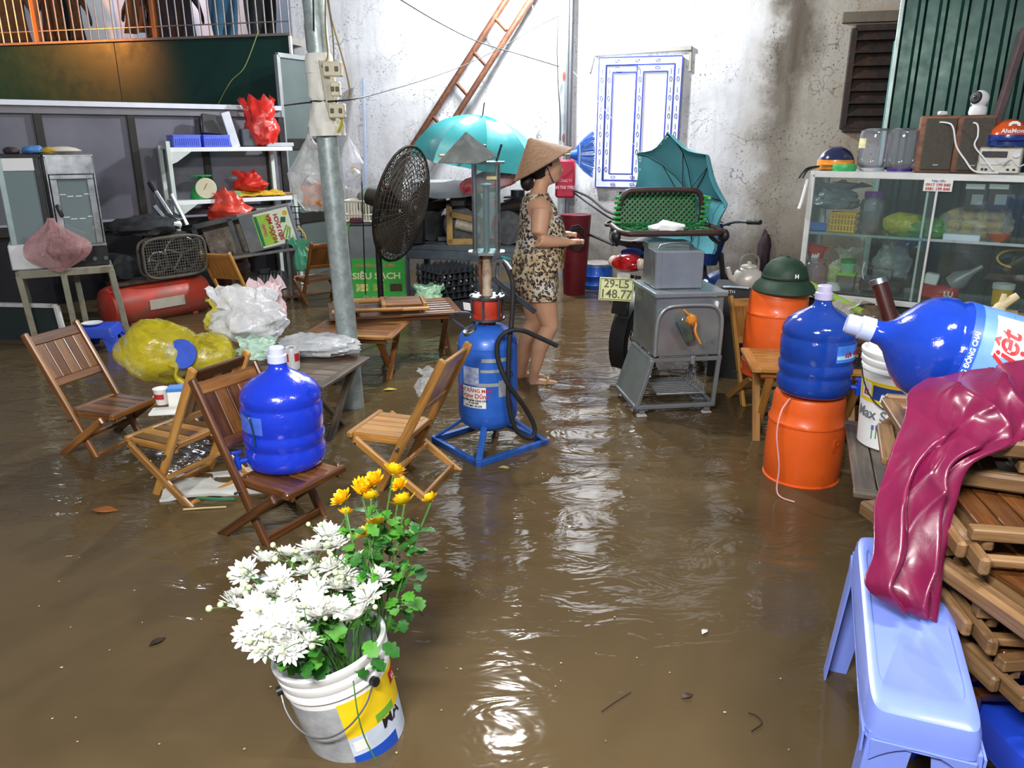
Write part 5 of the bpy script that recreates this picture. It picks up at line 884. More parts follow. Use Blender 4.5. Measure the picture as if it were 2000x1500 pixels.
jb=jug('clear blue water jug standing on the lower orange gas cylinder',(1.44,3.5,.44),0,JUGB,ta=R(68),capm=M('#c4bfe0',.45)); patch(jb,'label',M('#3f7fe0',.35,0,.25,18),.1685,R(8),R(62),.19,.268); patch(jb,'label_wave',M('#b9d6f4',.4,0,.2,20),.1692,R(9),R(60),.205,.222); text('Lộc Việt',.03,M('#8a2440',.5),jb,TR((0,0,.225),(0,0,R(40))),.1705,off=.001,shear=.3)
B().lathe([(0,.02),(.15,.02),(.16,.05),(.16,.3),(0,.3)],32).o('water_inside',M('#16348a',.2,0,.2,4),jb)
wire('thin pink cord looped over the lower orange gas cylinder',[(1.3,3.4,.44),(1.24,3.33,.4),(1.22,3.3,.3),(1.24,3.28,.15),(1.24,3.26,.02),(1.3,3.2,.005)],M('#d99a9a',.5),.004,nm='cord')
table('weathered grey table under the paint bucket',(1.62,2.84,0),R(70),.8,.5,WD,.37,6)
nb=T('paint_bucket','white paint bucket with yellow and blue label on the grey table','bucket',(1.6,3.02,.372),R(-25)); bucketmesh(.41,.13,.158).o('bucket_shell',BKM,nb,ang=35); f2=lambda z:.13+.022*z/.41+.0006
patch(nb,'yellow_label',M('#f0cf1e',.4,0,.08,9),0,R(-75),R(70),.2,.29,fn=f2); patch(nb,'blue_panel',M('#25408a',.4,0,.1,9),0,R(-42),R(60),.215,.275,fn=lambda z:f2(z)+.0006); patch(nb,'emblem_panel',PAPER,0,R(-66),R(-46),.215,.28,fn=lambda z:f2(z)+.0006); text('NIPPON\nPAINT',.042,INKW,nb,TR((0,0,.243),(0,0,R(-5))),.144,off=.0022,ext=.001,shear=.15); text('n',.055,INKR,nb,TR((0,0,.245),(0,0,R(-56))),.1445,off=.003,ext=.001); text('Max Seal',.06,M('#6a7078',.6),nb,TR((0,0,.15),(0,0,R(-30))),.1405,off=.001)
for a,z in((-30,.09),(-22,.1),(-38,.085)): patch(nb,'flower_print',M('#5a6aa8',.5),0,R(a),R(a+5),z,z+.02,fn=f2); patch(nb,'stem_print',M('#4a8a5a',.5),0,R(a+1),R(a+3),z-.04,z,fn=f2)
B().tube([(.155*math.sin(R(a)),-.155*math.cos(R(a))-.02*math.sin(PI*(a+80)/150),.34-.15*math.sin(PI*(a+80)/150)) for a in range(-80,71,15)],.003,6,3).o('bail_handle',BLACK,nb)
# lying jug
jb0=W(2030,742,2.25); jb1=W(1685,640,2.42); zA=(jb1-jb0).normalized(); vd=(jb0-Vector((0,0,CH))).normalized(); yA=(vd-zA*vd.dot(zA)).normalized(); xA=yA.cross(zA); mj=Matrix((xA,yA,zA)).transposed().to_4x4(); mj.translation=jb0
JP0=JP; CAP0=CAP; st_=lambda P:[(r,z if z<.3 else .3+(z-.3)*1.3) for r,z in P]; JP=st_(JP); CAP=st_(CAP)
jl=jug('large blue water jug lying on its side with a blue and red label',(0,0,0),0,JUGC,capm=M('#b9c4ee',.5,0,.06,12)); jl.matrix_world=mj; jl.rotation_mode='QUATERNION'; jl.location=jb0; jl.rotation_quaternion=mj.to_quaternion()
patch(jl,'label',M('#6f9df0',.4,0,.2,9),.1692,R(-95),R(95),.03,.262,n=30); patch(jl,'label_edge',M('#2f62d8',.4),.1698,R(-95),R(95),.235,.262,n=30); patch(jl,'red_flash',M('#c2262e',.4),.1702,R(-74),R(-52),.236,.26); JP=JP0; CAP=CAP0
text('NƯỚC UỐNG ĐÓNG CHAI',.02,INKW,jl,TR((0,0,.2485),(0,0,R(-12))),.1704,off=.0006); text('Lộc Việt',.085,M('#c2262e',.4),jl,TR((0,0,.16),(0,0,R(-12))),.1712,off=.002,shear=.3); text('tinh khiết',.03,INKW,jl,TR((0,0,.07),(0,0,R(10))),.1708,shear=.2); patch(jl,'cloud_print',M('#dfe9fb',.5,0,.2,14),.1699,R(10),R(60),.11,.2)
B().lathe([(0,0),(.03,0),(.032,.003),(0,.006)],24,TR((.05,-.118,.356),(R(52),0,R(18)))).o('round_seal',M('#8fb4f4',.4,0,.3,30),jl)
# folded chairs in a stack
def folded(label,loc,rz,wm,rot=None,w2=None):
    f=T('folded_chair',label,'chair',loc,rz,'folded chairs in the right-hand stack',rot); w2=w2 or wm
    for s in(-1,1): beam('rail',wm,f,(-.36,s*.16,.024),(.34,s*.16,.024),.026,.046,bv=.007); beam('seat_leg',wm,f,(-.26,s*.19,.03),(.28,s*.19,.03),.024,.044,bv=.007); beam('seat_side_rail',wm,f,(-.04,s*.125,.045),(.26,s*.125,.045),.024,.044,bv=.006)
    for k in range(5): beam('seat_slat',w2,f,(-.02,-.117+.0584*k,.073),(.23,-.117+.0584*k,.073),.054,.014,bv=.002); beam('back_slat',w2,f,(-.34,-.117+.0584*k,.024),(-.12,-.117+.0584*k,.024),.054,.012,bv=.002)
    for x in(-.04,.25): beam('seat_cross_rail',wm,f,(x,-.17,.068),(x,.17,.068),.034,.03)
    for x in(-.35,-.11): beam('back_cross_rail',wm,f,(x,-.148,.026),(x,.148,.026),.045,.022)
    beam('stretcher',wm,f,(.3,-.15,.024),(.3,.15,.024),.03,.02); return f
stk=[('bottom',(1.27,1.83,.3),-92,WC),('second from the bottom',(1.26,1.75,.385),-84,WG),('third from the bottom',(1.29,1.8,.47),-96,WG),('fourth from the bottom',(1.25,1.7,.555),-78,WG),('third from the top',(1.3,1.85,.64),-100,WG)]
for (nm,l,rz,m_) in stk: folded('folded wooden chair, %s of the stack under the raincoat'%nm,l,R(rz),m_,w2=WC)
folded('folded wooden chair lying crosswise, second from the top under the raincoat',(1.42,1.95,.725),R(-22),WG); folded('folded wooden chair lying crosswise on top under the raincoat',(1.45,1.98,.81),R(-14),WG)
BD=M('#1d3fb8',.35,0,.1,5,coat=.2)
def rr(w_,d_,z,n=40,e=11):
    P=[]
    for k in range(n): a=2*PI*k/n; c,s=math.cos(a),math.sin(a); P.append((w_/2*math.copysign(abs(c)**(2/e),c),d_/2*math.copysign(abs(s)**(2/e),s),z))
    return P
def stool(label,loc,rz,w_,d_,h,mat,splay=.035,rot=None):
    s=T('plastic_stool',label,'stool',loc,rz,None,rot); n=40; rings=[rr(w_+.012,d_+.012,h-.07),rr(w_+.006,d_+.006,h-.03),rr(w_-.006,d_-.006,h-.008),rr(w_-.03,d_-.03,h),rr(w_*.8,d_*.8,h),rr(w_*.78,d_*.78,h-.004),rr(w_*.01,d_*.01,h-.004)]
    V=sum(rings,[]); F=[(i*n+j,i*n+(j+1)%n,(i+1)*n+(j+1)%n,(i+1)*n+j) for i in range(len(rings)-1) for j in range(n)]
    B().add(V,F).o('seat',mat,s,fixn=False)
    B().add(sum([rr(w_+.014,d_+.014,h-.07),rr(w_+.018,d_+.018,h-.078),rr(w_-.004,d_-.004,h-.075)],[]),[(i*n+j,i*n+(j+1)%n,(i+1)*n+(j+1)%n,(i+1)*n+j) for i in range(2) for j in range(n)]).o('seat_lip',mat,s)
    for sx in(-1,1):
        for sy in(-1,1):
            x,y=sx*(w_/2-.005),sy*(d_/2-.005); lw_=.085; lg=B(); fx,fy=x+sx*splay,y+sy*splay
            lg.sheet(lambda u,v:(x-sx*lw_*u*(1-.35*v)+(fx-x)*v,y+(fy-y)*v,(h-.06)*(1-v)+.0),3,4,.006); lg.sheet(lambda u,v:(x+(fx-x)*v,y-sy*lw_*u*(1-.35*v)+(fy-y)*v,(h-.06)*(1-v)),3,4,.006); lg.o('leg',mat,s)
    for sy in(-1,1): B().sheet(lambda u,v:((u-.5)*(w_-.02),sy*(d_/2+.006),h-.07-.05*v*abs(2*u-1)**2),12,3,.005).o('apron',mat,s)
    for sx in(-1,1): B().sheet(lambda u,v:(sx*(w_/2+.006),(u-.5)*(d_-.02),h-.07-.05*v*abs(2*u-1)**3),12,3,.005).o('apron',mat,s)
    return s
sl0,sl1=G(1672,1040,.5),G(1700,1380,.5); dl=(sl0-sl1); ll=dl.length; az=math.atan2(dl.y,dl.x); wst=.21; cm=(sl0+sl1)/2+Vector((math.sin(az),-math.cos(az),0))*wst/2
stool('long pale blue plastic stool under the raincoat in the right foreground',(cm.x,cm.y,-.08),az-PI/2,wst,ll,.58,BLUELT)
stool('dark blue plastic stool under the stack of folded chairs',(1.33,1.55,-.08),R(5),.42,.36,.37,BD)
# raincoat
rc=[((1800,742),(2012,700),2.12),((1768,772),(2012,755),2.0),((1762,820),(2012,835),1.9),((1740,872),(1975,868),1.83),((1722,935),(1890,905),1.77),((1703,992),(1858,985),1.73),((1700,1080),(1840,1080),1.67),((1684,1137),(1830,1150),1.63),((1722,1172),(1818,1212),1.61)]
rows=[(W(a[0],a[1],Y),W(c[0],c[1],Y)) for a,c,Y in rc]; Ls=spline([r_[0] for r_ in rows],8); Rs=spline([r_[1] for r_ in rows],8)
def rdg(p): return 1-abs(2*noise.noise(p))
def coat(u,v):
    t=v*(len(Ls)-1); i=min(int(t),len(Ls)-2); k=t-i; a=Ls[i].lerp(Ls[i+1],k); c=Rs[i].lerp(Rs[i+1],k); p=a.lerp(c,u)
    w1=min(1,v*1.5); nn=noise.noise(Vector((u*2.6,v*3.4,1))); e=math.sin(PI*min(.985,max(.015,u)))**.4
    cr=rdg(Vector((u*1.8-v*1.6,v*2.6,4)))**2*.05*(1.1-w1)+rdg(Vector((u*3+v*2,v*5,9)))**3*.014*(1.15-w1)
    ph=(u*2.3+.3*nn+.25*v)%1; fo=(min(ph/.7,(1-ph)/.3))**1.1*.05*w1+rdg(Vector((u*2.2,v*3.0,2)))**2*.012*w1
    return p+Vector((.0,-1,.35))*((cr+fo)*e+.01*e)+Vector((0,0,.015*nn*e))
def coatm():
    m,nt,b=nt_new('wine_red_raincoat'); v=mapping(nt); n=noi(nt,v,7,5,.6,1.0); nt.links.new(mixc(nt,n,L3('#560a30'),L3('#861446')),b.inputs['Base Color']); b.inputs['Roughness'].default_value=.36; b.inputs['Coat Weight'].default_value=.2; b.inputs['Coat Roughness'].default_value=.15; bump(nt,b,noi(nt,v,16,4,.55,.6),.12,.01); return m
tag(B().sheet(coat,90,150,.004).o('raincoat',coatm(),ang=180),'wine-red plastic raincoat draped over the folded chairs','raincoat')
# ---------- glass cabinet ----------
CB=Pl((1.97,5.2,0),math.atan2(-.7,1.05)); cb_=T('glass_cabinet','white framed glass display cabinet full of goods','cabinet',CB.o,CB.rz); CL=1.75; CDp=.42; zT=CB.l(1600,340).z; zM=CB.l(1640,458).z; zL=CB.l(1640,566).z; AW=M('#cfd3d0',.4,.2,.08,8)
for y in(0,CDp):
    for z,h in((zT,.04),(zL-.05,.035)): B().beam((0,y,z),(CL,y,z),.035,h).o('frame_bar',AW,cb_,smooth=False)
    for x in(0,CL): B().beam((x,y,-.08),(x,y,zT),.035,.035).o('post',AW,cb_,smooth=False)
for x in(0,CL):
    for z in(zT,zL-.05): B().beam((x,0,z),(x,CDp,z),.035,.035).o('frame_bar',AW,cb_,smooth=False)
for z,nm in((zT-.012,'top_glass'),(zM,'glass_shelf'),(zL-.02,'bottom_shelf')): B().box((CL/2,CDp/2,z),(CL-.02,CDp-.02,.008),.001).o(nm,glass(nm,'#e4f0ee',.12,.03),cb_,smooth=False)
B().beam((0,0,zM),(CL,0,zM),.012,.018).o('shelf_edge',M('#9fb0ae',.3,.3),cb_,smooth=False)
xb=CB.l(1800,450).x; xa=CB.l(1818,450).x
for a,c,y in((.02,xa,-.012),(xb,CL-.02,.008)): pn=B().box(((a+c)/2,y,(zT+zL)/2-.02),(c-a,.005,zT-zL+.02),.001).o('sliding_pane',CABG,cb_,smooth=False); [B().beam((x,y-.004,zL-.03),(x,y-.004,zT-.03),.01,.014,(1,0,0)).o('pane_edge',AW,pn,smooth=False) for x in((c,) if y<0 else (a,))]
B().box((.0,CDp/2,(zT+zL)/2),(.005,CDp-.04,zT-zL),.001).o('side_pane',CABG,cb_,smooth=False); pass
B().box((CL/2,CDp/2,(zL-.1)/2),(CL-.06,CDp-.04,zL+.02),.003).o('dark_base',M('#2e302e',.6,0,.2,5),cb_,smooth=False)
ps=B().box((CB.l(1833,361).x,-.022,CB.l(1833,361).z),(.155,.002,.075),.0005).o('phone_sticker',PAPER,cb_,smooth=False); sx_,sz_=CB.l(1833,361).x,CB.l(1833,361).z; text('Nạp tiền',.02,INKB,ps,TR((sx_,-.024,sz_+.024))@STAND); text('0917 199 840',.024,INKR,ps,TR((sx_,-.024,sz_))@STAND,off=.0006); text('0981 199 840',.024,INKR,ps,TR((sx_,-.024,sz_-.024))@STAND,off=.0006)
def cl(u,v,off=.18): p=CB.l(u,v,off); return CB.w(p.x,p.y,p.z)
def onz(u,z,off=.18): p=CB.l(u,400,off); return CB.w(p.x,off,z)
SM=zM+.005; SL=zL-.015
bagthing('grey_plastic_bag','grey plastic bag with a red tie on the upper cabinet shelf','plastic bag',onz(1635,SM+.14,.2),film('#7f8a8e',.9),.17,.16,.12,51,neck=.4,amp=.35); bkx=T('yellow_basket','yellow perforated basket under the grey bag in the cabinet','basket',onz(1652,SM,.15),CB.rz)
for k in range(8): B().box((-.07+.02*k,-.05,.06),(.01,.006,.12),.001).o('basket_slat',YEL,bkx,smooth=False)
for z in(.005,.045,.085,.12): B().tube([(-.08,-.05,z),(.08,-.05,z),(.085,.06,z),(-.085,.06,z)],.006,5,closed=True).o('basket_band',YEL,bkx)
def jar(label,loc,r,h,lid,cont=None,up=True,name='jar',lidm=None):
    j=T(name,label,'jar',loc,CB.rz); B().lathe([(0,.004),(r*.9,.0),(r,.012),(r,h*.72),(r*.95,h*.8),(r*.72,h*.86),(r*.72,h*.9),(r*.7,h*.9),(r*.93,h*.79),(r*.97,h*.7),(r*.97,.015),(0,.008)],28).o('glass',JARG,j); B().lathe([(0,h*.88),(r*.78,h*.88),(r*.78,h),(r*.7,h*1.01),(0,h*1.01)],24).o('lid',lidm or M(lid,.35,0,.1,9),j)
    if cont: B().lathe([(0,.012),(r*.94,.014),(r*.94,h*cont[1]),(0,h*cont[1]+.01)],20).o('contents',M(cont[0],.7,0,.5,60,.3),j)
    return j
jar('clear jar with purple lid and dry grains in the cabinet',onz(1705,SM,.18),.075,.26,'#6a2a8a',('#6a5a3a',.5))
tag(B().blob((0,0,.05),(.2,.1,.07),.3,2.2,33,36,flat=-.8).o('green_vegetable_bag',film('#5aa84a',.8),loc=onz(1795,SM,.18),rot=(0,0,CB.rz)),'green and yellow plastic bag behind the sliding doors of the cabinet','plastic bag'); tag(B().blob((0,0,.05),(.11,.07,.07),.25,2.2,37,26,flat=-.8).o('yellow_bag',film('#c9c43a',.8),loc=onz(1768,SM+.02,.14),rot=(0,0,CB.rz)),'small yellow bag beside the green bag in the cabinet','plastic bag')
nd_=T('noodle_pack','clear pack of yellow noodle bundles on the upper cabinet shelf','food pack',onz(1912,SM,.16),CB.rz)
for i in range(4):
    for k in range(3): B().blob((-.12+.075*i,.02*k,.03+.055*k),(.042,.05,.03),.25,3,i+k*5,14).o('noodle_bundle',M('#c9a43a',.5,0,.3,30,.3),nd_)
B().blob((0,.02,.09),(.2,.09,.11),.15,2,5,28,flat=-.8).o('wrapper',film('#e8e4d4',.3,.15),nd_)
tag(B().lathe([(0,0),(.03,0),(.05,.02),(.065,.045),(.068,.05),(.062,.048),(.045,.02),(0,.008)],24).o('orange_bowl',ORANGE,loc=onz(1962,SM,.1)),'small orange bowl on the upper cabinet shelf','bowl')
for u,wd in((1906,'left'),(1952,'right')): p=cl(u,383,.06); bc=T('hanging_card','black payment card hanging inside the cabinet, the %s one of two'%wd,'card',p,CB.rz); B().box((0,0,0),(.11,.004,.16),.002).o('card',BLACK,bc,smooth=False); B().box((-.01,-.003,.055),(.1,.002,.03),.0005).o('white_header',PAPER,bc,smooth=False); B().box((.01,-.003,-.02),(.06,.002,.06),.0005).o('pale_square',M('#9aa0a6',.6),bc,smooth=False)
tag(B().box((0,0,.02),(.2,.14,.04),.004).o('paper_stack',M('#c9d4e0',.6,0,.1,9),loc=onz(1890,SM,.08),rot=(0,0,CB.rz)),'papers lying in front of the noodle pack in the cabinet','papers'); tag(B().box((0,0,.025),(.12,.08,.05),.006).o('blue_box',M('#3a6ab8',.4,0,.2,20),loc=onz(1600,SM,.12),rot=(0,0,CB.rz+.3)),'small blue box at the left end of the upper cabinet shelf','box')
rbx=T('red_carton','red carton with a white label leaning in the lower left of the cabinet','carton',onz(1588,SL,.2),0,rot=(0,R(14),CB.rz)); B().box((0,0,.14),(.1,.06,.28),.003).o('carton',RED,rbx,smooth=False); B().box((.01,-.032,.2),(.045,.002,.07),.0005).o('white_label',PAPER,rbx,smooth=False)
bagthing('orange_bag','orange-red plastic bag on the lower cabinet shelf','plastic bag',onz(1612,SL,.2),film('#d8482a',.85),.26,.07,.06,55,neck=.4,amp=.3); jar('squat clear jar with a glass stopper on the lower cabinet shelf',onz(1610,SL,.06),.075,.2,'#c9ccd0',('#b98a4a',.18),lidm=JARG)
tag(B().lathe([(.055,0),(.058,.003),(.05,.03),(.03,.05),(0,.056)],24).o('white_bowl',WHITE,loc=onz(1645,SL,.05)),'white bowl turned upside down in the cabinet','bowl'); gt=T('green_tub','stacked green-lidded tub on the lower cabinet shelf','tub',onz(1672,SL,.12),CB.rz); B().box((0,0,.05),(.11,.1,.1),.01).o('tub',JARG,gt); B().box((0,0,.105),(.12,.11,.02),.006).o('lower_lid',M('#9ad02a',.4),gt); B().lathe([(0,.115),(.042,.115),(.045,.18),(0,.18)],20).o('small_tub',M('#8fd0a8',.3),gt); B().lathe([(0,.18),(.048,.18),(.048,.205),(0,.207)],20).o('small_lid',GREEN,gt)
tag(B().box((0,0,.07),(.1,.05,.14),.003).o('green_white_carton',M('#b9d49a',.5,0,.3,26),loc=onz(1645,SL,.2),rot=(0,0,CB.rz)),'green and white carton behind the white bowl in the cabinet','carton'); bagthing('pale_bag','pale knotted plastic bag behind the green tub in the cabinet','plastic bag',onz(1665,SL,.28),film('#c9c4b4',.7),.25,.13,.06,57,neck=.25,amp=.3)
dv_=T('black_device','black desk device with a small screen in the cabinet','device',onz(1745,SL,.14),CB.rz); B().box((0,0,.05),(.26,.12,.1),.015).o('body',BLACK,dv_); B().box((.0,-.03,.125),(.12,.04,.07),.006,rot=(R(-20),0,0)).o('screen',M('#4a5258',.3),dv_); B().tube([(-.1,-.05,.06),(-.12,-.06,.14),(-.11,-.06,.2)],.005,6,3).o('cable',WHITE,dv_)
bagthing('clear_bottle_bag','clear plastic bag of bottles between the cabinet shelves','plastic bag',onz(1760,SL+.06,.24),film('#a9b4b4',.4),.34,.13,.08,58,neck=.6,amp=.25)
lt=T('red_tin','red biscuit tin lettered LU in the lower cabinet','tin',onz(1862,SL,.1),CB.rz); B().box((0,0,.045),(.22,.12,.09),.02).o('tin',RED,lt); text('LU',.045,INKW,lt,TR((.06,-.061,.045))@STAND,off=.001); B().box((-.05,0,.125),(.08,.08,.07),.008,rot=(0,R(8),0)).o('white_pack',WHITE,lt); B().lathe([(.05,0),(.058,.06),(.02,.13),(.012,.2)],18,TR((.06,0,.1),(0,R(50),0))).o('grey_funnel',M('#8a8f92',.4,.2),lt)
wire('yellow cable curled in the lower right of the cabinet',[cl(2000,488,.12),cl(1965,490,.12),cl(1948,502,.12),cl(1955,515,.12),cl(1975,522,.12)],YEL,.006)
yk=T('yellow_mug','yellow perforated cup with white lid at the right end of the cabinet','cup',onz(1992,SL,.12),CB.rz); B().lathe([(0,0),(.05,0),(.055,.1),(.05,.1),(0,.01)],22).o('cup',YEL,yk); B().lathe([(0,.1),(.06,.1),(.06,.13),(0,.14)],22).o('lid',WHITED,yk)
# things on the cabinet
TZ=zT+.022
def helmet(label,u,off,r,c1,c2,rz=0):
    h=T('motorbike_helmet',label,'helmet',onz(u,TZ,off),CB.rz+rz); B().lathe([(r*.96,.035)]+[(r*math.cos(t*PI/20),.04+r*.95*math.sin(t*PI/20)) for t in range(0,11)],32).o('shell',M(c1,.18,0,.06,7,coat=.6),h); B().lathe([(r*.9,.0),(r*1.0,.005),(r*1.015,.05),(r*1.0,.065)],32).o('lower_band',M(c2,.3,0,.1,8,coat=.3),h); B().sheet(lambda u_,v_:((u_-.5)*r*1.6,-r*.93-r*.35*v_*(1-(2*u_-1)**2),.045-.012*v_),12,4,.005).o('peak',M(c2,.4),h); return h
h1=helmet('dark blue helmet with orange band at the left end of the cabinet top',1622,.18,.115,'#23264a','#e09028'); B().tube([(-.1,-.05,.02),(-.15,-.1,.0),(-.17,-.13,-.05)],.008,6,3).o('strap',BLACK,h1)
tag(B().lathe([(0,0),(.07,0),(.075,.02),(.07,.04),(0,.042)],24).o('green_saucer',M('#3fae62',.4),loc=onz(1640,TZ,.06)),'green saucer under the edge of the dark blue helmet','dish')
for u,lab in((1693,'left'),(1747,'right')):
    j=T('clear_plastic_jar','clear upside-down plastic jar on the cabinet, the %s of the pair'%lab,'jar',onz(u,TZ,.16),CB.rz,'upside-down jars'); B().lathe([(.07,0),(.072,.02),(.09,.035),(.095,.06),(.095,.22),(.09,.245),(.06,.26),(0,.262)],32).o('jar_body',JARG,j); B().lathe([(0,0),(.074,0),(.074,.018),(0,.018)],24).o('lid',M('#4a2a8a',.4) if lab=='right' else M('#b9bcc4',.4),j)
    if lab=='left': patch(j,'sticker',M('#d8cf9a',.5,0,.3,30),.0955,R(-70),R(-25),.14,.2)
WN=wood('cabinet','#4a2a1a','#7a4a2c','#9a6440',.45,.1)
for u,lab,dz in((1808,'left',0),(1878,'right',.0)):
    s=T('loudspeaker','brown wooden loudspeaker on the cabinet, the %s of the pair'%lab,'speaker',onz(u,TZ,.17),CB.rz+R(10),'loudspeakers'); B().box((0,.02,.165),(.2,.2,.33),.006).o('cabinet',WN,s,smooth=False); B().box((.01,-.088,.165),(.165,.018,.3),.004).o('grille',M('#4f4a42',.85,0,.15,60,.4),s,smooth=False); B().box((.01,-.099,.045),(.03,.003,.008),.001).o('badge',STEEL,s,smooth=False)
cmr=T('security_camera','white round security camera standing on the right loudspeaker','camera',onz(1878,TZ+.332,.16),CB.rz+R(-12)); B().lathe([(0,0),(.045,0),(.05,.015),(.045,.045),(.03,.055),(0,.055)],24).o('base',WHITE,cmr); B().sph((0,0,.09),.05,24).o('head',WHITE,cmr); B().lathe([(0,.008),(.03,.004),(.036,-.004)],24,TR((-.012,-.044,.098),(R(80),0,R(-14)))).o('face',BLACK,cmr); B().sph((-.013,-.052,.1),(.01,.006,.01),10).o('lens',M('#2a3a5a',.1,coat=1),cmr)
tag(B().box((0,0,.012),(.05,.03,.024),.006).o('white_plug',WHITE,loc=onz(1812,TZ+.332,.1)),'small white plug on the left loudspeaker','plug'); wire('white camera cable hanging over the right loudspeaker',[cl(1815,238,.1),cl(1850,240,.06),cl(1862,250,.03),cl(1868,285,.02),cl(1885,312,.0),cl(1905,335,-.03),cl(1950,338,-.03)],WHITE,.005); wire('white cable looping down beside the stereo',[cl(1886,240,.1),cl(1908,242,.06),cl(1910,265,.04),cl(1904,285,.02),cl(1925,312,.0),cl(1940,332,-.02)],WHITE,.005)
st=T('stereo','small silver stereo unit on the cabinet','stereo',onz(1937,TZ,.14),CB.rz); B().box((0,.02,.075),(.22,.2,.15),.008).o('case',M('#b9b7ae',.4,.3,.08,8),st,smooth=False); B().box((-.03,-.083,.11),(.13,.006,.035),.002).o('display',BLACK,st,smooth=False); B().cyl((.08,-.08,.11),(.08,-.1,.11),.018,n=18).o('knob',STEEL,st); B().box((-.02,-.083,.06),(.15,.006,.018),.002).o('tray',WHITED,st,smooth=False)
for x in(-.08,-.06,.05,.08): B().box((x,-.083,.025),(.014,.006,.012),.002).o('button',DARK,st,smooth=False)
h2=helmet('orange helmet with blue rim on top of the stereo',1945,.15,.118,'#d8551c','#1f3a8a',R(6)); h2.location.z+=.155; text('AhaMove',.032,INKW,h2,TR((.0,0,.085),(0,0,R(6))),.116,off=.0008); lg=B().prism([(-.03,0),(-.028,.018),(-.012,.03),(.012,.03),(.028,.018),(.03,0),(.018,0),(.01,.012),(-.01,.012),(-.018,0)],.004).o('emblem',INKW,h2,mw=TR((.012,-.108,.112),(R(62),0,R(6))))
wire('tangle of white cable at the right end of the cabinet top',[cl(1960,320,-.02),cl(1975,312,.05),cl(1990,325,.05),cl(2005,318,.08)],WHITE,.004)
tag(B().tube([cl(1577,350,-.02),cl(1572,370,-.03),cl(1565,395,-.04),cl(1560,408,-.05)],.01,6,3).o('white_hook',WHITE),'white hook hanging at the left corner of the cabinet','hook'); wire('black strap hanging over the left cabinet corner',[cl(1600,325,.02),cl(1575,330,-.03),cl(1560,348,-.05)],BLACK,.007,nm='strap')
# things between cabinet and jugs
cr=T('wooden_crate','low dark wooden crate between the cabinet and the jugs','crate',(2.09,4.42,-.08),R(-14))
for y in(-.16,.16):
    for k in range(3): beam('crate_plank',WC,cr,(-.27,y,.1+.2*k),(.27,y,.1+.2*k),.02,.16)
for x in(-.27,.27):
    for k in range(3): beam('crate_plank',WC,cr,(x,-.16,.1+.2*k),(x,.16,.1+.2*k),.02,.16)
B().box((0,0,.6),(.58,.36,.02),.003).o('crate_top',WC,cr,smooth=False); kz=.53
bagthing('grey_white_bag','grey-white plastic bag behind the blue jug cap','plastic bag',(1.93,4.42,kz),film('#b9b6ae',.85),.16,.12,.1,61,neck=.4,amp=.35); tag(B().blob((0,0,.06),(.14,.1,.08),.35,2.5,19,26,flat=-.7).o('brown_refuse_bag',film('#6a5a44',.85),loc=(2.12,4.36,kz)),'brownish plastic bag beside the grey-white bag','plastic bag')
pt=T('water_pipe','dark red-brown bamboo smoking pipe with a metal rim','pipe',W(1748,650,4.15)); dp=(W(1716,548,4.25)-W(1748,650,4.15)); B().cyl((0,0,0),dp,.042,n=20).o('tube',M('#4a1c16',.4,0,.15,9,coat=.3),pt); d_=dp.normalized(); B().lathe([(.034,0),(.034,.03),(.04,.034),(.05,.03),(.051,.0),(.04,-.004)],24,Matrix.Translation(dp-d_*.02)@d_.to_track_quat('Z','Y').to_matrix().to_4x4()).o('metal_rim',STEEL,pt); B().cyl(dp+d_*.002,dp+d_*.004,.034,n=20).o('bore',M('#2a0f0c',.8),pt)
gs=T('wrapped_stick','bamboo stick wrapped in green cord','stick',W(1565,548,4.75)); ds=W(1705,622,4.3)-W(1565,548,4.75); B().cyl((0,0,0),ds,.018,n=10).o('bamboo',M('#9a6a34',.5,0,.2,9),gs); q=B()
for k in range(34): a=ds*(.12+.8*k/34); q.cyl(a,a+ds*.022,.026,.024,n=10)
q.o('cord_wrap',M('#7fa03a',.55),gs)
rz_=W(1945,612,3.9); bxr=T('cardboard_carton','brown cardboard carton behind the lying jug carrying the pale root','carton',(rz_.x+.12,rz_.y+.05,-.08),R(-30)); CBD=M('#8a6a44',.8,0,.12,8,.1); B().box((0,0,(rz_.z+.05)/2),(.4,.3,rz_.z+.05),.004).o('carton_body',CBD,bxr,smooth=False); B().box((0,0,rz_.z+.055),(.06,.302,.006),.001).o('tape_strip',M('#b09a6a',.4),bxr,smooth=False)
fr=T('forked_root','pale forked root standing up behind the lying jug','root',W(1945,612,3.9)); RT=M('#d8c9a0',.6,0,.15,12,.2); tipa=W(1988,577,3.88)-fr.location; tipb=W(1962,574,3.9)-fr.location; cro=W(1955,598,3.9)-fr.location
B().tube([(0,0,0),cro*.6,cro,tipa],lambda t:.04-.022*t,10,5).o('main_stem',RT,fr); B().tube([cro*.9,cro,tipb],lambda t:.024-.012*t,8,5).o('side_shoot',RT,fr)
bkb=T('black_basket','black plastic basket on the pale table behind the paint bucket','basket',(1.82,3.95,.452),R(-12))
for k in range(12): B().box((-.12+.0218*k,-.09,.04),(.01,.006,.08),.001).o('basket_slat',BLACK,bkb,smooth=False)
for z in(.004,.08): B().tube([(-.13,-.09,z),(.13,-.09,z),(.13,.09,z),(-.13,.09,z)],.006,5,closed=True).o('basket_rim',BLACK,bkb)
B().box((0,0,.003),(.26,.18,.006),.001).o('basket_floor',BLACK,bkb,smooth=False)
tag(B().box((0,0,.36),(.42,.3,.72),.006).o('dark_cupboard',M('#2a2c2e',.6,0,.2,6,.1),loc=(1.62,5.25,-.08),rot=(0,0,R(-20))),'dark low cupboard behind the yellowish chair carrying the kettle','cupboard'); text('WÜRTH',.03,INKW,bpy.data.objects['dark_cupboard'],TR((-.12,-.153,.69))@STAND)
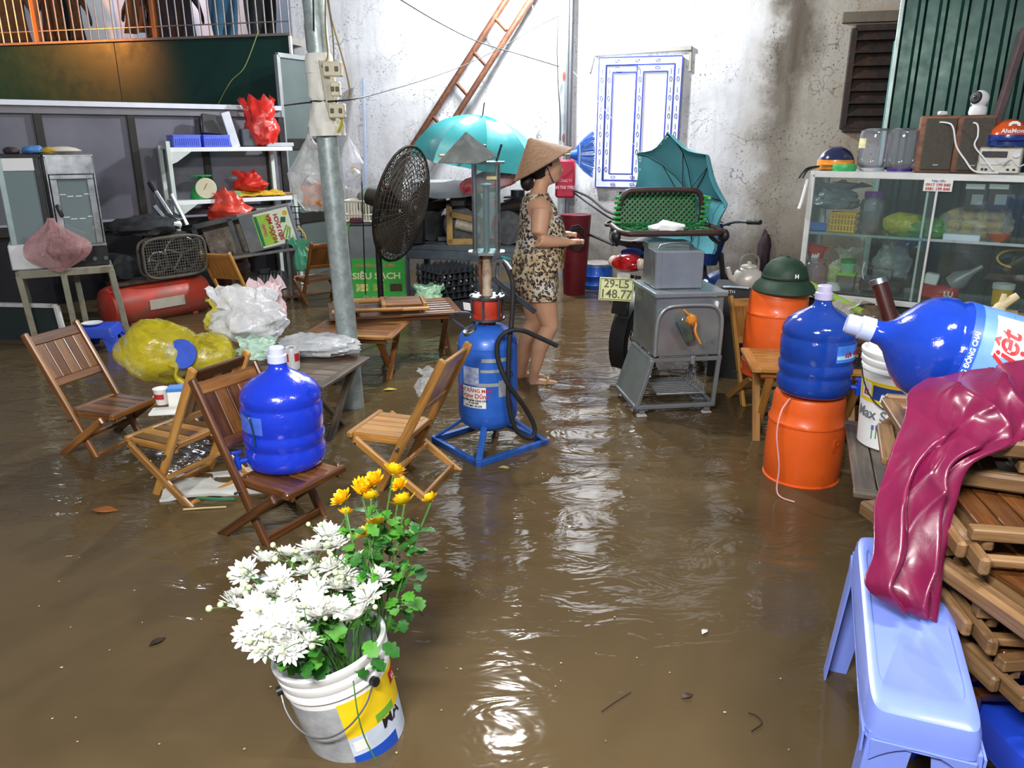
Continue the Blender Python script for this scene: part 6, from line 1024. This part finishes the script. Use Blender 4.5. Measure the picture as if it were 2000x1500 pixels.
ke=T('kettle','pale enamel kettle on the dark cupboard','kettle',(1.6,5.18,.642),R(10)); B().lathe([(0,0),(.085,0),(.1,.02),(.102,.06),(.085,.1),(.05,.125),(.045,.13)],28).o('pot',M('#c9c6bc',.35,.2,.1,8),ke); B().lathe([(0,.13),(.055,.128),(.05,.14),(.015,.15),(.014,.165),(0,.168)],24).o('lid',M('#c9c6bc',.35,.2,.1,8),ke); B().tube([(-.09,0,.04),(-.13,0,.07),(-.15,0,.13)],lambda t:.024-.01*t,10,4).o('spout',M('#c9c6bc',.35,.2,.1,8),ke); B().tube([(-.07,0,.11),(-.06,0,.19),(.0,0,.215),(.06,0,.19),(.07,0,.11)],.008,8,4).o('handle',M('#8a8780',.4,.3),ke)
tag(B().tube([(1.42,5.12,.648),(1.5,5.1,.65),(1.58,5.07,.648)],.007,6,3).o('toothbrush',M('#c4d4ea',.4)),'pale blue and red brush lying beside the kettle','brush')
# ---------- left background: appliance stand ----------
GRN=M('#8f8d7a',.55,.2,.15,9,.1,dirt='#6a5a44',dirta=.3); s0=W(33,522,6.0)*Vector((1,1,0)); s1=W(217,528,6.32)*Vector((1,1,0)); dd=s1-s0; sw=dd.length; sa=math.atan2(dd.y,dd.x); sz=W(118,532,6.16).z
sd=T('appliance_stand','rusty angle-iron stand carrying two display cases','stand',s0,sa)
for p,q in(((0,0,sz),(sw,0,sz)),((0,.38,sz),(sw,.38,sz)),((0,0,sz),(0,.38,sz)),((sw,0,sz),(sw,.38,sz))): beam('top_bar',GRN,sd,p,q,.04,.05)
for x,y in((0,0),(sw*.47,0),(sw,0),(.0,.38),(sw*.6,.38),(sw,.38)): beam('leg',GRN,sd,(x,y,sz),(x+(.04 if x<.1 else (.06 if x>sw*.9 else .02)),y,-.09),.045,.045,(1,0,0))
B().box((sw/2,.19,sz+.02),(sw,.38,.02),.003).o('top_board',M('#9a978c',.6,0,.15,7),sd,smooth=False)
def sp(x,y,z): return sd.matrix_basis@Vector((x,y,z))
z0=sz+.032; hw1=sw*.47
d1=T('display_fridge','narrow glass display fridge with a white header, left on the stand','display case',sp(hw1/2-.02,.06,z0),sa); hh=W(45,305,6.1).z-z0; CG=glass('case','#9fb4b6',.55,.06)
B().box((0,.2,.1),(hw1+.04,.4,.2),.01).o('white_base',WHITE,d1); 
for sx in(-1,1): B().beam((sx*(hw1/2-.03),.02,.2),(sx*(hw1/2-.03),.02,hh),.04,.035).o('post',BLACK if sx>0 else M('#9fb4b4',.4,.2),d1,smooth=False)
B().box((0,.02,.2+(hh-.3)/2),(hw1-.08,.008,hh-.3),.001).o('door_glass',CG,d1,smooth=False); B().box((0,.02,hh-.06),(hw1-.08,.03,.1),.004).o('lit_header',WHITE,d1,smooth=False); B().box((0,.21,hh),(hw1+.02,.42,.03),.004).o('roof',DARK,d1,smooth=False); B().box((0,.4,.2+(hh-.2)/2),(hw1-.02,.01,hh-.2),.002).o('back',M('#6f8486',.5,0,.1,4),d1,smooth=False)
for sx in(-1,1): B().box((sx*(hw1/2-.01),.22,.2+(hh-.2)/2),(.012,.36,hh-.2),.002).o('side_panel',M('#7f9294',.4,.2,.1,5),d1,smooth=False)
for k in range(2): B().box((0,.2,.2+(hh-.3)*(k+1)/3),(hw1-.08,.36,.008),.001).o('shelf',M('#8fa4a4',.3),d1,smooth=False)
hw2=sw*.53; 
d2=T('food_warmer','stainless food warmer with a glass door, right on the stand','display case',sp(hw1+hw2/2,.04,z0),sa); 
B().box((0,.2,.08),(hw2,.4,.16),.006).o('control_box',BLACK,d2,smooth=False); B().beam((-hw2/2,-.01,.17),(hw2/2,-.01,.17),.03,.02).o('ledge',STEEL,d2,smooth=False)
for x in(-.08,.0,.08): B().cyl((x+.07,-.005,.06),(x+.07,-.03,.06),.016,n=14).o('knob',STEELD,d2)
for sx in(-1,1): B().box((sx*(hw2/2-.045),.02,.18+(hh-.32)/2),(.05,.03,hh-.32),.004).o('door_stile',STEEL,d2,smooth=False)
B().box((0,.02,hh-.07),(hw2-.02,.04,.14),.004).o('top_panel',STEEL,d2,smooth=False); B().box((0,.0,hh-.16),(hw2-.04,.03,.035),.004).o('door_rail',STEEL,d2,smooth=False); B().box((0,.022,.18+(hh-.34)/2),(hw2-.12,.008,hh-.34),.001).o('door_glass',CG,d2,smooth=False); B().box((0,.4,hh/2+.08),(hw2-.02,.01,hh-.2),.002).o('back',M('#5f7073',.5,0,.1,4),d2,smooth=False); B().box((0,.21,hh),(hw2,.42,.02),.004).o('roof',STEEL,d2,smooth=False)
for sx in(-1,1): B().box((sx*(hw2/2-.008),.22,.16+(hh-.16)/2),(.012,.38,hh-.16),.002).o('side_panel',STEEL,d2,smooth=False)
for k in range(2):
    z=.2+(hh-.34)*(k+1)/3; B().box((0,.2,z),(hw2-.1,.34,.008),.001).o('shelf',M('#5a686a',.4,.3),d2,smooth=False)
    for x in(-.08,-.03,.03,.09): B().box((x,.015,z+.02-.015*(abs(x)<.05)),(.045,.004,.008),.001).o('price_strip',PAPER,d2,smooth=False)
B().box((-hw2/2+.05,-.02,.45),(.03,.04,.1),.01,rot=(0,R(-15),0)).o('door_handle',BLACK,d2)
pk=T('pink_plastic_bag','pink translucent plastic bag hanging from the food warmer door','plastic bag',sp(hw1+.0,-.07,sz+.02)); q=B()
V=[];F=[];n=30;k_=18
for i in range(k_+1):
    t=i/k_; pr=.02+.2*max(0,math.sin(PI*min(1,t*1.15)))**1.1 if t<.7 else .02+.2*max(0,math.sin(PI*.805)**1.1*max(0,1-(t-.7)/.3)**1.6)
    for j in range(n): a=2*PI*j/n; nz=1+.25*noise.noise(Vector((math.cos(a)*1.5,math.sin(a)*1.5,t*3)))+.12*math.sin(7*a); V.append((pr*1.15*nz*math.cos(a),pr*.5*nz*math.sin(a)-.04,.42*t))
for i in range(k_):
    for j in range(n): F.append((i*n+j,i*n+(j+1)%n,(i+1)*n+(j+1)%n,(i+1)*n+j))
q.add(V,F).o('bag_skin',film('#d9a4a4',.5),pk); B().blob((.03,-.02,.18),(.12,.05,.09),.2,2,7,20).o('dark_contents',M('#4a2f33',.7),pk)
zt_=z0+hh+.016
tag(B().lathe([(0,.0),(.06,.0),(.13,.012),(.14,.02),(.1,.04),(.05,.05),(0,.052)],28).o('flat_cap',M('#c9c2b4',.7,0,.1,9),loc=sp(hw1+.14,.15,zt_)),'pale cap lying on top of the food warmer','cap'); tag(B().blob((0,0,.025),(.08,.06,.035),.25,2,5,20,flat=-.7).o('blue_cloth',M('#4f86c4',.6,0,.2,12),loc=sp(hw1-.06,.12,zt_)),'blue cloth lying where the two display cases meet','cloth'); tag(B().blob((0,0,.02),(.06,.05,.03),.25,2,6,18,flat=-.7).o('yellow_cloth',M('#b89a3a',.6),loc=sp(hw1+.05,.08,zt_)),'yellow cloth lying between the blue cloth and the pale cap','cloth'); tag(B().blob((0,0,.02),(.06,.05,.03),.25,2,8,18,flat=-.7).o('dark_pouch',M('#3a2f30',.7),loc=sp(hw1-.2,.12,zt_)),'dark pouch lying on the display fridge','pouch')
lf=T('discarded_window','white window frame leaning at the far left edge','window',G(60,672)*Vector((1,1,0))+Vector((0,.1,-.08)),R(-6)); fzz=.38
for p,q in(((-.62,.0,fzz),(.22,.0,fzz)),((.22,0,fzz),(.27,-.02,0)),((-.62,0,fzz),(-.6,-.02,0))): beam('frame_bar',WHITED,lf,p,q,.03,.045,(0,1,0))
B().box((-.18,.012,.19),(.8,.006,.36),.001).o('pane',M('#2f3a3a',.15,0,.15,3),lf,smooth=False)
stool('small bright blue plastic stool behind the far left chair',(-3.27,5.95,-.08),R(10),.25,.25,.27,M('#2f4fc4',.4,0,.1,6)); tag(B().lathe([(0,0),(.05,0),(.075,.012),(.078,.016),(.05,.006),(0,.005)],24).o('white_plate',WHITE,loc=(-3.33,5.95,.192)),'white plate on the small blue stool','plate')
# compressor
ca,cc=Vector((-3.6,6.72,.13)),Vector((-3.05,7.45,.13)); dv=cc-ca; co=T('air_compressor','dusty red air compressor with a wire belt guard','compressor',ca*Vector((1,1,0))+Vector((0,0,-.08)),math.atan2(dv.y,dv.x)); CR=M('#c23420',.45,0,.15,6,.1,dirt='#6a5448',dirta=.9); cl_=dv.length; tz=.24
B().lathe([(0,-.06),(.1,-.045),(.17,-.01),(.19,.05),(.19,cl_-.05),(.17,cl_+.01),(.1,cl_+.045),(0,cl_+.06)],32,TR((0,0,tz),(0,PI/2,0))).o('tank',CR,co)
for x in(.15,cl_-.15):
    for s in(-1,1): B().beam((x,s*.1,tz-.14),(x,s*.16,0),.05,.02).o('foot',CR,co,smooth=False)
B().box((cl_/2,-.193,tz+.0),(.34,.004,.09),.001,rot=(R(-0),0,0)).o('data_plate',M('#a9a294',.6),co,smooth=False); B().box((cl_/2,0,tz+.2),(cl_*.86,.22,.03),.004).o('top_plate',M('#4a3a34',.6,.2,.2,9),co,smooth=False)
gd=M('#5f5a50',.6,.3,.2,9); q=B(); gx0,gx1,gz0,gz1=.3,cl_+.0,tz+.22,tz+.58
def gp(t): # rounded guard outline
    xm=(gx0+gx1)/2; hw=(gx1-gx0)/2; a=2*PI*t; return (xm+hw*math.copysign(abs(math.cos(a))**.45,math.cos(a)),(gz0+gz1)/2+(gz1-gz0)/2*math.copysign(abs(math.sin(a))**.45,math.sin(a)))
for y in(-.17,-.08): q.tube([(gp(t/40)[0],y,gp(t/40)[1]) for t in range(40)],.012,6,closed=True)
for k in range(26): x=gx0+(gx1-gx0)*(k+.5)/26; q.cyl((x,-.17,gz0+.01),(x,-.17,gz1-.01),.003,n=4); 
for k in range(14): z=gz0+(gz1-gz0)*(k+.5)/14; q.cyl((gx0+.01,-.17,z),(gx1-.01,-.17,z),.003,n=4)
q.o('belt_guard',gd,co)
for x,z,r in((gx0+.16,gz0+.14,.09),(gx1-.22,gz0+.19,.16)):
    q=B().tube([(x+r*math.cos(t*PI/14),-.12,z+r*math.sin(t*PI/14)) for t in range(28)],.016,8,closed=True); [q.cyl((x,-.12,z),(x+r*math.cos(a),-.12,z+r*math.sin(a)),.014,n=6) for a in(.3,1.56,2.8,4.1,5.3)]; q.o('pulley',STEELD,co)
B().cyl((.2,-.02,gz0+.12),(.2,.22,gz0+.12),.11,n=20).o('motor',DK,co); B().box((gx1-.22,.1,gz0+.2),(.2,.2,.36),.02).o('pump_head',DK,co)
for k in range(6): B().box((gx1-.22,.1,gz0+.12+.05*k),(.26,.26,.016),.003).o('cooling_fin',DK,co,smooth=False)
tag(B().blob((0,0,.07),(.28,.16,.1),.3,2.2,13,34,flat=-.6).o('black_jacket',M('#1c1d22',.75,0,.2,9,.3),loc=co.matrix_basis@Vector((cl_*.5,.02,gz1+.02)),rot=(0,0,R(40))),'black jacket thrown over the air compressor','jacket'); tag(B().box((0,0,.02),(.16,.1,.04),.01).o('white_pack',PAPER,loc=co.matrix_basis@Vector((cl_*.72,-.08,gz1+.1)),rot=(R(10),R(12),R(30))),'white packet on the black jacket','packet')
tu=T('steel_tubes','pair of chrome tubes with a clamp leaning over the compressor','tubes',co.matrix_basis@Vector((cl_*.8,0,gz1+.06)))
for a,c in(((.06,-.04,.0),(-.16,.02,.36)),((.1,.04,.02),(-.02,.06,.3)),((.0,-.08,.02),(-.14,-.05,.2))): B().cyl(a,c,.022,n=14).o('tube',STEEL,tu)
B().cyl((-.14,.01,.33),(-.19,.03,.41),.027,n=12).o('black_grip',BLACK,tu); B().box((.02,0,.1),(.12,.14,.03),.006,rot=(0,R(30),0)).o('clamp',STEELD,tu)
# shelf rack
ro=-.42; SH=T('shelf_rack','white slotted-angle shelf rack against the glazed partition','shelf',LW.o,LW.rz); xl=LW.l(338,370,ro).x; xr=LW.l(570,285,ro).x; zs=[LW.l(345,290,ro).z,LW.l(352,394,ro).z]; GW_=M('#c9d2cc',.45,.1,.08,7); dp_=.32
for x,y,zz in((xl,ro,zs[0]+.07),(xr-.12,ro+dp_,zs[0]),(xl,ro+dp_,zs[0]+.03),(xr-.02,ro,zs[1]+.02)): B().beam((x,y,-.08),(x,y,zz),.05,.04,(1,0,0)).o('post',GW_,SH,smooth=False)
for z in zs:
    B().box(((xl+xr)/2,ro+dp_/2,z),(xr-xl,dp_,.02),.003).o('shelf_board',GW_,SH,smooth=False); B().beam((xl,ro-.005,z-.012),(xr,ro-.005,z-.012),.012,.04).o('shelf_lip',WHITE,SH,smooth=False); B().prism([(0,0),(.2,0),(.05,-.1),(0,-.12)],.01,TR((xl+.02,ro-.012,z-.03),(PI/2,0,0))).o('bracket',GW_,SH,smooth=False)
xq=LW.l(500,400,ro).x; B().box(((xq+xr+.05)/2,ro+dp_/2,LW.l(540,408,ro).z),(xr+.05-xq,dp_,.03),.003).o('shelf_board',M('#9aa09e',.45,.2,.1,7),SH,smooth=False)
def sl(u,v,off=ro+.12): p=LW.l(u,v,off); return LW.w(p.x,p.y,p.z)
def sz_(u,z,off=ro+.14): p=LW.l(u,300,off); return LW.w(p.x,off,z)
TB_=M('#5a6ee0',.4,0,.1,8)
for u,lab in((362,'left'),(420,'right')):
    t=T('blue_tray','blue plastic tray on the rack top, the %s one'%lab,'tray',sz_(u,zs[0]+.012),LW.rz); q=B(); w_,d_=.26,.24
    B().box((0,0,.005),(w_,d_,.01),.002).o('tray_floor',TB_,t,smooth=False)
    for x,y,a,c in((0,-d_/2,w_,.01),(0,d_/2,w_,.01),(-w_/2,0,.01,d_),(w_/2,0,.01,d_)): B().box((x,y,.055),(a,c,.11),.002).o('tray_side',TB_,t,smooth=False)
    for k in range(12): B().box((-.11+.02*k,-d_/2-.006,.05),(.006,.006,.07),.001).o('tray_rib',M('#3a4fc0',.4),t,smooth=False)
    B().tube([(-w_/2,-d_/2,.11),(w_/2,-d_/2,.11),(w_/2,d_/2,.11),(-w_/2,d_/2,.11)],.01,6,closed=True).o('tray_rim',TB_,t)
tag(B().box((0,0,.1),(.3,.06,.2),.006).o('black_monitor',M('#1d1f23',.35,0,.1,7),loc=sz_(428,zs[0]+.13,ro+.22),rot=(R(-12),R(6),LW.rz)),'black flat box tilted behind the blue trays','box'); tag(B().box((0,0,.17),(.09,.03,.36),.004).o('styrofoam_board',M('#c9ccd4',.5),loc=sz_(462,zs[0]+.015,ro+.1),rot=(0,R(-13),LW.rz)),'tall white board leaning between trays and red bag','board'); tag(B().box((0,0,.09),(.16,.1,.18),.01).o('grey_meter',M('#4a4f56',.5,0,.2,9),loc=sz_(488,zs[0]+.015,ro+.14),rot=(0,0,LW.rz)),'dark grey case behind the white panel on the rack top','case')
bagthing('red_plastic_bag','tall bright red plastic bag on the right of the rack top','plastic bag',sz_(515,zs[0]+.012),film('#d8281a',.97),.5,.19,.14,71,neck=.8,flare=.0,amp=.22); tag(B().box((0,0,.02),(.3,.14,.04),.004).o('grey_ledger',M('#a9adb4',.5),loc=sz_(545,zs[0]+.012,ro+.1),rot=(0,0,LW.rz)),'grey flat ledger at the right end of the rack top','book')
sc=T('kitchen_scale','green kitchen scale with a round dial on the middle shelf','scale',sz_(385,zs[1]+.012,ro+.13),LW.rz-R(18)); SG_=M('#2f9a52',.4,0,.1,7); B().loft([((0,0,0),.12,.1,X_,Y_),((0,0,.02),.12,.1,X_,Y_),((0,0,.1),.1,.085,X_,Y_),((0,0,.16),.05,.05,X_,Y_),((0,0,.2),.03,.03,X_,Y_)],20).o('body',SG_,sc); B().lathe([(0,.2),(.02,.2),(.02,.225),(.115,.228),(.12,.236),(.115,.24),(0,.24)],28).o('pan',SG_,sc); B().lathe([(0,.015),(.1,.015),(.105,.005),(.105,-.02),(0,-.02)],30,TR((.05,-.095,.11),(PI/2,0,0))).o('dial',M('#d8d4b4',.4,0,.05,7),sc); B().box((.05,-.113,.13),(.006,.003,.07),.001,rot=(0,R(30),0)).o('needle',RED,sc)
bagthing('red_lying_bag','red plastic bag lying on a yellow cloth on the middle shelf','plastic bag',sz_(482,zs[1]+.07,ro+.1),film('#d22a1c',.97),.2,.2,.1,73,neck=.55,flare=.0,amp=.25); tag(B().sheet(lambda u,v:(-.3+.62*u,-.16+.3*v,.03+.05*abs(noise.noise(Vector((u*5,v*4,1))))-.1*max(0,.25-v)),24,12,.008).o('yellow_cloth',M('#c9a024',.7,0,.15,12,.2),loc=sz_(485,zs[1]+.02,ro+.15),rot=(0,0,LW.rz)),'mustard yellow cloth hanging over the middle shelf edge','cloth'); tag(B().box((0,0,.035),(.16,.08,.07),.006).o('green_white_box',M('#5aae7a',.5,0,.3,20),loc=sz_(445,zs[1]+.012,ro+.04),rot=(0,0,LW.rz)),'green and white box in front of the red lying bag','box')
tag(B().blob((0,0,.02),(.1,.06,.04),.3,3,3,20,flat=-.5).o('black_tools',M('#1f2124',.5,.2),loc=sz_(420,zs[1]+.012,ro+.06)),'small heap of black metal tools right of the scale','tools'); tag(B().cyl((-.12,0,.02),(.12,0,.02),.02,.014).o('brown_roll',M('#7a5a3a',.6),loc=sz_(550,zs[1]+.012,ro+.08),rot=(0,0,LW.rz+.2)),'brown roll at the right end of the middle shelf','roll')
bagthing('red_full_bag','large full red plastic bag under the middle shelf','plastic bag',sl(450,432,ro-.05)-Vector((0,0,.02)),film('#d8402c',.93),.34,.24,.17,75,neck=.6,flare=.0,amp=.22)
# juice press
jp=T('juice_press','tilted stainless sugar-cane press with a green sticker on a motor stand','juice press',W(490,500,7.75)*Vector((1,1,0))+Vector((0,0,-.08)),R(8)); zj=W(490,500,7.75).z+.08; mt=TR((0,.2,zj+.04),(0,R(-13),0))
B().box((.24,0,.17),(.52,.34,.38),.008).o('press_body',M('#7f868a',.35,.5,.12,5,.06),jp,mw=mt,smooth=False); 
for p,q in(((-.46,-.17,-.02),(-.02,-.17,-.02)),((-.46,-.17,.36),(-.02,-.17,.36)),((-.46,-.17,-.02),(-.46,-.17,.36)),((-.1,-.17,-.02),(-.1,-.17,.36))): B().beam(p,q,.02,.05,(0,0,1) if p[2]==q[2] else (1,0,0)).o('hopper_frame',STEELD,jp,mw=mt,smooth=False)
B().box((-.24,.12,.17),(.44,.02,.38),.003).o('hopper_back',M('#a09a8e',.5,.2,.3,9,dirt='#6a3f2a',dirta=.5),jp,mw=mt,smooth=False); B().box((-.24,0,.36),(.46,.34,.02),.003).o('hopper_lid',STEEL,jp,mw=mt,smooth=False); B().box((-.24,0,-.02),(.46,.34,.02),.003).o('hopper_floor',STEELD,jp,mw=mt,smooth=False)
stk_=B().box((.3,-.174,.17),(.34,.004,.34),.001).o('sticker',M('#e4efda',.5,0,.05,6),jp,mw=mt,smooth=False); B().box((.2,-.177,.17),(.16,.002,.3),.0005).o('green_half',M('#9fd04a',.5,0,.15,8),stk_,smooth=False); B().box((.145,-.179,.17),(.03,.002,.3),.0005).o('dark_green_strip',M('#1f7a5a',.5),stk_,smooth=False)
VT=rotm((0,-PI/2,0)); 
for s,x,t in(('NƯỚC MÍA',.275,.058),('SIÊU SẠCH',.345,.055),('Chuyên',.2,.04)): text(s,t,INKR if t>.05 else M('#d2607a',.5),stk_,TR((x,-.181,.17))@VT@STAND,off=.002)
for k in range(3): B().box((.425-.02*k,-.18,.08+.02*k),(.014,.002,.13),.0005,rot=(0,R(20+8*k),0)).o('cane_print',M('#7fae3a',.5),stk_,smooth=False)
B().lathe([(0,0),(.024,0),(.024,.002),(0,.002)],18,TR((.44,-.179,.29),(PI/2,0,0))).o('lemon_print',YEL,stk_); B().prism([(-.03,-.02),(.02,-.03),(.035,.02),(-.01,.03)],.002,TR((.4,-.18,.23),(PI/2,0,0))).o('leaf_print',M('#1f6a3a',.5),stk_,smooth=False)
for x in(-.2,.36):
    for y in(.04,.36): B().beam((x,y,0),(x,y,zj+.06+.1*(x>0)),.035,.035,(1,0,0)).o('stand_leg',STEELD,jp,smooth=False)
B().box((.1,.2,.12),(.7,.36,.03),.004).o('stand_shelf',WC,jp,smooth=False); B().box((.12,.2,zj+.02),(.66,.38,.03),.004,rot=(0,R(-7),0)).o('stand_top',STEEL,jp,smooth=False)
B().cyl((-.06,.16,.27),(.3,.16,.27),.095,n=22).o('motor',DK,jp)
for k in range(7): B().lathe([(.096,-.006),(.104,-.006),(.104,.006),(.096,.006)],22,TR((.06+.034*k,.16,.27),(0,PI/2,0))).o('motor_fin',M('#5a5f62',.5,.3),jp)
B().box((.1,.12,.38),(.1,.08,.06),.01).o('terminal_box',DK,jp); B().tube([(.5,-.1,zj+.3),(.56,-.1,zj+.2),(.55,-.1,zj+.1),(.6,-.1,zj+.04)],.009,6,4).o('yellow_cable',M('#b89a3a',.5),jp)
gr=T('grid_basket','black wire grid standing behind the juice press','grid',W(575,480,7.9))
for k in range(5): B().cyl((-.08+.04*k,0,0),(-.08+.04*k,0,.4),.005,n=5).o('grid_wire',BLACK,gr)
for k in range(7): B().cyl((-.1,0,.03+.06*k),(.1,0,.03+.06*k),.005,n=5).o('grid_wire',BLACK,gr)
gb=fc.matrix_basis@Vector((-.2,.06,.36)); bagthing('green_film_bag','green translucent plastic bag draped over the reddish chair back','plastic bag',W(590,530,7.72),film('#4fa884',.8),.32,.08,.06,81,neck=.6,flare=.3,amp=.25)
bd2=T('brown_barrel','brown barrel in the dark between compressor and juice press','barrel',(-2.95,8.1,-.08)); B().lathe([(0,0),(.15,0),(.17,.1),(.175,.25),(.17,.4),(.15,.5),(0,.5)],24).o('staves',M('#4a2f1c',.6,0,.25,9,.2),bd2)
for z in(.1,.38): B().lathe([(.172,z),(.178,z),(.178,z+.03),(.172,z+.03)],24).o('hoop',STEELD,bd2)
